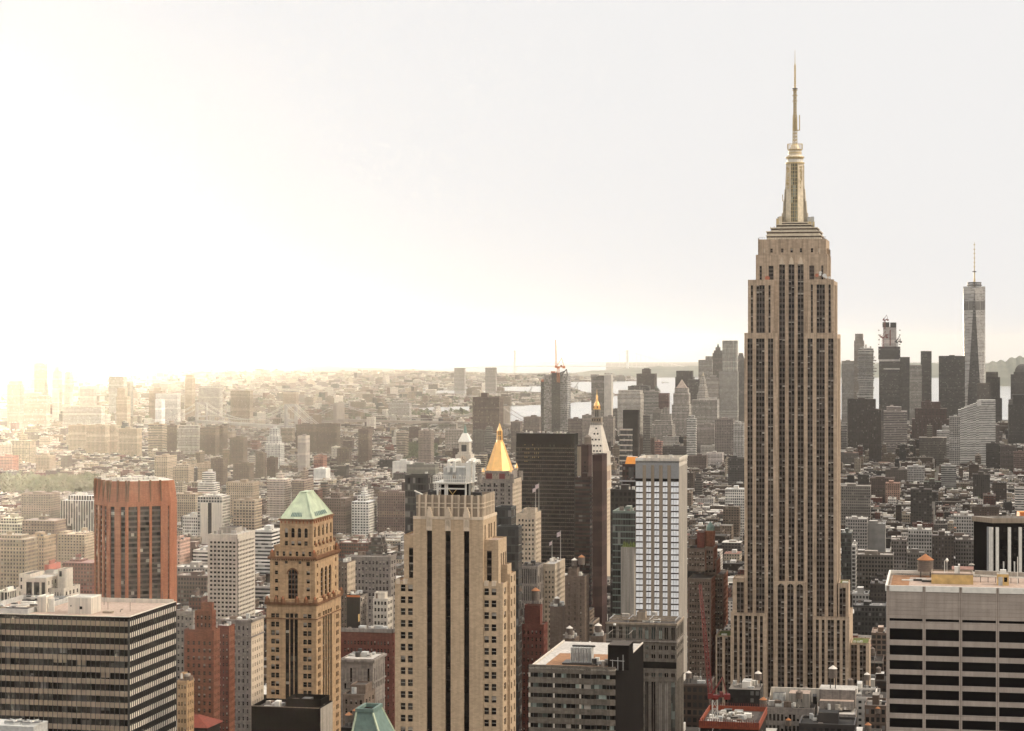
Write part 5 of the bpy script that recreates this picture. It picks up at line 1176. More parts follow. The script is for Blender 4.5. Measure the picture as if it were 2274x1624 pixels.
    brickhouse('red_brick_tower', 'dark red brick tower with a blank lift block on its roof', c7, 30, 205, 230, 935, 1000, 'red_brick', 6, 3, 1450, 3.3, .36, 3, 60, [(.28, .85, .1, .7, 815, 0, 0)], seed=9)
    brickhouse('tan_flag_tower', 'tan stone tower with two flagpoles on its roof', c7, 30, 152, 188, 215, 1650, 'limestone_pale', 5, 4, 540, 3.7, .5, 5, 50, [(.3, .9, .2, .7, 190, 0, 0)], seed=10)
    brickhouse('tan_flag_block', 'tan stone block with a pair of flags behind the red brick tower', c7, 205, 278, 342, 545, 1500, 'limestone_pale', 3, 8, 800, 3.5, .45, 5, 50, roof='roof_silver', seed=11)
    brickhouse('grey_fin_block', 'grey block with narrow vertical fins beside the tan flag block', c7, 45, 165, 212, 560, 1480, 'grey_stone', 9, 4, 690, 12, .5, 2, 30, hw=.85, seed=12)
    brickhouse('windowless_grey_slab', 'slim dark grey slab with small tanks on its roof', c7, 342, 470, 498, 625, 1250, 'brown_stone', 3, 3, 1050, 3.4, .16, 4, 30, [(.15, .6, .1, .6, 575, 0, 0)], seed=13)
    brickhouse('classical_loft', 'grey classical loft with tall pilasters between the copper roof tower and the brick tower', c6, 548, 755, 832, 1160, 900, 'grey_stone', 5, 5, 1470, 15, .34, 4, 40, hw=.6, crn=[(1165, .8, 1), (1310, .5, .6)], roof='roof_silver', seed=14)
    brickhouse('terraced_apartments', 'stepped tan apartments with terraces of potted plants below the classical loft', c6, 560, 700, 770, 1390, 800, 'brown_stone', 4, 3, 1624, 3.3, .4, 2, 30, [(.2, .9, .3, .9, 1340, 3, 2)], seed=15)
    brickhouse('maroon_loft', 'long maroon brick loft with a tan cornice left of the brick tower', c6, 548, 880, 890, 985, 1000, 'red_brick', 14, 2, 1300, 3.6, .45, 4.5, 60, crn=[(965, .5, 1.8)], seed=16)
    brickhouse('arched_loft', 'grey loft with round arched windows under a flat silver roof', c6, 578, 870, 905, 500, 1450, 'grey_stone', 12, 2, 620, 4.4, .5, 3, 60, roof='roof_silver', crn=[(490, .5, .7)], seed=17)
    brickhouse('corner_tan_block', 'narrow tan block with one pale side next to the copper roof tower', c6, 528, 590, 642, 535, 1250, 'brown_stone', 3, 5, 800, 3.5, .4, 2.5, 30, mside='limestone_pale', seed=18)
    brickhouse('white_terraced_block', 'white terraced block with square openings left of the brick tower', c6, 755, 850, 882, 770, 1150, 'white_stone', 4, 2, 900, 3.6, .6, 1.5, 40, [(0, .7, .3, .9, 735, 3, 1)], roof='roof_silver', seed=19)
    F, R, zt = brickhouse('charcoal_store_block', 'charcoal block with an orange stripe along its top', c6, 586, 672, 720, 745, 1150, 'dark_stone', 0, 3, 870, 3.6, .5, 2, 20, seed=20, mside='grey_stone')
    o = MB(); f = Facade(o, 0, 0, 1, 0); f.slab(o, .1, F.w, zt-1.2, zt-.2, 'crane_orange', 0, .2); o.build('orange_stripe', R)
    o = MB(); fs = Facade(o, F.w, 0, 0, 1); fs.slab(o, -4, -1.5, zt-14, zt-10, 'yellow_stucco', 0, .2); o.build('yellow_sign', R)
    # brick ziggurat with a green pyramid
    F = Fr(c7(1136, 0)[0], c7(1285, 0)[0], 1300, c7(1312, 0)[0]); F.keep(c7(0, 900)[1]); R = F.root('brick_ziggurat', 'brown brick setback tower with orange lit sides and a small green spire', 'skyscraper'); Wn = Windows(R, 60)
    zz = lambda b: F.z(c7(0, b)[1]); X = lambda a, y=0: F.x(c7(a, 0)[0], y)
    for (a, b, y0, y1, z0, z1, n, s_) in ((1136, 1285, 0, 30, 0, 640, 8, 5), (1136, 1248, 8, 34, 600, 455, 6, 5), (1140, 1182, 14, 30, 440, 400, 2, 2), (1250, 1300, 14, 38, 600, 450, 3, 5), (1240, 1320, 20, 44, 640, 540, 3, 6), (1250, 1365, 26, 54, 1000, 640, 6, 6)):
        add_real(R, F, X(a, y0), X(b, y0), y0, y1, zz(z0) if z0 else 0, zz(z1), 'brown_stone', n, s_, 3.5, 60, Wn, .6, .5, 2.2, 'glass_dark', .4, .3, True, mside='rust_brick')  # sides in oranger brick, the light on them put into colour
    for (a, b, z0, z1, m) in ((1250, 1298, 450, 350, 'rust_brick'),):
        o = MB(); o.box(X(a, 18), X(b, 18), 18, 30, zz(z0), zz(z1), m); o.build('wall', R); o = MB(); c = (X(a, 18)+X(b, 18))/2; h = (X(b, 18)-X(a, 18))/2; o.cone(c, 24, zz(z1), h*1.2, zz(325), h*1.1, 'copper_dark', 8); o.cone(c, 24, zz(325), h*1.1, zz(292), .2, 'copper_dark', 8); o.build('spire', R)
    bulk(R, X(1195, 14), X(1240, 14), 14, 24, zz(455), (455-358)*.3438*1300/4700, 'red_brick'); Wn.done()
    # dark tower with white fins at the right edge
    F = Fr(c8(1452, 0)[0], 2330, 930, dep=40, th=radians(1)); F.keep(c8(0, 600)[1]); 
    R = F.root('white_fin_tower', 'black office tower with tall white fins and a pale roof rim', 'office block'); W, D = F.w, F.dep; zt = F.z(c8(0, 248)[1], 0); o = MB()
    k = (c8(1328, 0)[0]-CX)/FPX; t = 0
    pa = None
    A = [(0, 0), (W, 0), (W, D), (0, D)]
    # the left flank runs back so that it shows left of the corner
    oo = F.W(0, 0); a = radians(120); wx_ = (cos(a)*F.uu[0]+sin(a)*F.vv[0], cos(a)*F.uu[1]+sin(a)*F.vv[1]); t = (k*oo[1]-oo[0])/(wx_[0]-k*wx_[1]); A[3] = (t*cos(a), t*sin(a)); A[2] = (W, t*sin(a))
    o.prism(A, 0, zt-2, 'black_panel', 'roof_tar'); f = Facade(o, 0, 0, 1, 0)
    for j in range(22):
        z = zt-6-j*3.7
        for q in range(int(W/1.5)): f.quad(o, q*1.5+.15, q*1.5+1.35, z, z+1.7, 'glass_mid' if RND.random() < .3 else 'glass_dark', -.03)
    o.build('wall', R); s = .3438*930/4700
    for x in (1478, 1556, 1626, 1692, 1760): q = MB(); xx = F.x(c8(x, 0)[0]); f.slab(q, xx-.65, xx+.65, 0, zt-4, 'steel_white', 0, 1.2); q.build('fin', R)
    for x in (1520, 1590, 1660): q = MB(); xx = F.x(c8(x, 0)[0]); f.slab(q, xx-.25, xx+.25, 0, zt-19, 'steel_white', 0, .7); q.build('fin', R)
    q = MB(); L = math.hypot(*A[3]); u = (-A[3][0]/L, -A[3][1]/L); f2 = Facade(q, A[3][0], A[3][1], *u)
    for x in (.8, .9, .985): f2.slab(q, L*x-.5, L*x+.5, 0, zt-4, 'steel_white' if x > .85 else 'steel_grey', 0, .8)
    q.build('fin', R)
    q = MB(); cc = (sum(p[0] for p in A)/4, sum(p[1] for p in A)/4); O = [(p[0]+(p[0]-cc[0])*.04, p[1]+(p[1]-cc[1])*.04) for p in A]; I = [(p[0]+(cc[0]-p[0])*.1, p[1]+(cc[1]-p[1])*.1) for p in A]
    q.prism(O, zt-2.2, zt, 'panel_tan', None); 
    for i in range(4): j = (i+1) % 4; q.face([(*O[i], zt), (*O[j], zt), (*I[j], zt), (*I[i], zt)], 'concrete'); q.face([(*I[j], zt), (*I[j], zt-2), (*I[i], zt-2), (*I[i], zt)][::-1], 'concrete')
    q.build('roof_rim', R); o = MB(); xx = F.x(c8(1625, 0)[0], 14); o.box(xx, W, 14, 20, zt-2, zt+1.5, 'crane_orange', top='orange_panel'); o.build('roof_bulkhead', R)
    # low roofs in front of the tall tower
    F = Fr(c8(-40, 0)[0], c8(570, 0)[0], 985, dep=34); F.keep(1640); R = F.root('low_roofscape_building', 'low wide building in front of the tallest tower with white parapet and cluttered roof', 'building'); W = F.w; zt = F.z(c8(0, 1490)[1]); Wn = Windows(R, 60)
    add_real(R, F, 0, W*.56, 0, 28, 0, zt, 'grey_stone', 12, 0, 5.2, 60, Wn, .62, .6, 3, 'glass_dark', .1, .4, False); add_real(R, F, W*.6, W, -6, 14, 0, zt-1, 'grey_stone', 9, 3, 5, 60, Wn, .6, .6, 3, 'glass_dark', .1, .4, False, 'roof_silver'); Wn.done()
    o = MB(); o.box(W*.06, W*.6, 22, 23, zt-.5, zt+6, 'panel_pale'); o.face([(W*.06, 5, zt+.6), (W*.06, 22, zt+.6), (W*.06, 22, zt+6), (W*.06, 5, zt+1)], 'panel_pale'); o.box(W*.28, W*.5, 6, 16, zt-.5, zt+6, 'concrete', top='roof_pink'); o.box(W*.6, W*.98, 8, 22, zt-.5, zt+8, 'grey_stone', top='roof_silver'); o.box(W*.61, W*.97, 3, 8, zt-.5, zt+3.5, 'grey_stone', top='roof_pink'); o.build('roof_storey', R)
    o = MB(); xx = W*.13
    for q in (0, 2.6): o.bar((xx+q, 14, zt+2.5), (xx+q, 20, zt+2.5), 1.5, 'hvac_grey'); o.cone(xx+q, 13, zt+.3, 1.6, zt+5, 1.6, 'hvac_grey', 12, 'steel_dark')
    o.bar((W*.55, 9, zt+5), (W*.55, 12, zt+1), .9, 'steel_dark'); o.build('air_duct', R); clutter(R, 1, W*.5, 2, 14, zt-.4, 26, 41); clutter(R, W*.6, W*.95, 1, 7, zt-.4, 10, 42)
    water_tank(F, W*.74, 12, zt+8, 2.5, 'tall thin legged tank with a pale cone roof in front of the tallest tower', 4.4, 'tank_cone_white', stem=5)
    for x, y, z, r, l, cn in ((.02, -2, -1, 2.2, 'orange topped tank on the low roof beside the red crane', 'tank_cone_orange'), (.395, 3, 2.6, 2.0, 'grey tank standing against the pale wall of the low roof', 'tank_wood'), (.29, -4, -9, 1.7, 'orange coned tank of the lower row near the black vents', 'tank_cone_orange'), (.70, -10, -9, 1.9, 'largest orange coned tank at the foot of the tallest tower', 'tank_cone_orange'), (.73, -3, -5, 1.4, 'small orange coned tank just behind the largest one', 'tank_cone_orange'), (1.13, -8, -9.5, 1.9, 'orange coned tank low beside the travertine block', 'tank_cone_orange'), (1.22, 8, -4, 1.6, 'orange coned tank next to the grey gable beside the travertine block', 'tank_cone_orange')):
        water_tank(F, W*x, y, zt+z, r, l, cone=cn)
    o = MB(); 
    for a, b, y, h in ((.24, .34, -7, -9.2), (.64, .78, -14, -9.2), (-.02, .06, -4, -1.2), (1.06, 1.2, -12, -9.7), (1.18, 1.28, 4, -4.2)): pass
    blk('low_dark_building', 'low dark building with small tanks before the low roofscape', c8, 200, 560, None, 1600, 935, DRK, 'loft', (.05, .045, .04), 1624, dep=20)
    blk('low_corner_building', 'low brown building with tan window bands left of the travertine block', c8, 625, 762, None, 1475, 990, BR, 'loft', (.25, .22, .19), 1624, dep=22)
    # construction site and cranes
    F = Fr(c7(1215, 0)[0], c7(1590, 0)[0], 900, c7(1640, 0)[0], 26); F.keep(1640); R = F.root('construction_frame', 'unfinished building wrapped in orange safety netting below the red crane', 'construction site'); zt = F.z(c7(0, 1600)[1]); W, D = F.w, F.dep
    o = MB(); o.box(0, W, 0, D, 0, zt, 'dark_stone', top='roof_tar'); o.build('wall', R); o = MB(); parapet(o, -.5, W+.5, -.5, D+.5, zt-1, 3.0, 'site_orange', .4); 
    for k in range(26): x = W*k/25; o.bar((x, -.5, zt), (x, -.5, zt+3.2), .12, 'dark_red'); o.bar((x, D+.5, zt), (x, D+.5, zt+3.2), .12, 'dark_red')
    o.build('safety_netting', R); clutter(R, 2, W-4, 2, D-3, zt, 60, 77, 'site_materials', 1.6)
def red_crane(px, pym, d, mast_base, jib_tip, name, label, s, m='crane_red'):
    """luffing tower crane"""
    x = (px-CX)/FPX*d; z = CAMH-(pym-LVL)/FPX*d; t = empty(name, label, 'crane', (x, d, 0), 0, 'construction cranes')
    def lat(mb, p, q, r0, r1, n, mm, th):
        ax = [q[i]-p[i] for i in range(3)]; L = sqrt(sum(v*v for v in ax)); ax = [v/L for v in ax]
        h = (0, 1, 0); a = (ax[1]*h[2]-ax[2]*h[1], ax[2]*h[0]-ax[0]*h[2], ax[0]*h[1]-ax[1]*h[0]); la = sqrt(sum(v*v for v in a)); a = [v/la for v in a]; b = h
        for k in range(n):
            f0, f1 = k/n, (k+1)/n; ra, rb = r0+(r1-r0)*f0, r0+(r1-r0)*f1
            C = lambda f, r, u, v: tuple(p[i]+ax[i]*L*f+r*(u*a[i]+v*b[i]) for i in range(3))
            cs = [(-1, -1), (1, -1), (1, 1), (-1, 1)]
            for i in range(4):
                j = (i+1) % 4; mb.bar(C(f0, ra, *cs[i]), C(f1, rb, *cs[i]), th, mm); mb.bar(C(f0, ra, *cs[i]), C(f1, rb, *cs[j]), th*.7, mm); mb.bar(C(f1, rb, *cs[i]), C(f1, rb, *cs[j]), th*.7, mm)
    q = d/4700*s
    o = MB(); lat(o, (0, 0, mast_base), (0, 0, z), 1.2*s, 1.2*s, 12, 'steel_white' if m == 'crane_red' else m, .13*s); o.build('mast', t)
    o = MB(); o.cone(0, 0, z, 1.6*s, z+1.2*s, 1.9*s, m, 10, m); o.box(-3*s, 6*s, -1.1*s, 1.1*s, z+1.2*s, z+2.2*s, m, bottom=True); o.box(-3.4*s, -1.6*s, -1.6*s, -.2*s, z+.6*s, z+3*s, m); o.build('slewing_platform', t)
    o = MB(); o.box(4.2*s, 7*s, -1.5*s, 1.5*s, z+.2*s, z+2.6*s, m, bottom=True); o.box(2.2*s, 3.8*s, -1.2*s, 1.2*s, z+2.2*s, z+3.6*s, 'dark_red'); o.build('counterweight', t)
    tip = ((jib_tip[0]-CX)/FPX*d-x, 6.0, CAMH-(jib_tip[1]-LVL)/FPX*d)
    o = MB(); lat(o, (-2*s, 0, z+2*s), tip, 1.0*s, .5*s, 16, m, .14*s); o.build('jib', t)
    ap = (3.6*s, 0, z+10.5*s); o = MB()
    for y in (-1, 1): o.bar((-1.5*s, y*s, z+2.2*s), (ap[0], y*.3*s, ap[2]), .2*s, m); o.bar((5.5*s, y*s, z+2.2*s), (ap[0], y*.3*s, ap[2]), .16*s, m)
    o.build('back_mast', t); o = MB(); mid = tuple((-2*s, 0, z+2*s)[i]+(tip[i]-(-2*s, 0, z+2*s)[i])*.86 for i in range(3)); o.bar(ap, mid, .06*s, 'steel_dark'); o.bar(ap, (6*s, 0, z+2.4*s), .06*s, 'steel_dark'); o.bar(tip, (tip[0], tip[1], tip[2]-14*s), .05*s, 'steel_dark'); o.build('cable', t)
near_blocks()
red_crane(c7(1310, 0)[0], c7(0, 1420)[1], 905, 60, c7(1222, 690), 'tower_crane', 'large red tower crane with a steep lattice jib at the foot of the tallest tower', .92)
def flag(F, x, y, z, h, label):
    w = F.W(x, y); t = empty('flagpole', label, 'flag', (w[0], w[1], z), -F.th, 'flags on the tan blocks'); o = MB(); o.cone(0, 0, 0, .18, h, .1, 'steel_white', 8, 'steel_white'); o.build('pole', t)
    o = MB(); n = 6
    for k in range(n):
        a, b = -h*.13*k/n, -h*.13*(k+1)/n; ya, yb = .3*sin(k*1.3), .3*sin((k+1)*1.3); o.face([(a, ya, h*.82-k*.2), (b, yb, h*.82-(k+1)*.2), (b, yb, h*.97-(k+1)*.2), (a, ya, h*.97-k*.2)], 'flag_cloth')
    o.build('flag', t)
def small_things():
    F = Fr(c7(30, 0)[0], c7(152, 0)[0], 1650, c7(188, 0)[0]); FOOT.pop(); zt = F.z(c7(0, 190)[1])
    flag(F, F.w*.93, 6, F.z(c7(0, 215)[1]), 20, 'flag on the left pole of the tall tan stone tower'); flag(F, F.w*1.05, 10, F.z(c7(0, 215)[1]), 23, 'flag on the right pole of the tall tan stone tower')
    F = Fr(c7(205, 0)[0], c7(278, 0)[0], 1500, c7(342, 0)[0]); FOOT.pop(); zt = F.z(c7(0, 545)[1])
    flag(F, F.w*.55, 8, zt, 16, 'left flag on the lower tan stone block'); flag(F, F.w*1.0, 22, zt, 22, 'right flag on the lower tan stone block')
    F, R, zr, xy = TRAV; x, y = xy(1017, 628); water_tank(F, x, y, zr, 2.7, 'big round tank with orange cone roof on the travertine office block', 3.2)
    F = Fr(c7(30, 0)[0], c7(205, 0)[0], 1000, c7(230, 0)[0]); FOOT.pop(); z = F.z(c7(0, 815)[1]); water_tank(F, F.w*.58, 8, z, 2.6, 'orange topped tank above the dark red brick tower', 4.6)
    F = Fr(c7(342, 0)[0], c7(470, 0)[0], 1250, c7(498, 0)[0]); FOOT.pop(); z = F.z(c7(0, 575)[1])
    water_tank(F, F.w*.72, 8, z, 2.5, 'tan tank with orange cone on the slim dark grey slab', 4.4); water_tank(F, F.w*.36, 8, z-1, 2.2, 'pale tank with white cone on the slim dark grey slab', 3.6, 'tank_cone_white')
    for zx, zy, d, r, l in ((365, 1000, 1010, 2.0, 'grey tank with pale cone under the slim dark grey slab'), (550, 985, 1010, 2.1, 'grey tank with pale cone right of the slim grey slab foot'), (285, 800, 1330, 2.2, 'dark tank with pointed cap left of the slim grey slab')):
        F = Fr(c7(zx-40, 0)[0], c7(zx+40, 0)[0], d+4, dep=12); FOOT.pop(); z = F.z(c7(0, zy)[1]); water_tank(F, F.w/2, 3, z-2, r, l, cone='tank_cone_white')
        R = F.root('tank_house', 'dark rooftop block under the '+l[:40].rsplit(' ', 1)[0], 'building'); o = MB(); o.box(0, F.w, 0, 12, 0, z-2, 'brown_stone', top='roof_tar'); o.build('wall', R); clutter(R, 0, F.w, 0, 12, z-2, 12, int(zx))
    F = Fr(c6(548, 0)[0], c6(640, 0)[0], 780, dep=14); z = F.z(c6(0, 1585)[1]); R = F.root('tank_house', 'low dark rooftop block under the two orange coned tanks', 'building'); o = MB(); o.box(0, F.w, 0, 14, 0, z-1, 'dark_stone', top='roof_tar'); o.build('wall', R)
    water_tank(F, F.w*.4, 3, z-1.2, 1.75, 'front orange coned tank beside the dark green hipped roof', 2.8); water_tank(F, F.w*.72, 7, z-.2, 1.75, 'rear orange coned tank beside the dark green hipped roof', 2.8)
small_things()
# ================================================================ landmarks of the middle distance
def pyramid_tower():
    d = 1880; F = Fr(cM(105, 0)[0], cM(470, 0)[0], d, cM(570, 0)[0]); F.keep(cM(0, 1360)[1]); R = F.root('gold_pyramid_tower', 'gothic stone tower with a steep golden pyramid roof and small gold corner pinnacles', 'skyscraper')
    Z = lambda b: F.z(cM(0, b)[1]); W, D = F.w, F.dep; zt = Z(1045); wall = MB(); Wn = Windows(R, 70); f = Facade(wall, 0, 0, 1, 0); fs = Facade(wall, W, 0, 0, 1); s = d/4700*.2041; pitch = 46*s
    rows = [(Z(1125), Z(1085))]+[(Z(1150+k*45+24), Z(1150+k*45)) for k in range(9)]
    cols = [(W*a, W*b, rows) for a, b in ((.06, .11), (.14, .19), (.25, .30), (.31, .36), (.44, .49), (.50, .55), (.64, .69), (.70, .75), (.87, .93))]
    for op in f.cut(0, W, 0, zt, cols, 'grey_stone', .5):
        if op[3]-op[2] > 2.2: f.arch(op[0], op[1], op[3], 'grey_stone', 5)
        Wn.add(f, op, 'glass_dark', .25)
    for op in fs.cut(0, D, 0, zt, [(D*(k+.3)/8, D*(k+.7)/8, rows) for k in range(8)], 'limestone_pale', .5): Wn.add(fs, op, 'glass_dark', .25)
    shell(wall, 0, W, 0, D, 0, zt, 'grey_stone', 'roof_tar', 'LB'); Wn.done()
    x0, x1, y0, y1 = W*.14, W*.90, D*.1, D*.9; zc = Z(958); wall.box(x0, x1, y0, y1, zt, zc, 'grey_stone', top='roof_tar')
    g = Facade(wall, x0, y0, 1, 0); w = x1-x0
    for k in range(26): g.slab(wall, w*k/26, w*k/26+.35, zt, zt+3+(k % 3), 'limestone_pale', 0, .5)
    for a in (.02, .98): 
        for y in (0, D): wall.cone(W*a, y+(.8 if y == 0 else -.8), zt-3, 2.1, zt+5.5, 2.0, 'grey_stone', 8, 'grey_stone')
    wall.build('wall', R)
    o = MB(); g.slab(o, w*.06, w*.30, Z(1040), Z(982), 'dark_red', 0, .7); g.slab(o, w*.58, w*.80, Z(1040), Z(982), 'dark_red', 0, .7); o.build('red_netting', R)
    cx, cy = F.x(cM(330, 0)[0], D/2), D/2; r = (x1-x0)/2*1.04; n = 8; o = MB()
    o.cone(cx, cy, zc, r*1.03, Z(650), r*.30, 'gold_leaf', n, 'gold_leaf', ph=.5)
    for i in range(n):
        a = 2*pi*(i+.5)/n; o.bar((cx+r*1.03*cos(a), cy+r*1.03*sin(a), zc), (cx+r*.3*cos(a), cy+r*.3*sin(a), Z(650)), .25, 'gold_leaf')
    o.cone(cx, cy, zc-.6, r*1.08, zc+.4, r*1.05, 'gold_leaf', n, 'gold_leaf', bottom=True, ph=.5); o.build('roof', R)
    o = MB(); q = s*38; o.cone(cx, cy, Z(650), q*1.1, Z(625), q, 'gold_leaf', 8, 'gold_leaf')
    for i in range(8):
        a = 2*pi*i/8; o.bar((cx+q*.85*cos(a), cy+q*.85*sin(a), Z(625)), (cx+q*.7*cos(a), cy+q*.7*sin(a), Z(520)), .38, 'gold_leaf')
    o.cone(cx, cy, Z(625), q*.55, Z(520), q*.5, 'steel_dark', 8); o.cone(cx, cy, Z(580), q*.92, Z(572), q*.9, 'gold_leaf', 8, 'gold_leaf', bottom=True); o.cone(cx, cy, Z(525), q*.85, Z(515), q*.75, 'gold_leaf', 8, 'gold_leaf', bottom=True)
    o.cone(cx, cy, Z(515), q*.68, Z(440), .15, 'gold_leaf', 8); o.build('lantern', R)
    for x, y, zb, zt_, rr in ((148, 0, 962, 920, 18), (445, 0, 960, 920, 16), (512, D, 945, 890, 18)):
        o = MB(); c = F.x(cM(x, 0)[0], y); o.cone(c, y+1, Z(zb+28), rr*s*.9, Z(zb), rr*s*.9, 'limestone_pale', 8); o.cone(c, y+1, Z(zb), rr*s*1.1, Z(zt_), .1, 'gold_leaf', 8); o.build('pinnacle', R)
pyramid_tower()
def dark_slab():
    d = 2050; F = Fr(cM(510, 0)[0], cM(1143, 0)[0], d, cM(1183, 0)[0]); F.keep(1250); R = F.root('dark_glass_slab', 'broad dark bronze office slab with faint rows of windows behind the tan towers', 'skyscraper')
    Z = lambda b: F.z(cM(0, b)[1]); W, D = F.w, F.dep; zt = Z(545); o = MB(); o.box(0, W, .3, D, 0, zt, 'black_panel', top='roof_tar')
    f = Facade(o, 0, .3, 1, 0); fs = Facade(o, W, .3, 0, 1); o.build('wall', R)
    h = 4.0; n = int((Z(665)-12)/h); nx = 30; RR = random.Random(2)
    for k in range(n):
        z = Z(665)-k*h; b = MB()
        for i in range(nx): a = W*i/nx; f.quad(b, a+.5, a+W/nx-.35, z-h*.55, z, RR.choice(('glass_brown', 'glass_dark', 'glass_mid', 'glass_dark')), -.06)
        f.slab(b, 0, W, z-h+.1, z-h*.72, 'spandrel_grey', 0, .25)
        if k < 5:
            for i in range(4, 12):
                if RR.random() < .5: f.quad(b, W*i/nx+.7, W*(i+1)/nx-.6, z-h*.2, z, 'yellow_stucco', -.1)
        for i in range(8): fs.quad(b, D*i/8+.4, D*(i+1)/8-.3, z-h*.6, z, 'glass_dark', -.05)
        b.build('window_band', R)
    b = MB()
    for i in range(nx+1): f.slab(b, W*i/nx-.12, W*i/nx+.12, 0, Z(640), 'black_panel', 0, .3)
    b.build('mullion', R); clutter(R, 2, W-4, 3, D-3, zt, 26, 9, hmax=2)
dark_slab()
def clock_tower():
    d = 2150; F = Fr(cM(1340, 0)[0]-9, cM(1472, 0)[0], d, cM(1545, 0)[0]); F.keep(cM(0, 1624)[1], 1300, 1358); R = F.root('clock_tower', 'slender white marble campanile with a steep white spire and a golden lantern', 'skyscraper')
    Z = lambda b: F.z(cM(0, b)[1]); s = d/4700*.2041; W, D = F.w, F.dep; wall = MB(); zt = Z(895); Wn = Windows(R, 100)
    f = Facade(wall, 0, 0, 1, 0); fs = Facade(wall, W, 0, 0, 1); rows = [(Z(1190+k*44+24), Z(1190+k*44)) for k in range(14)]
    for op in f.cut(0, W, 0, zt, [(W*(k+.3)/6, W*(k+.7)/6, rows) for k in range(6)], 'panel_pale', .5): Wn.add(f, op, 'glass_dark', .1)
    for op in fs.cut(0, D, 0, zt, [(D*(k+.3)/6, D*(k+.7)/6, rows) for k in range(6)], 'cream_trim', .5): Wn.add(fs, op, 'glass_dark', .1)
    shell(wall, 0, W, 0, D, 0, zt, 'panel_pale', 'roof_silver', 'LB')
    f.slab(wall, -1, W+1, zt-.8, zt+.8, 'panel_pale', 0, 1.2); fs.slab(wall, -1, D+1, zt-.8, zt+.8, 'panel_pale', 0, 1.2); f.slab(wall, -1, W+1, Z(1165), Z(1155), 'panel_pale', 0, 1); fs.slab(wall, -1, D+1, Z(1165), Z(1155), 'panel_pale', 0, 1); f.slab(wall, -1, W+1, Z(1090), Z(1083), 'panel_pale', 0, .8); fs.slab(wall, -1, D+1, Z(1090), Z(1083), 'panel_pale', 0, .8)
    fs.slab(wall, D*.2, D*.8, Z(1065), Z(965), 'roof_pink', 0, .3)
    zs = Z(757); x0, x1 = 1.2, W-.6; wall.box(x0, x1, 1, D-1, zt, zs, 'panel_pale'); wall.build('wall', R); Wn.done()
    o = MB(); f.slab(o, W*.62, W*.95, Z(1065), Z(985), 'dark_stone', 0, .15); q = MB(); f.slab(q, W*.86, W*.9, Z(1060), Z(990), 'panel_pale', 0, .3); o.build('arched_window', R)
    r = MB(); cx, cy = F.x(cM(1388, 0)[0], D/2), D/2; h = 64*s; x1 = min(x1, cx+105*s)
    A = [(cx-100*s, 1), (x1, 1), (x1, D-1), (cx-100*s, D-1)]; B = [(cx-h, cy-h), (cx+h*.8, cy-h), (cx+h*.8, cy+h), (cx-h, cy+h)]; zk = Z(455); r.prism(A, zs, zk, 'panel_pale', 'panel_pale', poly2=B); r.box(A[0][0]-.8, x1+.8, .2, D-.2, zs-1, zs, 'grey_stone', bottom=True); ro = r.build('roof', R)
    for zy, xs in ((495, (1380,)), (553, (1360, 1397)), (615, (1340, 1376, 1412)), (680, (1356, 1392, 1428)), (737, (1356, 1390, 1424))):
        t = (Z(zy)-zs)/(zk-zs); y = 1+(cy-h-1)*t
        for x in xs: xx = F.x(cM(x, 0)[0], y); o = MB(); o.box(xx-.75, xx+.75, y-.35, y+1.2, Z(zy)-1.0, Z(zy)+1.0, 'dark_stone', bottom=True); o.build('dormer', ro)
    o = MB(); o.box(cx-h*1.05, cx+h*1.0, cy-h*1.05, cy+h, zk, Z(430), 'concrete', bottom=True); o.box(cx-h*.85, cx+h*.85, cy-h*.85, cy+h*.85, Z(430), Z(375), 'panel_tan')
    for k in range(4): g = Facade(o, cx-h*.85, cy-h*.85, 1, 0); L = h*1.7; g.slab(o, L*(k+.32)/4, L*(k+.68)/4, Z(415), Z(390), 'dark_stone', 0, .1)
    for k in range(8): g = Facade(o, cx-h, cy-h, 1, 0); g.slab(o, h*2*k/8, h*2*k/8+.4, Z(445), Z(432), 'grey_stone', 0, .6)
    o.box(cx-h*.95, cx+h*.95, cy-h*.95, cy+h*.95, Z(378), Z(368), 'concrete', bottom=True); q = 38*s
    o.cone(cx, cy, Z(368), q*.6, Z(285), q*.6, 'dark_stone', 12)
    for k in range(12): a = 2*pi*k/12; o.bar((cx+q*.9*cos(a), cy+q*.9*sin(a), Z(368)), (cx+q*.9*cos(a), cy+q*.9*sin(a), Z(288)), .3, 'concrete')
    o.build('belvedere', R); o = MB(); o.cone(cx, cy, Z(288), q*1.1, Z(280), q*1.1, 'gold_leaf', 14, 'gold_leaf', bottom=True)
    pr = [(280, 38), (255, 37), (235, 33), (215, 25), (200, 16)]
    for (a, ra), (b, rb) in zip(pr, pr[1:]): o.cone(cx, cy, Z(a), ra*s, Z(b), rb*s, 'gold_leaf', 14, 'gold_leaf')
    for k in range(10): a = 2*pi*k/10; o.bar((cx+38*s*cos(a), cy+38*s*sin(a), Z(276)), (cx+36.5*s*cos(a), cy+36.5*s*sin(a), Z(250)), .5, 'gold_leaf' if k % 2 else 'rust_stone')
    o.cone(cx, cy, Z(200), 14*s, Z(150), 11*s, 'gold_leaf', 10, 'gold_leaf'); o.cone(cx, cy, Z(150), 13*s, Z(120), 4*s, 'gold_leaf', 10, 'gold_leaf'); o.cone(cx, cy, Z(120), 4*s, Z(70), .2, 'gold_leaf', 8); o.build('lantern', R)
clock_tower()
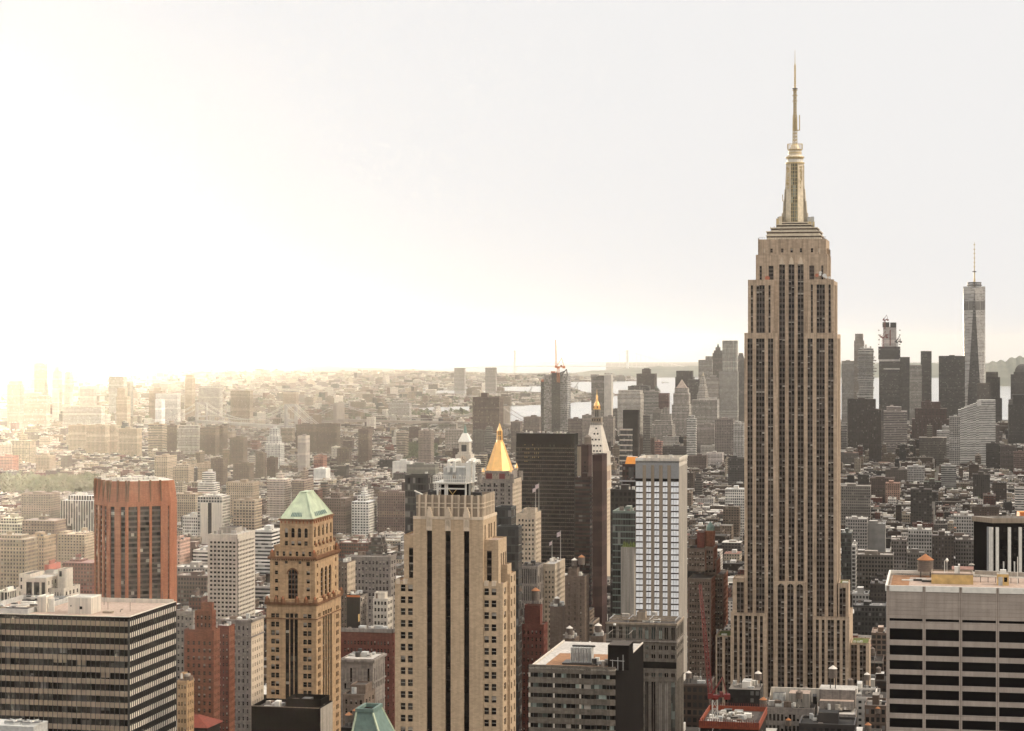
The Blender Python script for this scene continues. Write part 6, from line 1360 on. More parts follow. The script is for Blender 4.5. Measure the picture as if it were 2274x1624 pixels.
def pale_spire():
    d = 2750; F = Fr(c2(1735, 0)[0], c2(1868, 0)[0], d, c2(1900, 0)[0]); F.keep(c2(0, 1150)[1]); R = F.root('pale_clock_spire', 'pale stone clock tower with columned belfry and pointed white cap', 'tower'); Z = lambda b: F.z(c2(0, b)[1]); s = d/4700*.2551; W, D = F.w, F.dep
    o = MB(); o.box(0, W, 0, D, 0, Z(1060), 'white_stone'); o.box(W*.12, W*.9, D*.12, D*.9, Z(1060), Z(1040), 'white_stone'); o.box(W*.2, W*.85, D*.15, D*.85, Z(1040), Z(955), 'white_stone'); f = Facade(o, W*.2, D*.15, 1, 0); L = W*.65; f.slab(o, -.8, L+.8, Z(958), Z(950), 'white_stone', 0, .9)
    o.build('wall', R); q = MB()
    for a in (.33, .5, .67): q = MB(); f.slab(q, L*a-1.2, L*a+1.2, Z(1032), Z(975), 'steel_dark', 0, .1); q.build('belfry_opening', R)
    q = MB(); g = Facade(q, 0, 0, 1, 0); c = W*.5; P = lambda r, t: g.P(c+r*cos(t), Z(1100)+r*sin(t), -.2); q.face([P(5, 2*pi*k/24) for k in range(24)], 'cream_trim'); q.bar(g.P(c, Z(1100), -.4), g.P(c+2.2, Z(1100)-1.2, -.4), .3, 'steel_dark'); q.bar(g.P(c, Z(1100), -.4), g.P(c-1, Z(1100)+3.6, -.4), .25, 'steel_dark'); q.build('clock', R)
    r = MB(); cx, cy = W*.52, D*.5; r.prism([(cx-54*s, cy-54*s), (cx+54*s, cy-54*s), (cx+54*s, cy+54*s), (cx-54*s, cy+54*s)], Z(948), Z(875), 'steel_white', 'steel_white', poly2=[(cx-20*s, cy-20*s), (cx+20*s, cy-20*s), (cx+20*s, cy+20*s), (cx-20*s, cy+20*s)]); r.cone(cx, cy, Z(875), 15*s, Z(850), 13*s, 'copper_dark', 8, 'copper_dark'); r.cone(cx, cy, Z(850), 16*s, Z(800), .5, 'copper_dark', 8); r.build('roof', R)
pale_spire()
# slim dark towers between the dark slab and the campanile
F, R, zt = blk('maroon_slim_tower', 'slim blank maroon tower in front of the white campanile', cM, 1338, 1442, None, 790, 1700, MAR, 'blank', (.1, .08, .07), 1624, pent=False, dep=26, cat='skyscraper')
blk('banded_slim_tower', 'slim tower with pale and dark horizontal bands beside the dark slab', cM, 1150, 1310, 1337, 1035, 1720, MAR, 'ribbon', (.12, .1, .09), 1624, dep=16, cat='skyscraper')
o = MB()
F, R, zt = blk('brown_notched_tower', 'brown brick tower with a pale notch and roof tank behind the banded tower', cM, 1175, 1295, 1335, 685, 1780, MAR, 'blank', (.2, .17, .14), 1040, dep=20, pent=False, cat='skyscraper')
o = MB(); Facade(o, 0, 0, 1, 0).slab(o, 0, F.w*.34, 30, zt, 'panel_tan', 0, .4); o.build('pale_side', R)
for z_, k in ((848, .62), (893, .62), (940, .62), (970, .62)): o = MB(); Facade(o, 0, 0, 1, 0).slab(o, F.w*k, F.w*(k+.14), F.z(cM(0, z_+18)[1]), F.z(cM(0, z_)[1]), 'glass_dark', 0, .06); o.build('window', R)
water_tank(F, F.w*.8, 8, zt, 4, 'tank with dark cone on the brown notched tower by the campanile', 6, 'tank_wood')
F, R, zt = blk('black_glass_tower', 'black glass tower with a white banded front half', c3, 965, 1095, 1110, 795, 2300, DRK, 'blank', (.1, .09, .08), 1190, pent=False, cat='skyscraper')
o = MB(); f = Facade(o, F.x(c3(943, 0)[0]), -6, 1, 0); L = F.x(c3(1056, 0)[0])-F.x(c3(943, 0)[0]); zz = F.z(c3(0, 950)[1]); o.box(F.x(c3(943, 0)[0]), F.x(c3(1056, 0)[0]), -6, 0, 0, zz, 'glass_grey', top='roof_silver')
for k in range(30): f.slab(o, 0, L, zz-k*5.6-1.5, zz-k*5.6, 'white_stone', 0, .4)
o.build('banded_front', R)
F, R, zt = blk('orange_cap_building', 'brown building capped by a bright orange sloping screen', c3, 960, 1080, 1100, 1270, 1500, MAR, 'loft', (.2, .15, .12), 1500, pent=False)
o = MB(); o.prism([(F.w*.15, 1), (F.w*.97, 1), (F.w*.97, 9), (F.w*.15, 9)], zt, F.z(c3(0, 1195)[1]), 'orange_panel', 'steel_white', poly2=[(F.w*.28, 3.5), (F.w*.97, 3.5), (F.w*.97, 9), (F.w*.28, 9)]); o.build('orange_screen', R)
o = MB(); f = Facade(o, 0, 0, 1, 0); f.slab(o, F.w*.45, F.w*.82, F.z(c3(0, 1380)[1]), F.z(c3(0, 1285)[1]), 'glass_grey', 0, .2); f.slab(o, -2, F.w+1, F.z(c3(0, 1410)[1]), F.z(c3(0, 1398)[1]), 'steel_grey', 0, 2.5); o.build('glass_bay', R)
blk('dark_terrace_building', 'dark building with a rooftop terrace below the orange screen', c7, 635, 800, None, 75, 1380, DRK, 'loft', (.1, .09, .08), 300, dep=20)
F, R, zt = blk('green_glass_block', 'greenish glass block left of the bright grid tower', c7, 650, 800, None, 215, 1260, (.17, .20, .17), 'curtain', (.25, .25, .22), 860, dep=24, cat='office block')
o = MB(); o.box(F.x(c7(716, 0)[0]), F.x(c7(800, 0)[0]), -8, -.1, 0, F.z(c7(0, 428)[1]), 'concrete', top='lawn'); o.build('party_wall', R)
o = MB()
for k in range(60):
    x = F.x(c7(722, 0)[0])+RND.random()*13; y = -7+RND.random()*6; z = F.z(c7(0, 428)[1]); h = .8+RND.random()*2.4; o.cone(x, y, z, .3+RND.random()*.7, z+h, .1, 'lawn', 5)
tag(o.build('roof_shrub', R), kind='stuff')
F, R, zt = blk('angled_glass_block', 'dark greenish glass block with sloping top edge behind the tan strip tower', c2, 1297, 1500, 1545, 1255, 1200, (.07, .065, .055), 'curtain', (.1, .1, .09), 1620, pent=False, dep=30)
blk('charcoal_glass_block', 'charcoal glass block just right of the tan strip tower', c50, 1225, 1420, 1480, 690, 1000, (.055, .055, .052), 'curtain', (.15, .14, .13), 1000, pent=False)
blk('charcoal_lower_block', 'lower charcoal glass block stepping down from its taller twin', c50, 1245, 1510, 1520, 925, 985, (.06, .058, .053), 'curtain', (.12, .11, .1), 1500, pent=False, dep=14)

# ================================================================ far towers
def tower_crane_small(px, pyb, d, tip, label, s, m='crane_orange'): red_crane(px, pyb, d, CAMH-(pyb-LVL)/FPX*d-14*s, tip, 'tower_crane', label, s, m)
F, R, zt = blk('unfinished_glass_tower', 'tall unfinished glass tower by the river with a crane on top', c3, 250, 345, None, 535, 5500, (.20, .17, .15), 'curtain', (.4, .3, .25), 1000, pent=False, dep=40, cat='skyscraper')
o = MB(); X = lambda a: F.x(c3(a, 0)[0]); Z = lambda b: F.z(c3(0, b)[1])
o.box(X(285), X(365), -14, 30, 0, Z(480), 'city_facade', top='city_roof', pu=3.5, pv=3.5, c=(.13, .11, .09), w=(.8, .7, .3)); o.box(X(355), X(425), -18, 34, 0, Z(462), 'city_facade', top='city_roof', pu=3, pv=4, c=(.05, .045, .04), w=(.5, .5, .1)); o.box(X(418), X(487), -10, 40, 0, Z(490), 'city_facade', top='city_roof', pu=3, pv=5, c=(.30, .28, .25), w=(1.01, .7, .17)); o.build('wing', R)
o = MB(); 
for p, q in (((430, 490), (480, 430)), ((480, 430), (487, 490)), ((420, 465), (470, 445)), ((440, 490), (455, 455))): o.bar((X(p[0]), -8, Z(p[1])), (X(q[0]), -8, Z(q[1])), 1.2, 'steel_dark')
o.box(X(348), X(385), -15, -5, Z(465), Z(448), 'dish_red'); o.box(X(255), X(300), -2, 10, Z(540), Z(520), 'dish_red'); o.build('site_frame', R)
tower_crane_small(c3(402, 0)[0], c3(0, 425)[1], 5480, c3(378, 175), 'slim pale orange crane on the unfinished glass tower', 2.6)
F, R, zt = blk('ribbed_slab_tower', 'pale windowless ribbed tower by the river left of the dark court blocks', c3, 690, 800, 866, 490, 5500, (.33, .29, .25), 'strips', (.3, .27, .24), 830, pent=False, cat='skyscraper')
o = MB(); o.box(F.x(c3(805, 0)[0]), F.x(c3(866, 0)[0]), -6, 25, 0, F.z(c3(0, 478)[1]), 'city_facade', top='city_roof', c=(.4, .36, .31)); o.box(-.5, F.w*.5, -3, 6, zt-2, F.z(c3(0, 480)[1]), 'city_facade', top='city_roof', c=(.36, .32, .28)); o.build('side_slab', R)
F, R, zt = blk('brown_ribbed_tower', 'brown ribbed apartment tower standing alone by the river', c2, 1885, 2115, None, 562, 4900, (.13, .09, .07), 'strips', (.2, .17, .15), 850, pent=False, dep=50, cat='apartment building')
o = MB(); o.box(F.x(c2(1950, 0)[0]), F.x(c2(2005, 0)[0]), 10, 30, zt, F.z(c2(0, 522)[1]), 'city_facade', top='city_roof', c=(.09, .06, .05)); o.build('roof_bulkhead', R)
# lower Manhattan, left of the tall tower
def setback(name, label, cv, d, tiers, col, st, yb=None, cap=None, cat='skyscraper', dep=None):
    """tiers: (zL, zR, zTop) from the widest upwards"""
    a = tiers[0]; F = Fr(cv(a[0], 0)[0], cv(a[1], 0)[0], d, dep=dep or (cv(a[1], 0)[0]-cv(a[0], 0)[0])*d/4700); R = F.root(name, label, cat); pu, pv, wr, hr, gl = ST[st]; o = MB(); z = -5; c = F.w/2
    if yb: F.keep(cv(0, yb)[1])
    for (l, r, t) in tiers:
        x0, x1 = F.x(cv(l, 0)[0]), F.x(cv(r, 0)[0]); m = (F.dep-(x1-x0))/2; m = max(0, min(m, F.dep*.45)); z2 = F.z(cv(0, t)[1]); o.box(x0, x1, m, F.dep-m, z, z2, 'city_facade', top='city_roof', pu=pu, pv=pv, c=col, w=(wr, hr, gl), ct=tuple(t_*.8 for t_ in col)); z = z2
    o.build('wall', R)
    if cap:
        o = MB(); kind, l, r, t, cc = cap; x0, x1 = F.x(cv(l, 0)[0]), F.x(cv(r, 0)[0]); z2 = F.z(cv(0, t)[1]); mx, my = (x0+x1)/2, F.dep/2; h = (x1-x0)/2
        if kind == 'pyr': o.cone(mx, my, z, h*1.3, z2, .3, 'city_roof', 4, ph=.5, c=cc)
        elif kind == 'dome': 
            for k in range(6): o.cone(mx, my, z+(z2-z)*sin(k*pi/12), h*cos(k*pi/12), z+(z2-z)*sin((k+1)*pi/12), max(.2, h*cos((k+1)*pi/12)), 'city_roof', 16, 'city_roof', c=cc)
        elif kind == 'hip': o.prism([(x0, 0), (x1, 0), (x1, F.dep), (x0, F.dep)], z, z2, 'city_roof', 'city_roof', poly2=[(x0+h*.5, F.dep*.3), (x1-h*.5, F.dep*.3), (x1-h*.5, F.dep*.7), (x0+h*.5, F.dep*.7)], c=cc)
        elif kind == 'vault':
            n = 8
            for k in range(n): a0, a1 = pi*k/n, pi*(k+1)/n; P = lambda a, y: (mx-h*cos(a), y, z+(z2-z)*sin(a)); o.face([P(a0, 0), P(a1, 0), P(a1, F.dep), P(a0, F.dep)][::-1], 'city_roof', None, cc); o.face([(mx, 0, z), P(a1, 0), P(a0, 0)], 'city_roof', None, cc)
        o.build('roof', R)
    return F, R, z
setback('pale_court_slab', 'broad pale court block with small rows of slits near its top', c3, 5050, [(918, 1118, 645), (925, 1112, 615)], (.40, .36, .31), 'punch', 1000)
setback('stepped_dark_block', 'dark grey block with stepped roof and flat hat above the river', c3, 5600, [(1083, 1240, 470), (1125, 1195, 432), (1140, 1185, 424)], (.12, .10, .085), 'slab', 600)
blk('grey_wide_slab', 'wide grey slab stepping up behind the pale court block', c3, 1008, 1195, None, 578, 5400, (.19, .17, .15), 'ribbon', (.2, .2, .2), 640, steps=[(.15, .85, .2, .8, 572)], cat='office block')
blk('striped_office_slab', 'pale striped office slab beside the reddish block', c3, 1150, 1275, 1285, 625, 5350, (.36, .33, .29), 'ribbon', (.3, .28, .25), 900, cat='office block')
setback('reddish_block', 'dull reddish office block with a small pale cupola behind', c3, 5250, [(1275, 1362, 640)], (.17, .10, .085), 'ribbon', 850, cat='office block')
setback('copper_dome_block', 'small building with green dome tops over the striped slab', c3, 5600, [(1195, 1280, 610), (1215, 1270, 598)], (.17, .16, .14), 'punch', 640, ('dome', 1240, 1262, 575, (.2, .22, .18)), cat='building')
setback('courthouse_tower', 'pale courthouse tower with a steep pyramid roof', c3, 5000, [(1390, 1542, 740), (1402, 1536, 640), (1412, 1526, 595)], (.40, .35, .30), 'strips', 1000, ('pyr', 1420, 1518, 520, (.34, .27, .22)))
setback('dark_telephone_block', 'dark stepped office block behind the courthouse tower', c3, 5900, [(1420, 1572, 500), (1428, 1562, 445)], (.10, .088, .078), 'strips', 580, cat='office block')
setback('grey_low_office', 'low grey office slab beyond the courthouse tower', c3, 5800, [(1530, 1630, 520)], (.16, .14, .125), 'ribbon', 600, cat='office block')
F, R, z = setback('civic_colonnade_block', 'massive pale civic block with colonnade and ornate wedding cake tower', c3, 5250, [(1560, 1785, 700)], (.38, .34, .29), 'strips', 950, cat='office block', dep=50)
o = MB(); cz = lambda b: F.z(c3(0, b)[1])
for l, r, t in ((1600, 1700, 640), (1612, 1690, 580), (1625, 1678, 520), (1640, 1664, 490)): x0, x1 = F.x(c3(l, 0)[0]), F.x(c3(r, 0)[0]); h = (x1-x0)/2; o.cone((x0+x1)/2, 28, z if t == 640 else cz(t+62), h*1.05, cz(t), h*.95, 'city_facade', 12, 'city_facade', c=(.40, .36, .31), pu=3, pv=4, w=(.5, .7, .05))
o.cone(F.x(c3(1652, 0)[0]), 28, cz(490), 3, cz(455), .3, 'city_roof', 8, c=(.5, .42, .3)); o.build('cupola_tower', R)
o = MB(); o.box(F.x(c3(1625, 0)[0]), F.x(c3(1712, 0)[0]), -2, 0, cz(695), cz(682), 'city_facade', top='city_roof', c=(.45, .41, .36)); o.box(F.x(c3(1705, 0)[0]), F.x(c3(1785, 0)[0]), -2.5, 0, cz(690), cz(675), 'city_facade', top='city_roof', c=(.45, .41, .36)); o.build('parapet', R)
setback('white_top_slab', 'white topped slab with dark vertical strips left of the spired tower', c3, 6100, [(1622, 1742, 350), (1680, 1742, 318)], (.42, .38, .33), 'strips', 500)
setback('green_spire_tower', 'slim grey tower with small green pyramid spire', c3, 6000, [(1745, 1832, 290), (1755, 1822, 268), (1768, 1808, 240)], (.22, .19, .165), 'strips', 560, ('pyr', 1776, 1800, 205, (.14, .17, .14)))
setback('pale_commercial_block', 'pale office block below the green spired tower', c3, 5700, [(1690, 1796, 515), (1720, 1770, 485)], (.33, .29, .25), 'punch', 660, cat='office block')
F, R, zt = blk('rippled_steel_tower', 'tall pale steel apartment tower with rippled bays right beside the tallest tower', c3, 1830, 1958, None, 185, 5700, (.36, .33, .285), 'dense', (.3, .27, .24), 800, pent=False, dep=30, cat='skyscraper')
o = MB()
for k in range(6): x0 = F.w*k/6; o.prism([(x0, 0), (x0+F.w*.06, -2.4+k % 2), (x0+F.w*.11, -1.0), (x0+F.w*.15, 0)], 60, zt-(6 if k % 2 else 0), 'city_facade', 'city_roof', pu=2.4, pv=3.2, c=(.40, .37, .32), w=(.45, .5, .06))
o.box(-8, F.w+2, -3, 20, 0, F.z(c3(0, 450)[1]), 'city_facade', top='city_roof', pu=2.2, pv=3.2, c=(.36, .33, .285), w=(.5, .5, .06)); o.build('rippled_bay', R)
setback('mansard_tower', 'grey tower with sloping pyramid top hard against the tallest tower', c3, 6000, [(1958, 2025, 345)], (.17, .15, .13), 'strips', 700, ('hip', 1960, 2018, 290, (.13, .12, .105)))
setback('white_stepped_apartments', 'narrow white apartment tower stepping up before the civic block', c3, 4300, [(1520, 1598, 862), (1530, 1582, 835)], (.52, .49, .44), 'ribbon', 1060, cat='apartment building')
setback('stepped_court_building', 'pale stepped court building with a small tower in lower middle distance', c3, 4700, [(1200, 1395, 915), (1235, 1380, 880), (1285, 1375, 820), (1305, 1355, 770)], (.36, .32, .275), 'strips', 960, cat='building')
for i, (nm, lb, l, r, t, d, col, st, yb) in enumerate((
    ('brown_apartment_slab', 'brown apartment slab under the black glass tower', 1112, 1240, 1035, 3000, BR, 'punch', 1180), ('pink_striped_apartments', 'brown block with salmon striped side right of the black glass tower', 1240, 1300, 1065, 3000, (.36, .19, .16), 'ribbon', 1180),
    ('grey_office_cube', 'plain grey office block left of the stepped court building', 1140, 1200, 835, 4500, (.17, .15, .13), 'ribbon', 950), ('tan_office_cube', 'dull tan block behind the stepped court building', 1225, 1300, 785, 5000, (.2, .175, .15), 'punch', 900),
    ('pink_end_block', 'grey block with a pink end wall near the civic block', 1765, 1925, 870, 4500, (.24, .2, .175), 'pair', 1000), ('white_strip_block', 'white block with dark upright strips beside the tallest tower', 1925, 2015, 910, 4200, (.42, .385, .34), 'strips', 1040),
    ('slim_grey_block', 'slim grey block left of the pale court slab', 878, 915, 778, 5300, (.17, .15, .13), 'ribbon', 880), ('housing_block_west', 'tan housing tower with jagged side left of the campanile', 610, 695, 835, 4500, (.25, .21, .18), 'slab', 1010), ('housing_block_middle', 'tan housing tower with notched outline right of the campanile', 790, 880, 850, 4450, (.25, .21, .18), 'slab', 1020),
    ('brown_river_housing', 'brown housing slab right of the unfinished glass tower', 488, 610, 868, 4700, (.18, .14, .12), 'strips', 980), ('brown_tank_housing', 'brown housing block with a tank left of the unfinished glass tower', 100, 232, 850, 4800, (.17, .135, .115), 'slab', 980), ('brown_low_housing', 'brown housing slab at the foot of the lone ribbed tower', -10, 70, 890, 4700, (.17, .135, .115), 'slab', 1030), ('tan_loft_far', 'flat tan loft right of the white stepped apartments', 1600, 1760, 920, 4100, (.24, .205, .18), 'punch', 1050),
    ('white_boxy_lofts', 'white boxy lofts in the low quarter left of the tallest tower', 1640, 1900, 1105, 3200, (.50, .45, .39), 'punch', 1170), ('pale_pink_lofts', 'pale pinkish lofts below the white boxy lofts', 1690, 1830, 1165, 3000, (.46, .40, .36), 'punch', 1230), ('long_dark_loft', 'long dark loft with flat roof in the low quarter', 1310, 1535, 1108, 3100, (.1, .085, .075), 'loft', 1180), ('dark_low_loft', 'dark loft with pale roof rim right of the bright grid tower top', 1530, 1690, 1190, 2700, (.12, .09, .075), 'punch', 1280), ('white_grid_lofts', 'white loft block with many windows hard left of the tallest tower', 1855, 2020, 1480, 1900, (.56, .52, .46), 'loft', 1610), ('dark_right_loft', 'dark block with fire stairs left of the tallest tower', 1880, 2020, 1210, 2500, (.07, .06, .055), 'loft', 1420))):
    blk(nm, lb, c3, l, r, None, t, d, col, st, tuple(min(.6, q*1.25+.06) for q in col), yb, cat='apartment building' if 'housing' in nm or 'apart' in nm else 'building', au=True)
# right of the tall tower
for i, (nm, lb, l, r, t, d, col, st, yb, steps, cat) in enumerate((
    ('louvred_top_slab', 'pale slab with dark louvred top next to the tallest tower', 560, 655, 520, 5600, (.36, .33, .29), 'dense', 900, (), 'skyscraper'), ('classical_slim_tower', 'slim stone tower with narrow penthouse beside the stacked tower', 655, 730, 362, 5500, (.36, .31, .26), 'punch', 780, [(.1, .9, .1, .9, 310)], 'skyscraper'),
    ('white_lattice_tower', 'pale lattice fronted apartment tower', 1078, 1170, 552, 5700, (.42, .38, .33), 'strips', 860, (), 'skyscraper'), ('dark_round_tower', 'slim dark tower behind the pale lattice tower', 1163, 1245, 445, 5900, (.10, .088, .078), 'ribbon', 800, (), 'skyscraper'), ('dark_glass_box', 'broad dark glass box left of the needle topped tower', 1300, 1500, 482, 5700, (.085, .078, .07), 'ribbon', 930, (), 'skyscraper'),
    ('stepped_financial_tower', 'dark stepped office tower right of the needle topped tower', 1660, 1782, 800, 6000, (.10, .088, .078), 'punch', 960, [(0, .88, 0, 1, 640), (0, .75, 0, 1, 600)], 'skyscraper'), ('art_deco_tower', 'small brown tower with dark arched top before the needle topped tower', 1592, 1690, 690, 5400, (.18, .15, .125), 'strips', 820, (), 'skyscraper'),
    ('brown_massive_block', 'huge reddish brown stepped office block', 1095, 1385, 960, 4700, (.14, .085, .072), 'strips', 1070, [(.08, .92, .1, .9, 880), (.25, .75, .2, .8, 828)], 'office block'), ('dark_brown_slab', 'dark brown office slab near the tallest tower', 605, 818, 812, 4500, (.085, .065, .056), 'strips', 1150, (), 'office block'), ('dark_brown_annex', 'dark brown annex with a red rim beside the brown slab', 770, 860, 895, 4300, (.09, .068, .058), 'strips', 1130, (), 'office block'),
    ('pinkish_stepped_block', 'pinkish white stepped block with ribbon windows', 880, 1058, 900, 4400, (.42, .36, .32), 'ribbon', 1010, [(.12, .75, .2, .9, 868)], 'office block'), ('tan_wide_block', 'wide tan block with small windows and pale roof', 862, 1015, 985, 4000, (.25, .21, .18), 'punch', 1090, (), 'office block'), ('small_white_cubes', 'small white cube building left of the dark lattice block', 1380, 1462, 945, 4200, (.50, .46, .41), 'grid', 1050, (), 'building'),
    ('dark_lattice_block', 'dark block wrapped in a lattice of scaffolding', 1480, 1622, 965, 3700, (.09, .08, .07), 'ribbon', 1190, (), 'building'), ('brown_lattice_neighbour', 'brown block with setback crown right of the dark lattice block', 1625, 1762, 1005, 3800, (.2, .165, .14), 'punch', 1130, [(.2, .6, .2, .8, 985)], 'building'), ('white_tall_windows', 'white block with a small tower in the low quarter', 1285, 1418, 1050, 3700, (.50, .46, .41), 'loft', 1140, [(.3, .7, .2, .8, 1015)], 'building'),
    ('tan_grid_loft', 'long tan loft with a strict window grid', 1150, 1360, 1100, 3400, (.28, .24, .2), 'loft', 1240, [(.28, .48, .3, .7, 1012)], 'building'), ('white_slim_flats', 'narrow white flats beside the slim brown tower', 1358, 1400, 1150, 3300, (.5, .46, .41), 'ribbon', 1250, (), 'apartment building'), ('brown_slim_flats', 'slim brown tower in the low quarter', 1400, 1452, 1095, 3300, (.13, .085, .07), 'punch', 1260, (), 'apartment building'), ('white_roof_cube', 'grey white cube screened in pale panels on a dark base', 1318, 1433, 1320, 2600, (.38, .36, .33), 'ribbon', 1460, (), 'building'), ('pale_party_tower', 'pale narrow building with blank side near the dark brown slab', 738, 796, 1068, 3500, (.28, .25, .22), 'strips', 1180, (), 'building'),
    ('white_edge_tower', 'whitish tower edge hard right of the tallest tower', 556, 600, 1010, 4000, (.36, .325, .29), 'ribbon', 1170, (), 'building'), ('arched_window_loft', 'tan loft with big arched windows near the tallest tower', 545, 778, 1475, 1850, (.30, .265, .225), 'loft', 1624, (), 'building'), ('pinkish_brick_loft', 'pinkish brick loft with few windows', 895, 1002, 1452, 1900, (.36, .22, .16), 'punch', 1560, (), 'building'), ('brown_turret_loft', 'brown brick loft with a red hipped turret', 775, 960, 1415, 2050, (.13, .092, .075), 'punch', 1540, (), 'building'), ('grey_barrel_roof_hall', 'hall with a grey barrel roof in the low quarter', 893, 1058, 1350, 2350, (.15, .12, .1), 'punch', 1420, (), 'building'), ('white_red_eaves', 'white house with a red tiled eave in the low quarter', 1060, 1192, 1325, 2400, (.48, .44, .4), 'loft', 1420, (), 'building'),
    ('dark_grid_loft', 'dark brown loft with a fine window grid', 1085, 1248, 1500, 1950, (.10, .082, .07), 'grid', 1624, (), 'building'), ('dark_deco_loft', 'dark loft with rounded pale side wall', 1560, 1690, 1385, 2300, (.10, .08, .068), 'strips', 1530, (), 'building'), ('pink_far_right_loft', 'pinkish brick loft at the edge of the photo', 1870, 1960, 1215, 2900, (.25, .17, .14), 'loft', 1330, (), 'building'), ('dark_flats_right', 'dark apartment block with two pale bands', 1660, 1770, 1150, 3000, (.09, .075, .065), 'ribbon', 1310, (), 'apartment building'), ('dull_right_flats', 'dull brown flats right of the dark apartment block', 1770, 1890, 1170, 3100, (.14, .11, .095), 'slab', 1320, (), 'apartment building'), ('green_roof_hall', 'low hall with a pale green flat roof', 1185, 1320, 1440, 2450, (.12, .1, .085), 'loft', 1470, (), 'building'))):
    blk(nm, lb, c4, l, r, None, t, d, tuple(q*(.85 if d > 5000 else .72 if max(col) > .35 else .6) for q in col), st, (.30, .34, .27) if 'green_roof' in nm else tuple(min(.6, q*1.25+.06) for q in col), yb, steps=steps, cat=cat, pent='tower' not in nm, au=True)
for i, (nm, lb, l, r, t, d, col, st, yb) in enumerate((
    ('white_corner_loft', 'white loft with dark windows and a flat pale cornice', 905, 1058, 330, 1800, (.48, .44, .39), 'loft', 535), ('cornice_arch_loft', 'brown loft with heavy dark cornice over a row of arches', 568, 808, 495, 1500, (.20, .17, .14), 'loft', 690), ('grey_arch_building', 'grey loft with a big arched window', 795, 895, 395, 1650, (.26, .22, .19), 'loft', 570), ('low_arcade_building', 'low grey building with arcaded top right of the arched loft', 900, 1010, 480, 1520, (.25, .215, .18), 'loft', 575), ('white_slim_corner', 'very slim white corner building close to the tallest tower', 540, 566, 432, 1480, (.55, .51, .45), 'grid', 715), ('green_glass_loft', 'green glazed block close to the tallest tower', 474, 540, 352, 1520, (.12, .125, .105), 'curtain', 640), ('blank_grey_wall', 'plain grey party wall above the low roofs', 600, 757, 290, 2000, (.34, .32, .29), 'blank', 345),
    ('white_bay_building', 'white building with wide bays left of the white finned tower', 1200, 1328, 238, 1850, (.5, .46, .41), 'loft', 340), ('dark_hall_building', 'low dark building with a row of windows beneath orange topped tanks', 556, 760, 825, 1280, (.085, .078, .07), 'loft', 940), ('tan_big_window_loft', 'tan loft with large square windows beside the travertine block', 668, 765, 1000, 1160, (.27, .19, .14), 'grid', 1170), ('dark_square_building', 'dark brown building left of the travertine roof', 660, 770, 680, 1380, (.085, .07, .06), 'punch', 800), ('brown_right_loft', 'brown loft left of the white finned tower', 1058, 1200, 370, 1750, (.12, .095, .08), 'punch', 580), ('grey_right_loft', 'grey loft below the white bay building', 1210, 1330, 395, 1680, (.22, .19, .165), 'loft', 560), ('dark_water_loft', 'dark loft with pale storey below the arched loft roofs', 660, 790, 640, 1420, (.1, .085, .075), 'punch', 700), ('white_tent_roof', 'pale loft with a white pitched tent on its roof', 500, 640, 258, 2050, (.42, .38, .34), 'loft', 350), ('low_white_store', 'long pale store with flat white roof', 545, 650, 745, 1330, (.42, .39, .35), 'loft', 800))):
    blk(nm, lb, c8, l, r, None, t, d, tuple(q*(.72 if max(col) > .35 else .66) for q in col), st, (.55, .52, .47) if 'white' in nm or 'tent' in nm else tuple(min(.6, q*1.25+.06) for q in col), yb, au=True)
o = None
# stacked glass tower
F, R, zt = blk('stacked_box_tower', 'pale glass tower with boxes jutting out in irregular stacks', c4, 690, 800, None, 425, 5450, (.40, .37, .33), 'ribbon', (.4, .37, .33), 780, pent=False, dep=28, cat='skyscraper')
o = MB(); RR = random.Random(8); z = 90
while z < zt-4:
    h = RR.choice((3.8, 3.8, 7.6)); a, b = RR.uniform(-6, 4), RR.uniform(-4, 6)+(4 if z > zt-75 else 0); o.box(a, F.w+b, -4+RR.uniform(-3, 2), 24, z, z+h-.8, 'city_facade', top='city_roof', pu=4, pv=h, c=(.46, .43, .385), w=(.9, .55, .13)); z += h+RR.choice((.6, .6, 4))
for k in range(5): o.box(4+k*6, 8+k*6, 2, 18, zt, zt+3+k % 3*4, 'city_facade', top='city_roof', c=(.5, .47, .42))
o.build('jutting_box', R)
# tower under construction
F, R, zt = blk('topped_out_tower', 'tower under construction with bare concrete core above glazed floors', c4, 845, 1005, 1058, 505, 5900, (.095, .085, .076), 'ribbon', (.3, .27, .24), 870, pent=False, dep=50, cat='skyscraper')
Z = lambda b: F.z(c4(0, b)[1]); X = lambda a: F.x(c4(a, 0)[0])
o = MB(); o.box(X(840), X(1005), -2, 40, zt, Z(408), 'city_facade', top='city_roof', pu=6, pv=5, c=(.075, .068, .062), w=(0, 0, 0))
for k in range(7): o.box(X(838), X(845)+(k % 3)*2, -3, 40, zt+k*14*.95, zt+k*14*.95+3, 'city_facade', top='city_roof', c=(.4, .36, .32)); o.box(X(998), X(1007), -3, 40, zt+k*14*.95, zt+k*14*.95+3, 'city_facade', top='city_roof', c=(.4, .36, .32))
o.box(X(843), X(1005), -3, 0, Z(520), Z(505), 'city_facade', top='city_roof', c=(.5, .46, .42)); o.box(X(880), X(1003), -3, 0, Z(582), Z(573), 'city_facade', top='city_roof', c=(.5, .46, .42)); o.build('bare_floors', R)
o = MB(); o.box(X(876), X(976), 5, 35, Z(408), Z(258), 'city_facade', top='city_roof', pu=8, pv=9, c=(.46, .41, .37), w=(.1, .1, .05)); o.build('concrete_core', R)
o = MB(); o.box(X(872), X(922), 3, 37, Z(260), Z(222), 'city_facade', top='city_roof', c=(.05, .045, .042)); o.box(X(930), X(975), 3, 37, Z(262), Z(224), 'city_facade', top='city_roof', c=(.05, .045, .042)); o.build('climbing_form', R)
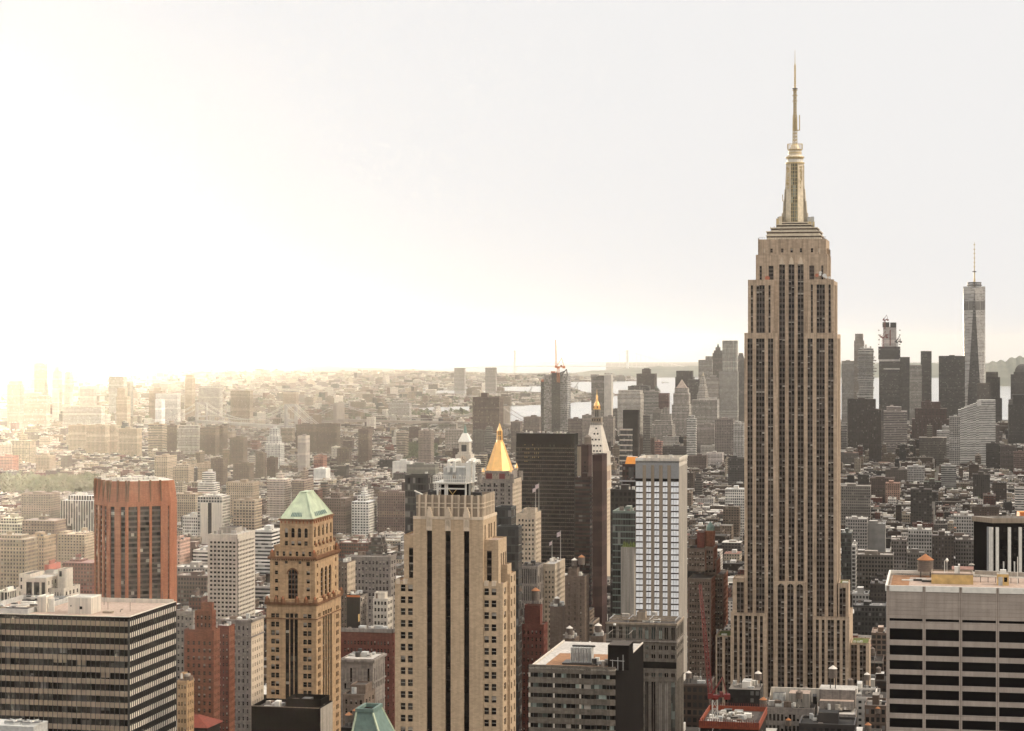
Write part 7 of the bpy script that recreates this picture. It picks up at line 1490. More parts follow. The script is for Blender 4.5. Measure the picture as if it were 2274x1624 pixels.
o = MB(); o.bar((X(930), 4, Z(400)), (X(930), 4, Z(280)), 1.3, 'dark_red'); o.bar((X(890), 4, Z(320)), (X(916), 4, Z(318)), 1.5, 'dark_red'); o.build('hoist', R)
o = MB(); o.box(F.w+.2, F.w+26, 6, 50, 0, Z(488), 'city_facade', top='city_roof', pu=3, pv=4, c=(.08, .072, .065), w=(.5, .5, .05)); o.build('rear_wing', R)
tower_crane_small(c4(875, 0)[0], c4(0, 345)[1], 5880, c4(852, 325), 'small dark red crane on the left flank of the unfinished concrete core', 1.9, 'dark_red')
tower_crane_small(c4(982, 0)[0], c4(0, 380)[1], 5880, c4(997, 345), 'small dark crane on the right flank of the unfinished concrete core', 1.9, 'steel_dark')
tower_crane_small(c4(888, 0)[0], c4(0, 212)[1], 5880, c4(886, 192), 'tiny red hoist on top of the unfinished concrete core', 1.6, 'dark_red')
# needle topped glass tower
def needle_tower():
    d = 5850; F = Fr(cR(752, 0)[0], cR(930, 0)[0], d, dep=61, th=radians(12.2)); F.keep(cR(0, 1370)[1], 2140, 2190); R = F.root('needle_glass_tower', 'tall tapering glass skyscraper with long triangular facets and a needle mast', 'skyscraper')
    Z = lambda b: F.z(cR(0, b)[1]); W = F.w; z0, z1 = 20, Z(415); c = W/2; o = MB()
    B = [(0, 0), (W, 0), (W, W), (0, W)]
    T = [(c, 0), (W, c), (c, W), (0, c)]                  # the top square is turned by 45 degrees
    # here a facet rises from each base corner: one broad upright triangle and one hanging triangle per side
    X = lambda a: F.x(cR(a, 0)[0])
    xl, xr = X(770)+1, X(910)
    apex = X(842)
    def tri(p, q, r, nv, m='city_facade', col=(.24, .225, .205), w=(1.01, .5, .2)):
        uv = []
        for P in (p, q, r): uv.append(((P[0]+P[1])/4.0, P[2]/4.2))
        o.face([p, q, r], m, uv, col, w)
    fb = [(X(772), -3), (X(908), -3)]; top = (apex, 6, z1-8)
    tri((fb[0][0], -3, z0), (fb[1][0], -3, z0), top, 0, col=(.085, .078, .07), w=(1.01, .5, .06))
    Ltop, Rtop = (0, 20, z1), (W, 20, z1)
    tri((fb[0][0], -3, z0), top, (0, 24, z1), 0, col=(.40, .37, .335), w=(1.01, .45, .26)); tri(top, (fb[1][0], -3, z0), (W, 24, z1), 0, col=(.40, .37, .335), w=(1.01, .45, .26))
    tri((fb[0][0], -3, z0), (0, 24, z1), (0, 26, z0), 0, col=(.06, .055, .05), w=(1.01, .45, .04)); tri((fb[1][0], -3, z0), (W, 26, z0), (W, 24, z1), 0, col=(.44, .41, .37), w=(1.01, .45, .27))  # left facet and left wall coloured darker to offset the sky glow
    o.face([(0, 24, z1), top, (W, 24, z1)], 'city_roof', None, (.3, .28, .25)); o.wallq((W, 26), (W, 60), z0, z1, 'city_facade', 4, 4.2, (.3, .28, .25), (1.01, .5, .2)); o.wallq((W, 60), (0, 60), z0, z1, 'city_facade', 4, 4.2, (.3, .28, .25), (1.01, .5, .2)); o.wallq((0, 60), (0, 26), z0, z1, 'city_facade', 4, 4.2, (.06, .055, .05), (1.01, .5, .04))
    o.face([(0, 24, z1), (W, 24, z1), (W, 60, z1), (0, 60, z1)], 'city_roof', None, (.3, .28, .25)); o.build('glass_facets', R)
    o = MB(); cx, cy = apex, 34; s = d/4700*.2771
    for P0, P1 in (((fb[0][0], -3, z0), (0, 24, z1)), ((fb[1][0], -3, z0), (W, 24, z1))):
        E = lambda p, q, z: tuple(p[i]+(q[i]-p[i])*(z-p[2])/(q[2]-p[2])-(.8 if i == 1 else 0) for i in range(3))
        za, zb = Z(605), Z(535); q = [E(P0, P1, za), E(P0, top, za), E(P0, top, zb), E(P0, P1, zb)]; o.face(q if P0[0] < c else q[::-1], 'city_facade', [(0, 0), (9, 0), (9, 1), (0, 1)], (.2, .185, .165), (.5, 1.01, .08))
    o.build('mechanical_band', R)
    o = MB(); 
    for a, b, r in ((410, 402, 60), (398, 393, 56), (388, 380, 56)): o.cone(cx, cy, Z(a), r*s, Z(b), r*s, 'steel_dark', 20, 'steel_dark', bottom=True)
    for k in range(16): t = 2*pi*k/16; o.bar((cx+50*s*cos(t), cy+50*s*sin(t), Z(415)), (cx+50*s*cos(t), cy+50*s*sin(t), Z(380)), .7, 'steel_dark')
    o.build('roof_ring', R); o = MB(); o.cone(cx, cy, z1, 3.2, Z(350), 2.8, 'mast_gold', 10); o.cone(cx, cy, Z(350), 2.2, Z(295), 1.8, 'mast_gold', 10)
    for y in (295, 255, 220, 185, 148, 115, 78): o.cone(cx, cy, Z(y+4), 2.6 if y < 290 else 5.5, Z(y-4), 2.6 if y < 290 else 5.5, 'steel_dark' if y > 290 else 'mast_gold', 8, 'steel_dark', bottom=True)
    o.cone(cx, cy, Z(295), 1.5, Z(55), .5, 'mast_gold', 8); o.build('mast', R)
needle_tower()
setback('domed_financial_tower', 'dark tower with a domed top cut by the photo edge', c4, 5900, [(1850, 2010, 620), (1872, 2005, 600)], (.085, .075, .068), 'punch', 800, ('dome', 1880, 2000, 540, (.10, .09, .08)), dep=40)
setback('dark_edge_block', 'low dark block before the domed tower at the photo edge', c4, 5200, [(1832, 2000, 850), (1862, 2000, 775)], (.05, .044, .04), 'punch', 1150, cat='office block')
blk('pale_corner_block', 'narrow pale block left of the domed tower', c4, 1832, 1868, None, 815, 5300, (.25, .225, .2), 'ribbon', (.2, .2, .2), 980, cat='office block')
F = Fr(c4(1448, 0)[0], c4(1732, 0)[0], 4300, dep=40); F.keep(c4(0, 990)[1]); R = F.root('white_terraced_block', 'white office block whose terraces step up to the right below the needle tower', 'office block'); o = MB(); Zc = lambda b: F.z(c4(0, b)[1])
for k in range(8): x0 = F.w*k*.08; o.box(x0, F.w*(k+1)*.08 if k < 7 else F.w, 0, 40, 0, Zc(890-k*9 if k < 7 else 815), 'city_facade', top='city_roof', pu=4, pv=3.6, c=(.50, .47, .42), w=(1.01, .42, .08))
o.build('wall', R); o = MB(); o.box(F.w*.5, F.w*.62, -1, 8, Zc(860), Zc(815), 'city_facade', top='city_roof', c=(.5, .47, .43)); o.build('lift_tower', R)
# the hazy left: Brooklyn towers, river housing, near blocks
for i, (nm, lb, cv, l, r, s, t, d, col, st, yb, cat, steps) in enumerate((
    ('twin_slab_tower', 'tallest hazy tower with a lower slab attached on its left', c1, 290, 385, None, 145, 6900, GRY, 'strips', 390, 'skyscraper', [(.1, .7, .1, .9, 138)]), ('twin_side_slab', 'slab attached to the left of the tallest hazy tower', c1, 258, 289, None, 158, 6900, PALE, 'blank', 390, 'skyscraper', ()), ('pale_slim_tower', 'slim hazy tower with a white front and a cap', c1, 455, 510, None, 215, 6900, PALE, 'blank', 480, 'skyscraper', [(.1, .75, .1, .9, 170)]), ('narrow_hazy_tower', 'narrowest of the hazy towers with a notched top', c1, 560, 605, None, 218, 6900, PALE, 'strips', 480, 'skyscraper', ()), ('broad_hazy_slab', 'broad hazy slab at the far left behind the housing', c1, 62, 170, None, 325, 6000, GRY, 'strips', 560, 'skyscraper', [(.1, .9, .1, .9, 298)]),
    ('hazy_pink_block', 'low wide hazy block with striped front and pale storey', c1, 185, 402, None, 430, 6300, PNK, 'ribbon', 530, 'building', [(.05, .7, .1, .9, 402)]), ('crenellated_block', 'hazy block with a crenellated top', c1, 695, 810, None, 358, 6500, PALE, 'punch', 490, 'building', ()), ('bank_slab', 'hazy square tower with a flared flat top', c1, 945, 1075, None, 275, 6700, PALE, 'grid', 520, 'skyscraper', [(.02, .98, .02, .98, 262)]), ('slim_hazy_neighbour', 'slim hazy tower right behind the flared tower', c1, 1092, 1132, None, 308, 6800, GRY, 'ribbon', 500, 'skyscraper', ()), ('stepped_spire_block', 'hazy stepped tower in front of the flared tower', c1, 1012, 1105, None, 440, 6200, TAN, 'slab', 600, 'skyscraper', [(.05, .75, .1, .9, 362)]), ('hazy_brown_block', 'small brownish hazy block with a stepped roof', c1, 1295, 1412, None, 385, 6600, TAN, 'strips', 470, 'building', [(.3, .7, .2, .8, 358)]), ('white_arch_cube', 'big white cube with square openings in the haze', c1, 1355, 1542, None, 418, 6200, (.72, .70, .66), 'grid', 560, 'building', ()), ('clock_bank_tower', 'slender hazy tower with flat capped crown', c1, 1610, 1672, None, 270, 6700, TAN, 'punch', 470, 'skyscraper', [(.08, .9, .1, .9, 246)]), ('domed_hazy_block', 'large hazy block with a shoulder and small dome', c1, 1728, 1912, None, 385, 6700, PALE, 'dense', 500, 'skyscraper', [(.02, .98, 0, 1, 345), (.65, .9, .2, .8, 312)]), ('river_slab_pair', 'pair of ribbed hazy slabs right of the big bridge tower', c1, 2005, 2175, None, 390, 6100, TAN, 'strips', 600, 'apartment building', ()), ('long_hazy_loft', 'long low hazy factory with many windows', c1, 545, 880, None, 525, 5900, PALE, 'loft', 610, 'factory', ()), ('cube_side_tower', 'white upright slab at the left edge of the big white cube', c1, 1350, 1405, None, 465, 6000, (.7, .68, .64), 'blank', 630, 'building', ()),
    ('river_housing_slab', 'widest tan housing slab in the first hazy row', c1, 750, 912, None, 688, 4700, TAN, 'slab', 930, 'apartment building', ()), ('river_housing_capped', 'tan housing slab with white cap beside the widest one', c1, 922, 1006, None, 695, 4750, TAN, 'slab', 920, 'apartment building', ()), ('river_housing_mid', 'stepped tan housing slab in the hazy row', c1, 1030, 1195, None, 722, 4650, TAN, 'slab', 915, 'apartment building', ()), ('river_housing_pale', 'pale banded housing tower in the hazy row', c1, 1290, 1412, None, 682, 4600, TAN, 'ribbon', 900, 'apartment building', ()), ('river_housing_dull', 'dull brown housing tower right of the pale banded one', c1, 1435, 1540, None, 692, 4650, BR, 'slab', 890, 'apartment building', ()), ('river_school', 'white topped wide block with tall openings in the hazy row', c1, 1540, 1728, None, 715, 4600, PALE, 'strips', 840, 'building', [(.05, .95, .2, .8, 692)]), ('river_housing_dark', 'brown housing slab left of the river tower pair', c1, 1740, 1872, None, 712, 4550, BR, 'slab', 890, 'apartment building', ()), ('river_housing_far', 'grey housing tower at the end of the hazy row', c1, 2000, 2115, None, 800, 4300, BR, 'slab', 1020, 'apartment building', ()), ('river_housing_left', 'tan housing slab at the start of the hazy row', c1, 595, 745, None, 690, 4800, TAN, 'slab', 800, 'apartment building', ()), ('river_housing_grey', 'small grey housing slab behind the hazy row', c1, 1875, 1945, None, 700, 4600, BR, 'slab', 830, 'apartment building', ()),
    ('left_edge_housing', 'pinkish housing tower at the far left edge', c1, -10, 98, None, 845, 4100, PNK, 'strips', 960, 'apartment building', ()), ('left_twin_housing', 'brown and pale twin housing tower near the left edge', c1, 100, 262, None, 820, 4150, TAN, 'strips', 1000, 'apartment building', [(.3, .65, .3, .7, 768)]), ('dark_hazy_cube', 'dull square apartment block in the hazy low quarter', c1, 312, 432, None, 955, 3900, TAN, 'slab', 1050, 'apartment building', ()), ('project_tower_wide', 'tan project tower with a pale edge strip', c1, 1345, 1455, 1540, 962, 3400, TAN, 'slab', 1150, 'apartment building', ()), ('project_tower_low', 'lower tan project block with white top', c1, 1505, 1640, None, 1045, 3300, TAN, 'slab', 1170, 'apartment building', [(.1, .9, .2, .8, 1030)]), ('project_tower_tan', 'tan project tower behind the sharp edged one', c1, 1720, 1835, None, 1025, 3500, TAN, 'slab', 1150, 'apartment building', ()), ('project_tower_sharp', 'sharp edged brown project tower with bright side', c1, 1835, 1940, 1980, 980, 3300, BR, 'slab', 1190, 'apartment building', ()), ('project_tower_right', 'brown project tower with stepped roof', c1, 2028, 2165, None, 1025, 3300, BR, 'slab', 1160, 'apartment building', ()), ('red_left_block', 'reddish block low at the left edge', c1, -10, 108, None, 960, 3800, (.3, .13, .1), 'slab', 1050, 'building', ()), ('stepped_white_flats', 'white balconied flats stepping down above the orange tower', c1, 1720, 1862, None, 1190, 2500, WHT, 'ribbon', 1260, 'apartment building', [(.2, .8, .2, .9, 1100)]),
    ('brown_slab_left', 'tall plain brown apartment slab at left with a rooftop box', c1, 185, 440, None, 1290, 2300, (.20, .155, .125), 'slab', 1510, 'apartment building', ()), ('white_fin_block', 'white block with dark bays between tall fins', c1, 525, 812, None, 1345, 2000, WHT, 'fins', 1520, 'office block', [(.15, .95, .3, .9, 1305)]), ('cornice_loft_left', 'brown loft with pale colonnade beneath the cornice', c1, 1970, 2200, None, 1190, 2200, TAN, 'punch', 1340, 'building', ()), ('white_panel_tower', 'grey tower clad with two tall white panels', c1, 1718, 1935, None, 1310, 1900, PALE, 'grid', 1600, 'office block', [(.15, .9, .1, .9, 1300)]), ('brown_flats_right', 'dull brown flats right of the white panel tower', c1, 2030, 2215, None, 1345, 1800, TAN, 'pair', 1590, 'apartment building', ()), ('small_white_cornice', 'white classical house with a cornice below the panel tower', c1, 1590, 1718, None, 1485, 1750, WHT, 'loft', 1590, 'building', ()), ('pale_brown_mid', 'brownish pale block behind the white classical house', c1, 1530, 1700, None, 1290, 2200, TAN, 'punch', 1400, 'building', ()))):
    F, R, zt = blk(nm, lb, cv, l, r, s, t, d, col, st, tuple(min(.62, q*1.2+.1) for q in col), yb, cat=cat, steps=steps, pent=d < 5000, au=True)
    if nm == 'white_panel_tower':
        o = MB(); f = Facade(o, 0, 0, 1, 0); f.slab(o, F.w*.14, F.w*.42, 20, F.z(c1(0, 1362)[1]), 'panel_pale', 0, 1); f.slab(o, F.w*.58, F.w*1.0, 20, F.z(c1(0, 1362)[1]), 'panel_pale', 0, 1); f.slab(o, F.w*.43, F.w*.57, 20, F.z(c1(0, 1362)[1]), 'dark_stone', 0, .3); o.build('white_panel', R)
for i, (nm, lb, cv, l, r, s, t, d, col, st, yb, cat, steps) in enumerate((
    ('brown_hotel_left', 'large brown apartment house with a wing at the left edge', c5, -40, 180, None, 240, 1600, (.24, .185, .13), 'punch', 600, 'apartment building', [(.05, .8, .2, .8, 215)]), ('tan_hotel', 'tan wing of the large brown apartment house', c5, 186, 318, None, 225, 1620, (.30, .22, .15), 'punch', 470, 'apartment building', ()), ('dark_brown_block_left', 'dark brown block with a rooftop dome tank at left', c5, 160, 395, None, 105, 1900, (.16, .115, .09), 'slab', 400, 'apartment building', [(.4, .6, .3, .6, 78)]), ('tan_twin_block', 'tan apartment block in two wings left of the orange tower', c5, 398, 612, None, 205, 1800, (.40, .31, .22), 'slab', 400, 'apartment building', [(0, .3, .2, .8, 190), (.6, 1, .2, .8, 195)]), ('pale_green_block', 'pale block with setbacks at the left edge', c5, -30, 165, None, 130, 1850, (.36, .33, .25), 'grid', 240, 'apartment building', [(.1, .7, .2, .8, 90)]), ('red_brick_flats', 'dull red brick flats beside the orange tower', c5, 452, 668, None, 410, 1550, (.19, .085, .065), 'punch', 640, 'apartment building', [(.1, .5, .3, .8, 395)]), ('red_small_block', 'small red block behind the white art deco building', c5, 312, 352, None, 430, 1650, (.36, .13, .1), 'blank', 470, 'building', ()), ('pinkish_flats', 'pinkish flats with small windows right of the orange tower', c5, 1238, 1302, None, 250, 1700, (.42, .27, .21), 'punch', 450, 'apartment building', ()), ('white_curved_block', 'white banded block with terraces beside the white grid office', c5, 1395, 1500, None, 325, 1650, (.56, .52, .46), 'ribbon', 440, 'building', ()), ('brown_loft_strip', 'long dark brown loft behind the dome tank block', c5, 1242, 1492, None, 512, 1450, (.12, .085, .068), 'loft', 650, 'building', ()), ('glass_roof_hall', 'low pale hall with skylights right of the orange tower', c5, 1242, 1500, None, 450, 1560, (.33, .30, .26), 'loft', 520, 'building', ()), ('striped_left_corner', 'white finned block low at the left edge', c5, -20, 55, None, 622, 1300, (.55, .5, .42), 'fins', 700, 'building', ()), ('brown_mid_block', 'brown block with pale parapet right of the orange tower', c5, 1302, 1440, None, 300, 1750, (.15, .105, .085), 'punch', 420, 'building', ()), ('white_ribbon_block', 'white block with long ribbon windows behind the copper roof tower', c6, -10, 102, None, 335, 1500, (.55, .52, .47), 'ribbon', 590, 'office block', ()),
    ('pink_grid_apartments', 'pinkish white apartment block with fine window grid', c2, 95, 252, 305, 1272, 2100, (.52, .43, .36), 'dense', 1450, 'apartment building', [(.4, .75, .3, .7, 1225)]), ('brown_grid_apartments', 'brown apartment tower with a pink lit flank', c2, 310, 420, 502, 1282, 2150, (.24, .18, .14), 'dense', 1460, 'apartment building', [(.5, .8, .3, .7, 1205)]), ('pale_blank_slab', 'tall pale slab with a blank front in the hazy plain', c2, 362, 432, None, 900, 3500, (.34, .30, .26), 'blank', 1150, 'building', ()), ('brown_square_tower', 'square brown tower in the plain left of the park', c2, 705, 808, 832, 1008, 3300, BR, 'strips', 1130, 'apartment building', ()), ('brown_cornice_loft', 'large brown loft with cornice left of the angled glass block', c2, 1058, 1292, None, 1392, 1750, (.15, .105, .085), 'punch', 1610, 'building', ()), ('white_stepped_flats', 'white apartment block stepping up to a small tower', c2, 832, 980, 1050, 1470, 1800, (.60, .57, .51), 'pair', 1620, 'apartment building', [(.25, .75, .2, .8, 1420), (.4, .65, .3, .7, 1385)]), ('brown_big_loft', 'massive brown loft behind the copper green roof', c2, 580, 778, None, 1440, 1850, (.13, .092, .075), 'punch', 1620, 'building', [(.3, .7, .2, .8, 1395)]), ('round_hazy_hotel', 'pale broad hotel with a round roof drum by the far water', c2, 1150, 1335, None, 612, 6600, PALE, 'grid', 705, 'building', [(.15, .85, .2, .8, 590)]), ('pale_tall_flats', 'pale tall flats with wide windows left of the clock spire', c2, 1648, 1800, None, 838, 3900, (.33, .285, .24), 'pair', 985, 'apartment building', [(.2, .6, .2, .8, 788)]), ('dark_small_tower', 'small dark square tower near the bridge ramp', c2, 890, 978, None, 840, 4300, BR, 'slab', 930, 'apartment building', ()), ('dark_slab_row_left', 'dark housing slab below the first bridge tower', c2, 345, 522, None, 800, 4700, BR, 'slab', 910, 'apartment building', ()), ('dark_slab_row_right', 'dark housing slab right of the first bridge tower', c2, 528, 702, None, 795, 4650, BR, 'slab', 900, 'apartment building', ()), ('red_hazy_block', 'reddish narrow block in the plain', c2, 502, 582, None, 1075, 3000, (.26, .13, .1), 'punch', 1170, 'building', ()), ('white_cube_plain', 'plain white tapered cube with a roof tank in the plain', c2, 502, 608, None, 1185, 2600, (.66, .64, .58), 'blank', 1255, 'building', ()), ('white_long_hall', 'long white hall with green hall behind it', c2, 1188, 1338, None, 1125, 2900, (.62, .59, .53), 'blank', 1200, 'building', ()), ('olive_long_hall', 'long olive roofed hall right of the white hall', c2, 1310, 1560, None, 1150, 2950, (.17, .16, .13), 'blank', 1205, 'building', ()), ('brown_pair_left', 'brown project tower with a pale flank at mid left', c2, -5, 62, 92, 1050, 2900, BR, 'slab', 1240, 'apartment building', ()), ('brown_pair_right', 'lower brown project tower next to its taller twin', c2, 95, 168, 192, 1090, 2850, BR, 'slab', 1225, 'apartment building', ()), ('white_slim_plain', 'slim white block with grey side in the plain', c2, 655, 702, None, 995, 3300, (.5, .46, .4), 'strips', 1080, 'building', ()), ('striped_plain_tower', 'slim tower with dark and light balconies in the plain', c2, 1222, 1300, None, 870, 3800, (.3, .25, .2), 'ribbon', 1030, 'apartment building', ()), ('white_spired_block', 'ghostly white stepped tower in the hazy plain', c2, 78, 210, None, 960, 3700, (.62, .6, .55), 'strips', 1130, 'building', [(.1, .85, .1, .9, 900), (.25, .75, .2, .8, 832)]), ('tan_low_right', 'tan low block right of the slim balconied tower', c2, 1412, 1520, None, 855, 4300, (.25, .2, .17), 'punch', 950, 'building', ()), ('grey_low_terrace', 'grey terrace block under the gold pinnacle', c2, 1985, 2085, None, 880, 3900, (.22, .2, .175), 'ribbon', 1000, 'building', [(.1, .6, .2, .8, 820)]), ('dark_low_terrace', 'dark block left of the gold pinnacle', c2, 1885, 1985, None, 850, 4100, (.14, .12, .105), 'slab', 1000, 'building', ()))):
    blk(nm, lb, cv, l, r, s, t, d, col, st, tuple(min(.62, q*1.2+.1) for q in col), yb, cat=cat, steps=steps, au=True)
# white art deco block at left
F = Fr(c5(95, 0)[0], c5(440, 0)[0], 1150, c5(500, 0)[0], 26); F.keep(c5(0, 660)[1]); R = F.root('white_deco_building', 'white art deco building with a stepped top and a small tower', 'building'); zz = lambda b: F.z(c5(0, b)[1]); Wn = Windows(R, 40); X = lambda a: F.x(c5(a, 0)[0])
add_real(R, F, 0, F.w, 4, 26, 0, zz(600), 'white_stone', 16, 4, 4, 40, Wn, .4, .55, 2); add_real(R, F, X(160), X(335), 0, 20, 0, zz(520), 'white_stone', 0, 4, 4, 40, Wn, .4, .55, 2, roof='roof_silver'); add_real(R, F, X(120), X(200), 3, 22, zz(600)-1, zz(500), 'white_stone', 3, 0, 4, 40, Wn); add_real(R, F, X(372), X(430), 8, 18, zz(600)-1, zz(465), 'white_stone', 0, 0, 4, 40, Wn)
Wn.done()
for a in (190, 205, 245, 260, 300): o = MB(); Facade(o, X(a), 0, 1, 0).slab(o, 0, 2.0, zz(650), zz(552), 'glass_dark', 0, .06); o.build('window_strip', R)
o = MB(); Facade(o, X(385), 8, 1, 0).slab(o, 0, 1.4, zz(520), zz(480), 'glass_dark', 0, .06); o.build('window_strip', R)
# ================================================================ ground, water, hills, bridges
RE = 6371000.0
def gdist(py):
    s = (py-LVL)/FPX; q = s*s-2*CAMH/RE
    return RE*(s-sqrt(q)) if q > 0 else 57000.0
def gpt(px, py, up=0.0):
    d = gdist(py); x = (px-CX)/FPX*d; return (x, d, -(x*x+d*d)/(2*RE)+up)
def ground_mat(name, a, b, scale, rough):
    m, nt, bs = new_mat(name); ge = N(nt, 'ShaderNodeNewGeometry'); n = N(nt, 'ShaderNodeTexNoise'); n.inputs['Scale'].default_value = scale; n.inputs['Detail'].default_value = 8; LK(nt, ge.outputs['Position'], n.inputs['Vector'])
    r = N(nt, 'ShaderNodeMapRange'); r.inputs[1].default_value = .35; r.inputs[2].default_value = .65; LK(nt, n.outputs[0], r.inputs[0]); LK(nt, MIXC(nt, r.outputs[0], a, b), bs.inputs['Base Color']); bs.inputs['Roughness'].default_value = rough
    return nt, bs
ground_mat('street_ground', (.10, .085, .07), (.15, .13, .105), .02, .95)
ground_mat('hill_green', (.10, .11, .08), (.16, .155, .12), .004, 1.0)
nt, bs = ground_mat('river_water', (.30, .30, .285), (.36, .355, .335), .0012, .22)
bw = N(nt, 'ShaderNodeBump'); bw.inputs['Strength'].default_value = .25; bw.inputs['Distance'].default_value = 2.0; n = N(nt, 'ShaderNodeTexNoise'); n.inputs['Scale'].default_value = .03; n.inputs['Detail'].default_value = 5
ge = N(nt, 'ShaderNodeNewGeometry'); LK(nt, ge.outputs['Position'], n.inputs['Vector']); LK(nt, n.outputs[0], bw.inputs['Height']); LK(nt, bw.outputs[0], bs.inputs['Normal'])
ground_mat('leaf_dark', (.045, .055, .025), (.075, .085, .035), .05, 1.0); ground_mat('leaf_light', (.10, .105, .06), (.14, .14, .08), .05, 1.0); ground_mat('bridge_stone', (.20, .17, .14), (.27, .23, .19), .05, .9); ground_mat('bridge_steel', (.22, .20, .18), (.28, .26, .23), .05, .7); ground_mat('bridge_pale', (.72, .70, .66), (.78, .76, .72), .05, .7); ground_mat('cable_white', (.46, .43, .39), (.52, .49, .44), .05, .6)
def build_ground():
    mb = MB(); rad = [0, 400, 900, 1500, 2200, 3200, 4500, 6000, 8000, 10500, 14000, 19000, 26000, 35000, 46000, 60000]; n = 72
    P = lambda r, a: (r*sin(a), r*cos(a), -r*r/(2*RE))
    for r0, r1 in zip(rad, rad[1:]):
        for i in range(n):
            a, b = 2*pi*i/n, 2*pi*(i+1)/n
            q = [P(r0, a), P(r0, b), P(r1, b), P(r1, a)]
            mb.face(q[::-1] if r0 else [P(r1, a), P(0, 0), P(r1, b)][::1], 'street_ground')
    tag(mb.build('ground'), kind='structure', label='city ground running out to the hazy horizon')
build_ground()
def lerp(pts, x):
    if x <= pts[0][0]: return pts[0][1]
    for (a, b), (c, d) in zip(pts, pts[1:]):
        if x <= c: return b+(d-b)*(x-a)/(c-a)
    return pts[-1][1]
WATERS = [([(560, 805.3), (1345, 805.3)], [(560, 807), (760, 815), (950, 824), (1140, 830), (1345, 829)]), ([(1261, 850), (1404, 848), (1412, 829), (1650, 832), (2000, 838), (2450, 840)], [(1261, 858), (1300, 874), (1358, 872), (1366, 935), (2450, 935)]),
          ([(1105, 906), (1180, 902), (1250, 897), (1312, 894), (1366, 880)], [(1105, 940), (1366, 940)]), ([(1095, 861), (1265, 859)], [(1095, 868), (1180, 872), (1265, 871)]),
          ([(905, 911), (960, 906), (1050, 905)], [(905, 913), (960, 916), (1050, 914)]), ([(900, 872), (1000, 869), (1105, 869)], [(900, 873), (1000, 875), (1105, 876)]), ([(868, 935), (1000, 934), (1052, 935)], [(868, 937), (1000, 940), (1052, 941)]), ([(815, 955), (868, 951)], [(815, 957), (868, 958)]), ([(925, 864), (1130, 861)], [(925, 865), (1130, 866)])]
def in_water(px, py):
    for t, b in WATERS:
        if t[0][0] <= px <= t[-1][0] and lerp(t, px)-.6 <= py <= lerp(b, px)+.4: return True
    return False
def build_water():
    RR = random.Random(4)
    mb = MB()
    for t, b in WATERS:
        x0, x1 = t[0][0], t[-1][0]; nx = max(6, int((x1-x0)/12)); ny = 6
        j = [RR.uniform(-.7, .7) for _ in range(nx+1)]; k = [RR.uniform(-.8, .8) for _ in range(nx+1)]
        G = [[gpt(x0+(x1-x0)*i/nx, lerp(t, x0+(x1-x0)*i/nx)+j[i]+(lerp(b, x0+(x1-x0)*i/nx)+k[i]-lerp(t, x0+(x1-x0)*i/nx)-j[i])*q/ny, 4.0) for q in range(ny+1)] for i in range(nx+1)]
        for i in range(nx):
            for q in range(ny): mb.face([G[i][q+1], G[i+1][q+1], G[i+1][q], G[i][q]], 'river_water')
    tag(mb.build('water'), kind='structure', label='pale bright river and bay water')
build_water()
def build_hills():
    RR = random.Random(9)
    def ridge(name, prof, d0, d1, label):
        mb = MB(); nx, ny = 90, 10; x0, x1 = prof[0][0], prof[-1][0]; ph = [RR.uniform(0, 6) for _ in range(8)]
        def P(i, j):
            px = x0+(x1-x0)*i/nx; d = d0+(d1-d0)*j/ny; x = (px-CX)/FPX*d; t = j/ny
            dt = d0+(d1-d0)*.55; top = CAMH-(lerp(prof, px)-LVL)/FPX*dt; top += sum(sin(px*.05*(k+1)*1.7+ph[k])*2.2/(k+1)*5 for k in range(6))*.35
            base = -(x*x+d*d)/(2*RE)-1
            return (x, d, base+max(0, top-base)*max(0.0, sin(min(1.0, t/.55*.5 if t < .55 else .5+(t-.55)/.9)*pi))**.8*(1+.04*sin(px*.31+d*.002)))
        G = [[P(i, j) for j in range(ny+1)] for i in range(nx+1)]
        for i in range(nx):
            for j in range(ny): mb.face([G[i][j], G[i+1][j], G[i+1][j+1], G[i][j+1]], 'hill_green')
        tag(mb.build(name), kind='structure', label=label)
    ridge('hills', [(2150, 818), (2195, 806), (2225, 801), (2250, 793), (2300, 791), (2420, 796)], 13200, 15500, 'wooded hills across the bay beyond the needle tower')
    ridge('hills', [(1240, 832), (1300, 826), (1370, 820), (1450, 815), (1650, 812), (1900, 808), (2060, 806), (2160, 810), (2240, 822)], 17000, 20000, 'fainter low hills on the far shore of the bay')
build_hills()
def cable(mb, p, q, sag, r, m, n=14):
    pts = [tuple(p[i]+(q[i]-p[i])*t/n for i in range(2))+(p[2]+(q[2]-p[2])*t/n-4*sag*(t/n)*(1-t/n),) for t in range(n+1)]
    for a, b in zip(pts, pts[1:]): mb.bar(a, b, r, m)
    return pts
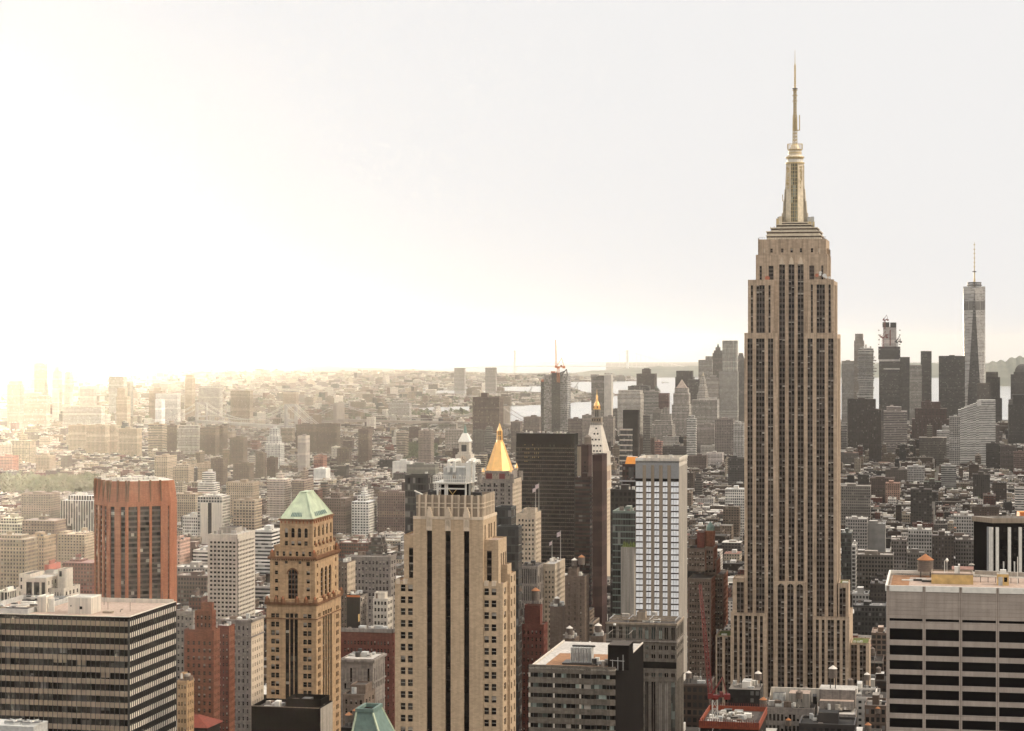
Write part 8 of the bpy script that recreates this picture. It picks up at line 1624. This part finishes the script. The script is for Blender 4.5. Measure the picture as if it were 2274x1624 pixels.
def suspension(name, label, t1, t2, h1, h2, zd, end1, end2, tw, m, cm, cr, stone=False, wide=12):
    """t1, t2 tower spots (x, y) on the ground; end1, end2 where the side spans come down"""
    dx, dy = t2[0]-t1[0], t2[1]-t1[1]; L = math.hypot(dx, dy); ux, uy = dx/L, dy/L; nx, ny = -uy, ux
    R = empty(name, label, 'bridge', (t1[0], t1[1], 0)); off = lambda p: (p[0]-t1[0], p[1]-t1[1])
    for (t, h) in ((t1, h1), (t2, h2)):
        o = MB(); b = off(t)
        legs = (-1, 1) if not stone else (-1, 0, 1)
        for s in legs: c = (b[0]+nx*s*wide*.9, b[1]+ny*s*wide*.9); o.prism([(c[0]+ux*x*tw+nx*y*tw*.8, c[1]+uy*x*tw+ny*y*tw*.8) for x, y in ((-1, -1), (1, -1), (1, 1), (-1, 1))], -30, h, m, m)
        for zz in ((.93, 1.0), (.55, .6)) if not stone else ((.78, 1.03),): o.prism([(b[0]+ux*x*tw*1.05+nx*y*wide, b[1]+uy*x*tw*1.05+ny*y*wide) for x, y in ((-1, -1), (1, -1), (1, 1), (-1, 1))], h*zz[0], h*zz[1], m, m, bottom=True)
        o.build('bridge_tower', R)
    o = MB(); e1, e2 = off(end1), off(end2)
    def deck(p, q, za, zb, n=10):
        for k in range(n):
            a = [(p[i]+(q[i]-p[i])*k/n) for i in (0, 1)]; b = [(p[i]+(q[i]-p[i])*(k+1)/n) for i in (0, 1)]; z0, z1 = za+(zb-za)*k/n, za+(zb-za)*(k+1)/n
            A = [(a[0]+nx*s*wide, a[1]+ny*s*wide, z0) for s in (-1, 1)]; B = [(b[0]+nx*s*wide, b[1]+ny*s*wide, z1) for s in (-1, 1)]
            o.face([A[0], B[0], B[1], A[1]], m)
            for i in (0, 1): o.face([A[i], B[i], (*B[i][:2], z1-7), (*A[i][:2], z0-7)], m)
            o.face([(*A[0][:2], z0-7), (*A[1][:2], z0-7), (*B[1][:2], z1-7), (*B[0][:2], z1-7)], m)
    b1, b2 = (0, 0), off(t2); deck(e1, b1, zd*.5, zd); deck(b1, b2, zd, zd+2); deck(b2, e2, zd, zd*.5); o.build('deck', R)
    for s in (-1, -.6, .6, 1) if not stone else (-1, 1):
        o = MB(); w = lambda p, z: (p[0]+nx*s*wide, p[1]+ny*s*wide, z)
        for p, q, sg in ((w(e1, zd*.6), w(b1, h1), 12), (w(b1, h1), w(b2, h2), min(h1, h2)-zd-6), (w(b2, h2), w(e2, zd*.6), 12)):
            pts = cable(o, p, q, sg, cr, cm)
            for k in range(1, len(pts)-1): o.bar(pts[k], (pts[k][0], pts[k][1], min(pts[k][2]-.1, zd)), cr*.3, cm)
        o.build('suspension_cable', R)
    return R
def gp(px, d): return ((px-CX)/FPX*d, d)
suspension('steel_suspension_bridge', 'hazy steel suspension bridge with white cables between two slender towers', gp(447.7, 5950), gp(646, 5480), 92, 101, 42, gp(330, 6150), gp(760, 5150), 4, 'bridge_steel', 'cable_white', .35, wide=16)
suspension('stone_suspension_bridge', 'hazy stone suspension bridge with a broad masonry tower and a long arched deck', gp(752, 6300), gp(1120, 5950), 78, 80, 33, gp(640, 6450), gp(1240, 5800), 7, 'bridge_stone', 'bridge_steel', .8, stone=True, wide=14)
suspension('distant_suspension_bridge', 'ghostly suspension bridge far away on the horizon of the bay', gp(1143, 20500), gp(1393, 20300), 190, 190, 38, gp(1010, 20600), gp(1530, 20200), 10, 'bridge_pale', 'bridge_pale', .8, wide=14)  # near-white colour stands for the haze over this bridge
def boats_and_cranes():
    for px, py, L, lb in ((2240, 843, 110, 'long freighter lying off the hills at the right of the bay'), (1398, 904, 45, 'small ferry on the river left of the pale court block'), (1150, 904, 60, 'barge moored by the docks behind the lone ribbed tower'), (1476, 852, 50, 'tiny ship on the bay right of the copper domes')):
        p = gpt(px, py, 4.2); t = empty('ship', lb, 'ship', p, 0, 'ships on the bay'); o = MB(); h = L*.07; o.prism([(-L/2, 0), (-L*.42, -L*.07), (L*.4, -L*.07), (L/2, 0), (L*.4, L*.07), (-L*.42, L*.07)], 0, h, 'bridge_steel', 'bridge_steel'); o.build('hull', t)
        o = MB(); o.box(-L*.38, -L*.2, -L*.05, L*.05, h, h+L*.12, 'steel_white'); o.build('deckhouse', t)
    for px, py, hpx, lb in ((1175, 886, 26, 'gantry crane on the docks left of the unfinished tower'), (1279, 872, 24, 'gantry crane on the docks right of the unfinished tower'), (1108, 888, 22, 'gantry crane on the docks behind the lone ribbed tower')):
        p = gpt(px, py, 1); s = hpx*p[1]/FPX; t = empty('dock_crane', lb, 'crane', p, 0, 'dock cranes'); o = MB()
        for a in (-1, 1): o.bar((a*s*.2, 0, 0), (a*s*.12, 0, s*.5), s*.025, 'bridge_steel'); o.bar((a*s*.2, s*.2, 0), (a*s*.12, s*.2, s*.5), s*.025, 'bridge_steel')
        o.bar((-.2*s, 0, s*.5), (.2*s, 0, s*.5), s*.03, 'bridge_steel'); o.build('frame', t); o = MB(); o.bar((-.1*s, 0, s*.45), (.22*s, 0, s*1.0), s*.03, 'bridge_steel'); o.bar((.1*s, 0, s*.5), (.22*s, 0, s*1.0), s*.015, 'bridge_steel'); o.build('boom', t)
boats_and_cranes()
blk('horizon_block_left', 'left one of two ghostly blocks on the far horizon', c2, 1725, 1815, None, 305, 11500, GRY, 'slab', (.3, .3, .3), 385, pent=False, cat='apartment building'); blk('horizon_block_right', 'right one of two ghostly blocks on the far horizon', c2, 1995, 2087, None, 303, 11300, GRY, 'slab', (.3, .3, .3), 385, pent=False, cat='apartment building')
blk('horizon_hazy_block', 'hazy block with a turret beside the far docks', c2, 235, 348, None, 520, 6700, TAN, 'punch', (.4, .36, .3), 620, pent=False)

# ================================================================ the rest of the city
import numpy as np
PALN = [('dark brown brick', (.048, .032, .025), 24), ('brown brick', (.078, .053, .040), 22), ('tan brick', (.17, .125, .09), 14), ('grey', (.11, .093, .08), 14), ('red brick', (.11, .042, .031), 9), ('cream', (.34, .28, .21), 7), ('white', (.52, .47, .41), 7), ('charcoal', (.035, .030, .027), 12)]
def build_city():
    SIGHT.extend([(-20, 205, 1094, 3650), (897, 968, 1026, 4300)]); RR = random.Random(21); items = []          # px0, px1, ytop, ybase, depth, data
    c, s = cos(TH), sin(TH); foot = np.array(FOOT); sg = np.array(SIGHT)
    names = [p for p in PALN for _ in range(p[2])]
    def proj(x, y): return CX+FPX*x/y
    def put(wx_, wy, w, dp, h, rot, far=False):
        """front left corner at wx_, wy"""
        cu, su = cos(rot), sin(rot); cs = [(wx_+a*cu+b*su, wy-a*su+b*cu) for a, b in ((0, 0), (w, 0), (w, dp), (0, dp))]
        if min(q[1] for q in cs) < 300: return
        px = [proj(*q) for q in cs]; x0, x1 = min(px), max(px)
        if x1 < -330 or x0 > 2600: return
        d = min(q[1] for q in cs); cx, cy = sum(q[0] for q in cs)/4, sum(q[1] for q in cs)/4
        dr = (cx*cx+cy*cy)/(2*RE); yb = LVL+FPX*(CAMH+dr)/cy
        if (x0 < 206 and 1066 < yb < 1102) or (x1 > 897 and x0 < 968 and 990 < yb < 1032): return
        if d > 5200 and (in_water((x0+x1)/2, yb) or (d < 30000 and in_water((x0+x1)/2, LVL+FPX*(CAMH-h+dr)/d))): return
        if d < 6500 and len(foot) and ((foot[:, 0]-cx)**2+(foot[:, 1]-cy)**2 < (foot[:, 2]+max(w, dp)*.45)**2).any(): return
        k = (sg[:, 3] > d+5) & (sg[:, 0]-2 < x1) & (sg[:, 1]+2 > x0)
        if k.any():
            ym = sg[k, 2].max()
            h = min(h, CAMH-(ym+RR.uniform(0, 6)-LVL)/FPX*d)
            if h < 5: return
        items.append((x0, x1, LVL+FPX*(CAMH-h+dr)/d, yb, d, (wx_, wy, w, dp, h, rot, dr)))
    v = 420.0
    while v < 6400:
        for row in (0, 1):
            u = -2600.0+RR.uniform(0, 30)
            while u < 2600:
                w = RR.choice((8, 10, 12, 15, 18, 22, 28, 36)) if v > 2700 else RR.choice((9, 12, 15, 18, 22, 26, 34))
                if abs((u+40) % 245) < 22: u += 22; continue
                x, y = u*c+(v+row*31)*s, -u*s+(v+row*31)*c
                if y > 500 and -340 < proj(x, y) < 2610:
                    px = proj(x, y); r = RR.random()
                    if y < 1150: h = RR.uniform(35, 90)
                    elif y < 2000: h = RR.uniform(16, 40)*(1.0 if r > .1 else 1.5)
                    elif y < 3000: h = RR.uniform(10, 24)*(1.0 if r > .08 else 1.8)
                    elif px > 1300 and y > 4300: h = RR.uniform(18, 60)
                    else: h = RR.uniform(12, 21) if r > .035 else RR.uniform(26, 50)
                    if not (y > 2500 and RR.random() < .05): put(x, y, w-.4, RR.uniform(18, 28) if v > 2700 else RR.uniform(24, 30), h, TH)
                u += w
        v += 78
    for k in range(18000):                        # the far shore, thinning out towards the horizon
        px = RR.uniform(-330, 1420); y = 6300*(21000/6300)**(RR.random()**1.1); x = (px-CX)/FPX*y
        sc = max(1.0, y/9000); r = RR.random(); h = RR.uniform(7, 15) if r > .06 else RR.uniform(18, 48)
        put(x, y, RR.uniform(14, 46)*sc, RR.uniform(14, 30)*sc, h*(1 if y < 12000 else .9), TH+RR.choice((0, .5, -.35, .9))+RR.uniform(-.05, .05), True)
    for k in range(500):
        px = RR.uniform(1100, 1420); y = RR.uniform(7200, 12500); put((px-CX)/FPX*y, y, RR.uniform(20, 90), RR.uniform(20, 40), RR.uniform(6, 14), TH+RR.uniform(-.4, .8), True)
    # what each of them shows: a coarse depth buffer that also holds everything built so far
    bpy.context.view_layer.update()
    Wd, Ht = 1137, 812; buf = np.full((Ht, Wd), 1e9, np.float32); ids = np.full((Ht, Wd), -1, np.int32); marks = {}
    def rect(x0, x1, y0, y1, d, i):
        a, b, e, f = max(0, int(round(x0/2))), min(Wd, int(round(x1/2))), max(0, int(round(y0/2))), min(Ht, int(round(y1/2)))
        if a >= b or e >= f: return
        m = buf[e:f, a:b] > d; buf[e:f, a:b][m] = d; ids[e:f, a:b][m] = i
    for o in list(scene.objects):
        if o.type != 'MESH' or o.name.split('.')[0] in ('ground', 'water', 'hills') or 'bridge' in (o.parent.name if o.parent else ''): continue
        M = o.matrix_world; P = [M @ __import__('mathutils').Vector(q) for q in o.bound_box]
        if min(p.y for p in P) < 50: continue
        xs = [CX+FPX*p.x/p.y for p in P]; ys = [LVL+FPX*(CAMH-p.z)/p.y for p in P]; d = min(p.y for p in P)
        if o.name.split('.')[0] in ('wall', 'window_strip', 'window_band', 'spandrel_band', 'glass_facets', 'roof', 'crown', 'spandrel'): rect(min(xs)+1, max(xs)-1, min(ys)+1, max(ys), d, -2)
        r = o
        while r.parent: r = r.parent
        q = marks.get(r.name); t = (min(xs), max(xs), min(ys), max(ys), d); marks[r.name] = t if not q else (min(q[0], t[0]), max(q[1], t[1]), min(q[2], t[2]), max(q[3], t[3]), min(q[4], d))
    for i, it in enumerate(items): rect(it[0], it[1], it[2], it[3], it[4], i)
    cnt = np.bincount(ids[ids >= 0], minlength=len(items)); top = [int(i) for i in np.argsort(-cnt)[:300] if cnt[i] > 3]; chosen = set(top)
    print('city buildings', len(items), 'chosen', len(chosen), 'smallest', cnt[top[-1]])
    def look(i):
        R2 = random.Random(i*7+1); it = items[i]; p = R2.choice(names); d = it[4]
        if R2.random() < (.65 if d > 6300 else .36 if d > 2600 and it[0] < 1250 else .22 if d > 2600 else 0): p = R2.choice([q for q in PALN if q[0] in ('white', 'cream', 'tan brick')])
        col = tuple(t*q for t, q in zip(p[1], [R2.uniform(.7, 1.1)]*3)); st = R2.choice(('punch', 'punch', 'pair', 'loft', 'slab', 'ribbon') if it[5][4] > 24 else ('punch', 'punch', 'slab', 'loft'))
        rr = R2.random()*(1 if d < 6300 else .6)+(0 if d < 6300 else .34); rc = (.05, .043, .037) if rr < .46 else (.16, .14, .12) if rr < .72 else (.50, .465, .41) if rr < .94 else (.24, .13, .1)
        return p[0], col, st, rc, R2
    def shape(mb, i, far, eq):
        """one building into mb in its own frame"""
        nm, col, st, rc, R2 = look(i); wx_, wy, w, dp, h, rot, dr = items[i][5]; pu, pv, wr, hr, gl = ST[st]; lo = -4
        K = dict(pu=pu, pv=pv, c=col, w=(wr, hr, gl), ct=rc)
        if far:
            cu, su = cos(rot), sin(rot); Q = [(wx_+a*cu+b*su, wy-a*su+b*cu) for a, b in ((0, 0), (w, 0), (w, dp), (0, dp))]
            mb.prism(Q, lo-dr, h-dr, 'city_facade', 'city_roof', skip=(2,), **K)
            if items[i][4] < 6000 and R2.random() < .8:
                a, b = R2.uniform(.1, .5), R2.uniform(.2, .4); x0, x1, y0, y1 = w*a, w*min(.95, a+b), dp*.3, dp*.7; hh = R2.uniform(1.5, 4); Q = [(wx_+p*cu+q*su, wy-p*su+q*cu) for p, q in ((x0, y0), (x1, y0), (x1, y1), (x0, y1))]
                cc = R2.choice((col, (.5, .47, .42), (.12, .1, .085), (.3, .26, .22))); mb.prism(Q, h-dr, h+hh-dr, 'city_facade', 'city_roof', c=cc, ct=R2.choice((rc, (.5, .47, .43))), skip=(2,))
                for j in range(2):
                    if R2.random() < .5: a = R2.uniform(.05, .8); b = R2.uniform(.05, .8); x0, y0, ss = w*a, dp*b, R2.uniform(1, 2.6); Q = [(wx_+p*cu+q*su, wy-p*su+q*cu) for p, q in ((x0, y0), (x0+ss, y0), (x0+ss, y0+ss), (x0, y0+ss))]; mb.prism(Q, h-dr, h+R2.uniform(.8, 2.6)-dr, 'city_roof', 'city_roof', c=R2.choice(((.6, .57, .52), (.1, .08, .07), (.35, .32, .28))), skip=(2,))
            return
        step = R2.random() < .5 and h > 22
        h1 = h if not step else h*R2.uniform(.72, .88)
        mb.box(0, w, 0, dp, lo, h1, 'city_facade', top='city_roof', **K); t = .45; cp = tuple(min(.75, q*1.25+.03) for q in col)
        for q in ((0, w, 0, t), (0, w, dp-t, dp), (0, t, t, dp-t), (w-t, w, t, dp-t)): mb.box(q[0]-.04, q[1]+.04, q[2]-.04, q[3]+.04, h1, h1+1.0, 'city_facade', top='city_roof', c=cp, ct=cp)
        if step: mb.box(w*.12, w*.86, dp*.2, dp*.9, h1, h, 'city_facade', top='city_roof', **K)
        if st in ('punch', 'pair', 'loft') and R2.random() < .5: f = Facade(mb, 0, 0, 1, 0); f.slab(mb, -.3, w+.3, h1-.6, h1+.5, 'concrete', 0, .7)
        f0, f1 = (.14, .84) if step else (.06, .94); a = R2.uniform(f0, .5); hh = R2.uniform(2.4, 4.6)
        if eq is not None:
            if R2.random() < .6: b = R2.uniform(f0, .7); eq[0].box(w*b, w*min(f1, b+R2.uniform(.1, .25)), dp*.72, dp*.9, h, h+hh*R2.uniform(.5, 1.3), 'city_facade', top='city_roof', c=R2.choice((col, (.4, .36, .3))), ct=(.5, .48, .44))
            eq[0].box(w*a, w*min(f1, a+R2.uniform(.15, .35)), dp*.35, dp*.7, h, h+hh, 'city_facade', top='city_roof', c=R2.choice((col, (.3, .26, .21), (.14, .1, .08), (.5, .46, .4))), ct=R2.choice(((.5, .48, .44), rc)))
            for j in range(R2.randint(7, 16)):
                x, y, ss = w*R2.uniform(f0, f1-.08), dp*R2.uniform(.15, .85), R2.uniform(.7, 2.4); m = R2.choice(('steel_white', 'hvac_grey', 'steel_dark', 'concrete', 'roof_silver'))
                if R2.random() < .2: eq[1].bar((x, y, h), (x, y, h+R2.uniform(2, 6)), .1, m)
                else: eq[1].box(x, x+ss*R2.uniform(.6, 1.8), y, y+ss, h, h+R2.uniform(.5, 2.2), m)
    # labels: how it looks and which landmark it stands beside
    land = [(n, b) for n, b in marks.items() if '.' not in n and b[1]-b[0] > 22 and b[3]-b[2] > 20 and bpy.data.objects[n].get('category') in ('skyscraper', 'office block', 'apartment building', 'tower', 'building') and len(n) < 30 and -20 < (b[0]+b[1])/2 < 2290]
    KIND = {'punch': 'walk-up block', 'pair': 'apartment house', 'loft': 'loft', 'slab': 'apartment block', 'ribbon': 'office block'}; NAME = {'punch': 'walk_up_building', 'pair': 'apartment_house', 'loft': 'loft_building', 'slab': 'apartment_block', 'ribbon': 'small_office_block'}
    vis = {}
    for i in chosen: yy, xx = np.nonzero(ids == i); vis[i] = (xx.mean()*2, yy.mean()*2)
    lab = {}
    for i in top:
        nm, col, st, rc, R2 = look(i); cx, cy = vis[i]; best = None
        for n, b in land:
            vx0, vx1 = b[0], b[1]; dx = max(vx0-cx, 0, cx-vx1); dy = max(b[2]-cy, 0, cy-min(b[3], b[2]+260)); q = dx+dy*1.2+(15 if dx == 0 and dy == 0 else 0)
            if best is None or q < best[0]: best = (q, n, b, dx, dy)
        q, n, b, dx, dy = best
        rel = 'left of' if cx < b[0] else 'right of' if cx > b[1] else ('behind' if items[i][4] > b[4] else 'in front of')
        h = items[i][5][4]; size = 'low' if h < 22 else 'tall' if h > 50 else 'mid-height'; roof = 'pale roof' if rc[0] > .4 else 'dark roof' if rc[0] < .1 else 'rusty roof' if rc[0] > rc[2]*1.6 else 'grey roof'
        lab[i] = [f'{size} {nm} {KIND[st]}', roof, rel, n.replace('_', ' '), q, NAME[st]]
    grp = {}
    for i in top: grp.setdefault(tuple(lab[i][:4]), []).append(i)
    ORD = ['nearest', 'second', 'third', 'fourth', 'fifth', 'sixth', 'seventh', 'eighth', 'ninth', 'tenth']
    tanks = 0
    for key, mem in grp.items():
        mem.sort(key=lambda i: lab[i][4])
        for k, i in enumerate(mem):
            a, roof, rel, n, q, name = lab[i]; o_ = '' if len(mem) == 1 else ORD[min(k, 9)]+' such '
            text = f'{a} with {roof} {rel} the {n}' if not o_ else f'{a} with {roof}, {ORD[min(k, 9)]} one {rel} the {n}'
            text = text if len(text.split()) < 17 else text.replace('mid-height ', '').replace('apartment ', '').replace(' with '+roof+',', ',' if roof in text else '')
            text = text if len(text.split()) < 17 else ' '.join(text.split()[:16])
            wx_, wy, w, dp, h, rot, dr = items[i][5]; t = empty(name, text, 'building', (wx_, wy, -dr), -rot, 'ordinary city buildings'); mb = MB(); eq = (MB(), MB()); shape(mb, i, False, eq); mb.build('wall', t); eq[0].build('roof_bulkhead', t); eq[1].build('roof_equipment', t)
            R2 = random.Random(i+5)
            if tanks < 46 and items[i][4] < 2700 and cnt[i] > 60 and R2.random() < .75:
                tanks += 1
                class G: pass
                g = G(); g.th = rot; cu, su = cos(rot), sin(rot); g.W = lambda x, y: (wx_+x*cu+y*su, wy-x*su+y*cu)
                water_tank(g, w*R2.uniform(.2, .8), dp*R2.uniform(.3, .8), h, R2.uniform(1.7, 2.3), 'tank on the '+' '.join(text.replace(',', '').split()[:13]), cone=R2.choice(('tank_cone_orange', 'tank_cone_white', 'tank_wood', 'tank_wood')), stem=R2.uniform(1.5, 4))
    rest = MB()
    for i in range(len(items)):
        if i not in chosen: shape(rest, i, True, None)
    tag(rest.build('distant_city'), kind='stuff', label='countless small buildings of the city plain')
    # trees: street trees, squares and the green far shore
    tr = [MB(), MB()]
    def crown(x, y, z, r, n, which):
        for k in range(n):
            a, b, q = RR.uniform(0, 2*pi), RR.uniform(-.5, 1), RR.uniform(.3, 1)**.5; cr = sqrt(max(0, 1-b*b)); px, py, pz = x+r*q*cr*cos(a), y+r*q*cr*sin(a), z+r*.8*b*q; t = r*RR.uniform(.22, .42)
            n1 = (RR.uniform(-1, 1), RR.uniform(-1, 1), RR.uniform(-1, 1)); n2 = (RR.uniform(-1, 1), RR.uniform(-1, 1), RR.uniform(-1, 1)); tr[which].face([tuple(p+t*(e*u_+f*v_) for p, u_, v_ in zip((px, py, pz), n1, n2)) for e, f in ((-1, -1), (1, -1), (1, 1), (-1, 1))], 'leaf_light' if which else 'leaf_dark')
    def grove(x0, x1, y0, y1, n, which, r=7.0, up=9, leaves=26):
        for k in range(n): p = gpt(RR.uniform(x0, x1), RR.uniform(y0, y1)); crown(p[0], p[1], p[2]+up, r*RR.uniform(.7, 1.3), leaves, which)
    grove(897, 968, 992, 1030, 110, 0); grove(-10, 206, 1068, 1100, 260, 1); grove(135, 200, 980, 1005, 50, 0); grove(60, 130, 955, 975, 40, 1); grove(240, 262, 1000, 1020, 24, 0); grove(715, 750, 1020, 1045, 30, 0); grove(700, 880, 925, 950, 120, 0, 9); grove(1850, 2270, 1085, 1130, 60, 0); grove(2100, 2270, 1060, 1090, 60, 0); grove(1600, 1650, 1040, 1090, 20, 0)
    for k in range(1500): p = gpt(RR.uniform(-30, 1130), 815+RR.random()**.6*110)
    for k in range(1300):
        px, py = RR.uniform(-30, 1330), 826+RR.random()*110
        if not in_water(px, py) and not in_water(px, py-4): p = gpt(px, py); crown(p[0], p[1], p[2]+7, RR.uniform(8, 20)*(1.6 if py < 850 else 1), 12, int(RR.random() < .5))
    for k in range(900):
        px, py = RR.uniform(-30, 2300), RR.uniform(950, 1110); p = gpt(px, py); crown(p[0], p[1], p[2]+10, RR.uniform(4, 8), 12, int(RR.random() < .3))
    tag(tr[0].build('tree_foliage'), kind='stuff', label='dark green tree tops in squares and along streets'); tag(tr[1].build('tree_foliage'), kind='stuff', label='lighter green tree tops in parks and on the far shore')
build_city()

# ================================================================ haze
def build_haze():
    m = bpy.data.materials.new('haze_air'); m.use_nodes = True; nt = m.node_tree; nt.nodes.clear(); o = N(nt, 'ShaderNodeOutputMaterial'); p = N(nt, 'ShaderNodeVolumePrincipled')
    p.inputs['Color'].default_value = (1.0, .98, .94, 1); p.inputs['Density'].default_value = HAZE_DENSITY; p.inputs['Anisotropy'].default_value = HAZE_G; LK(nt, p.outputs[0], o.inputs['Volume']); MATS['haze_air'] = m
    mb = MB(); mb.box(-62000, 62000, -62000, 62000, -700, 470, 'haze_air', bottom=True); tag(mb.build('haze'), kind='stuff', label='pale warm haze over the whole city')
HAZE_DENSITY, HAZE_G = 1.7e-5, 0.88
build_haze()
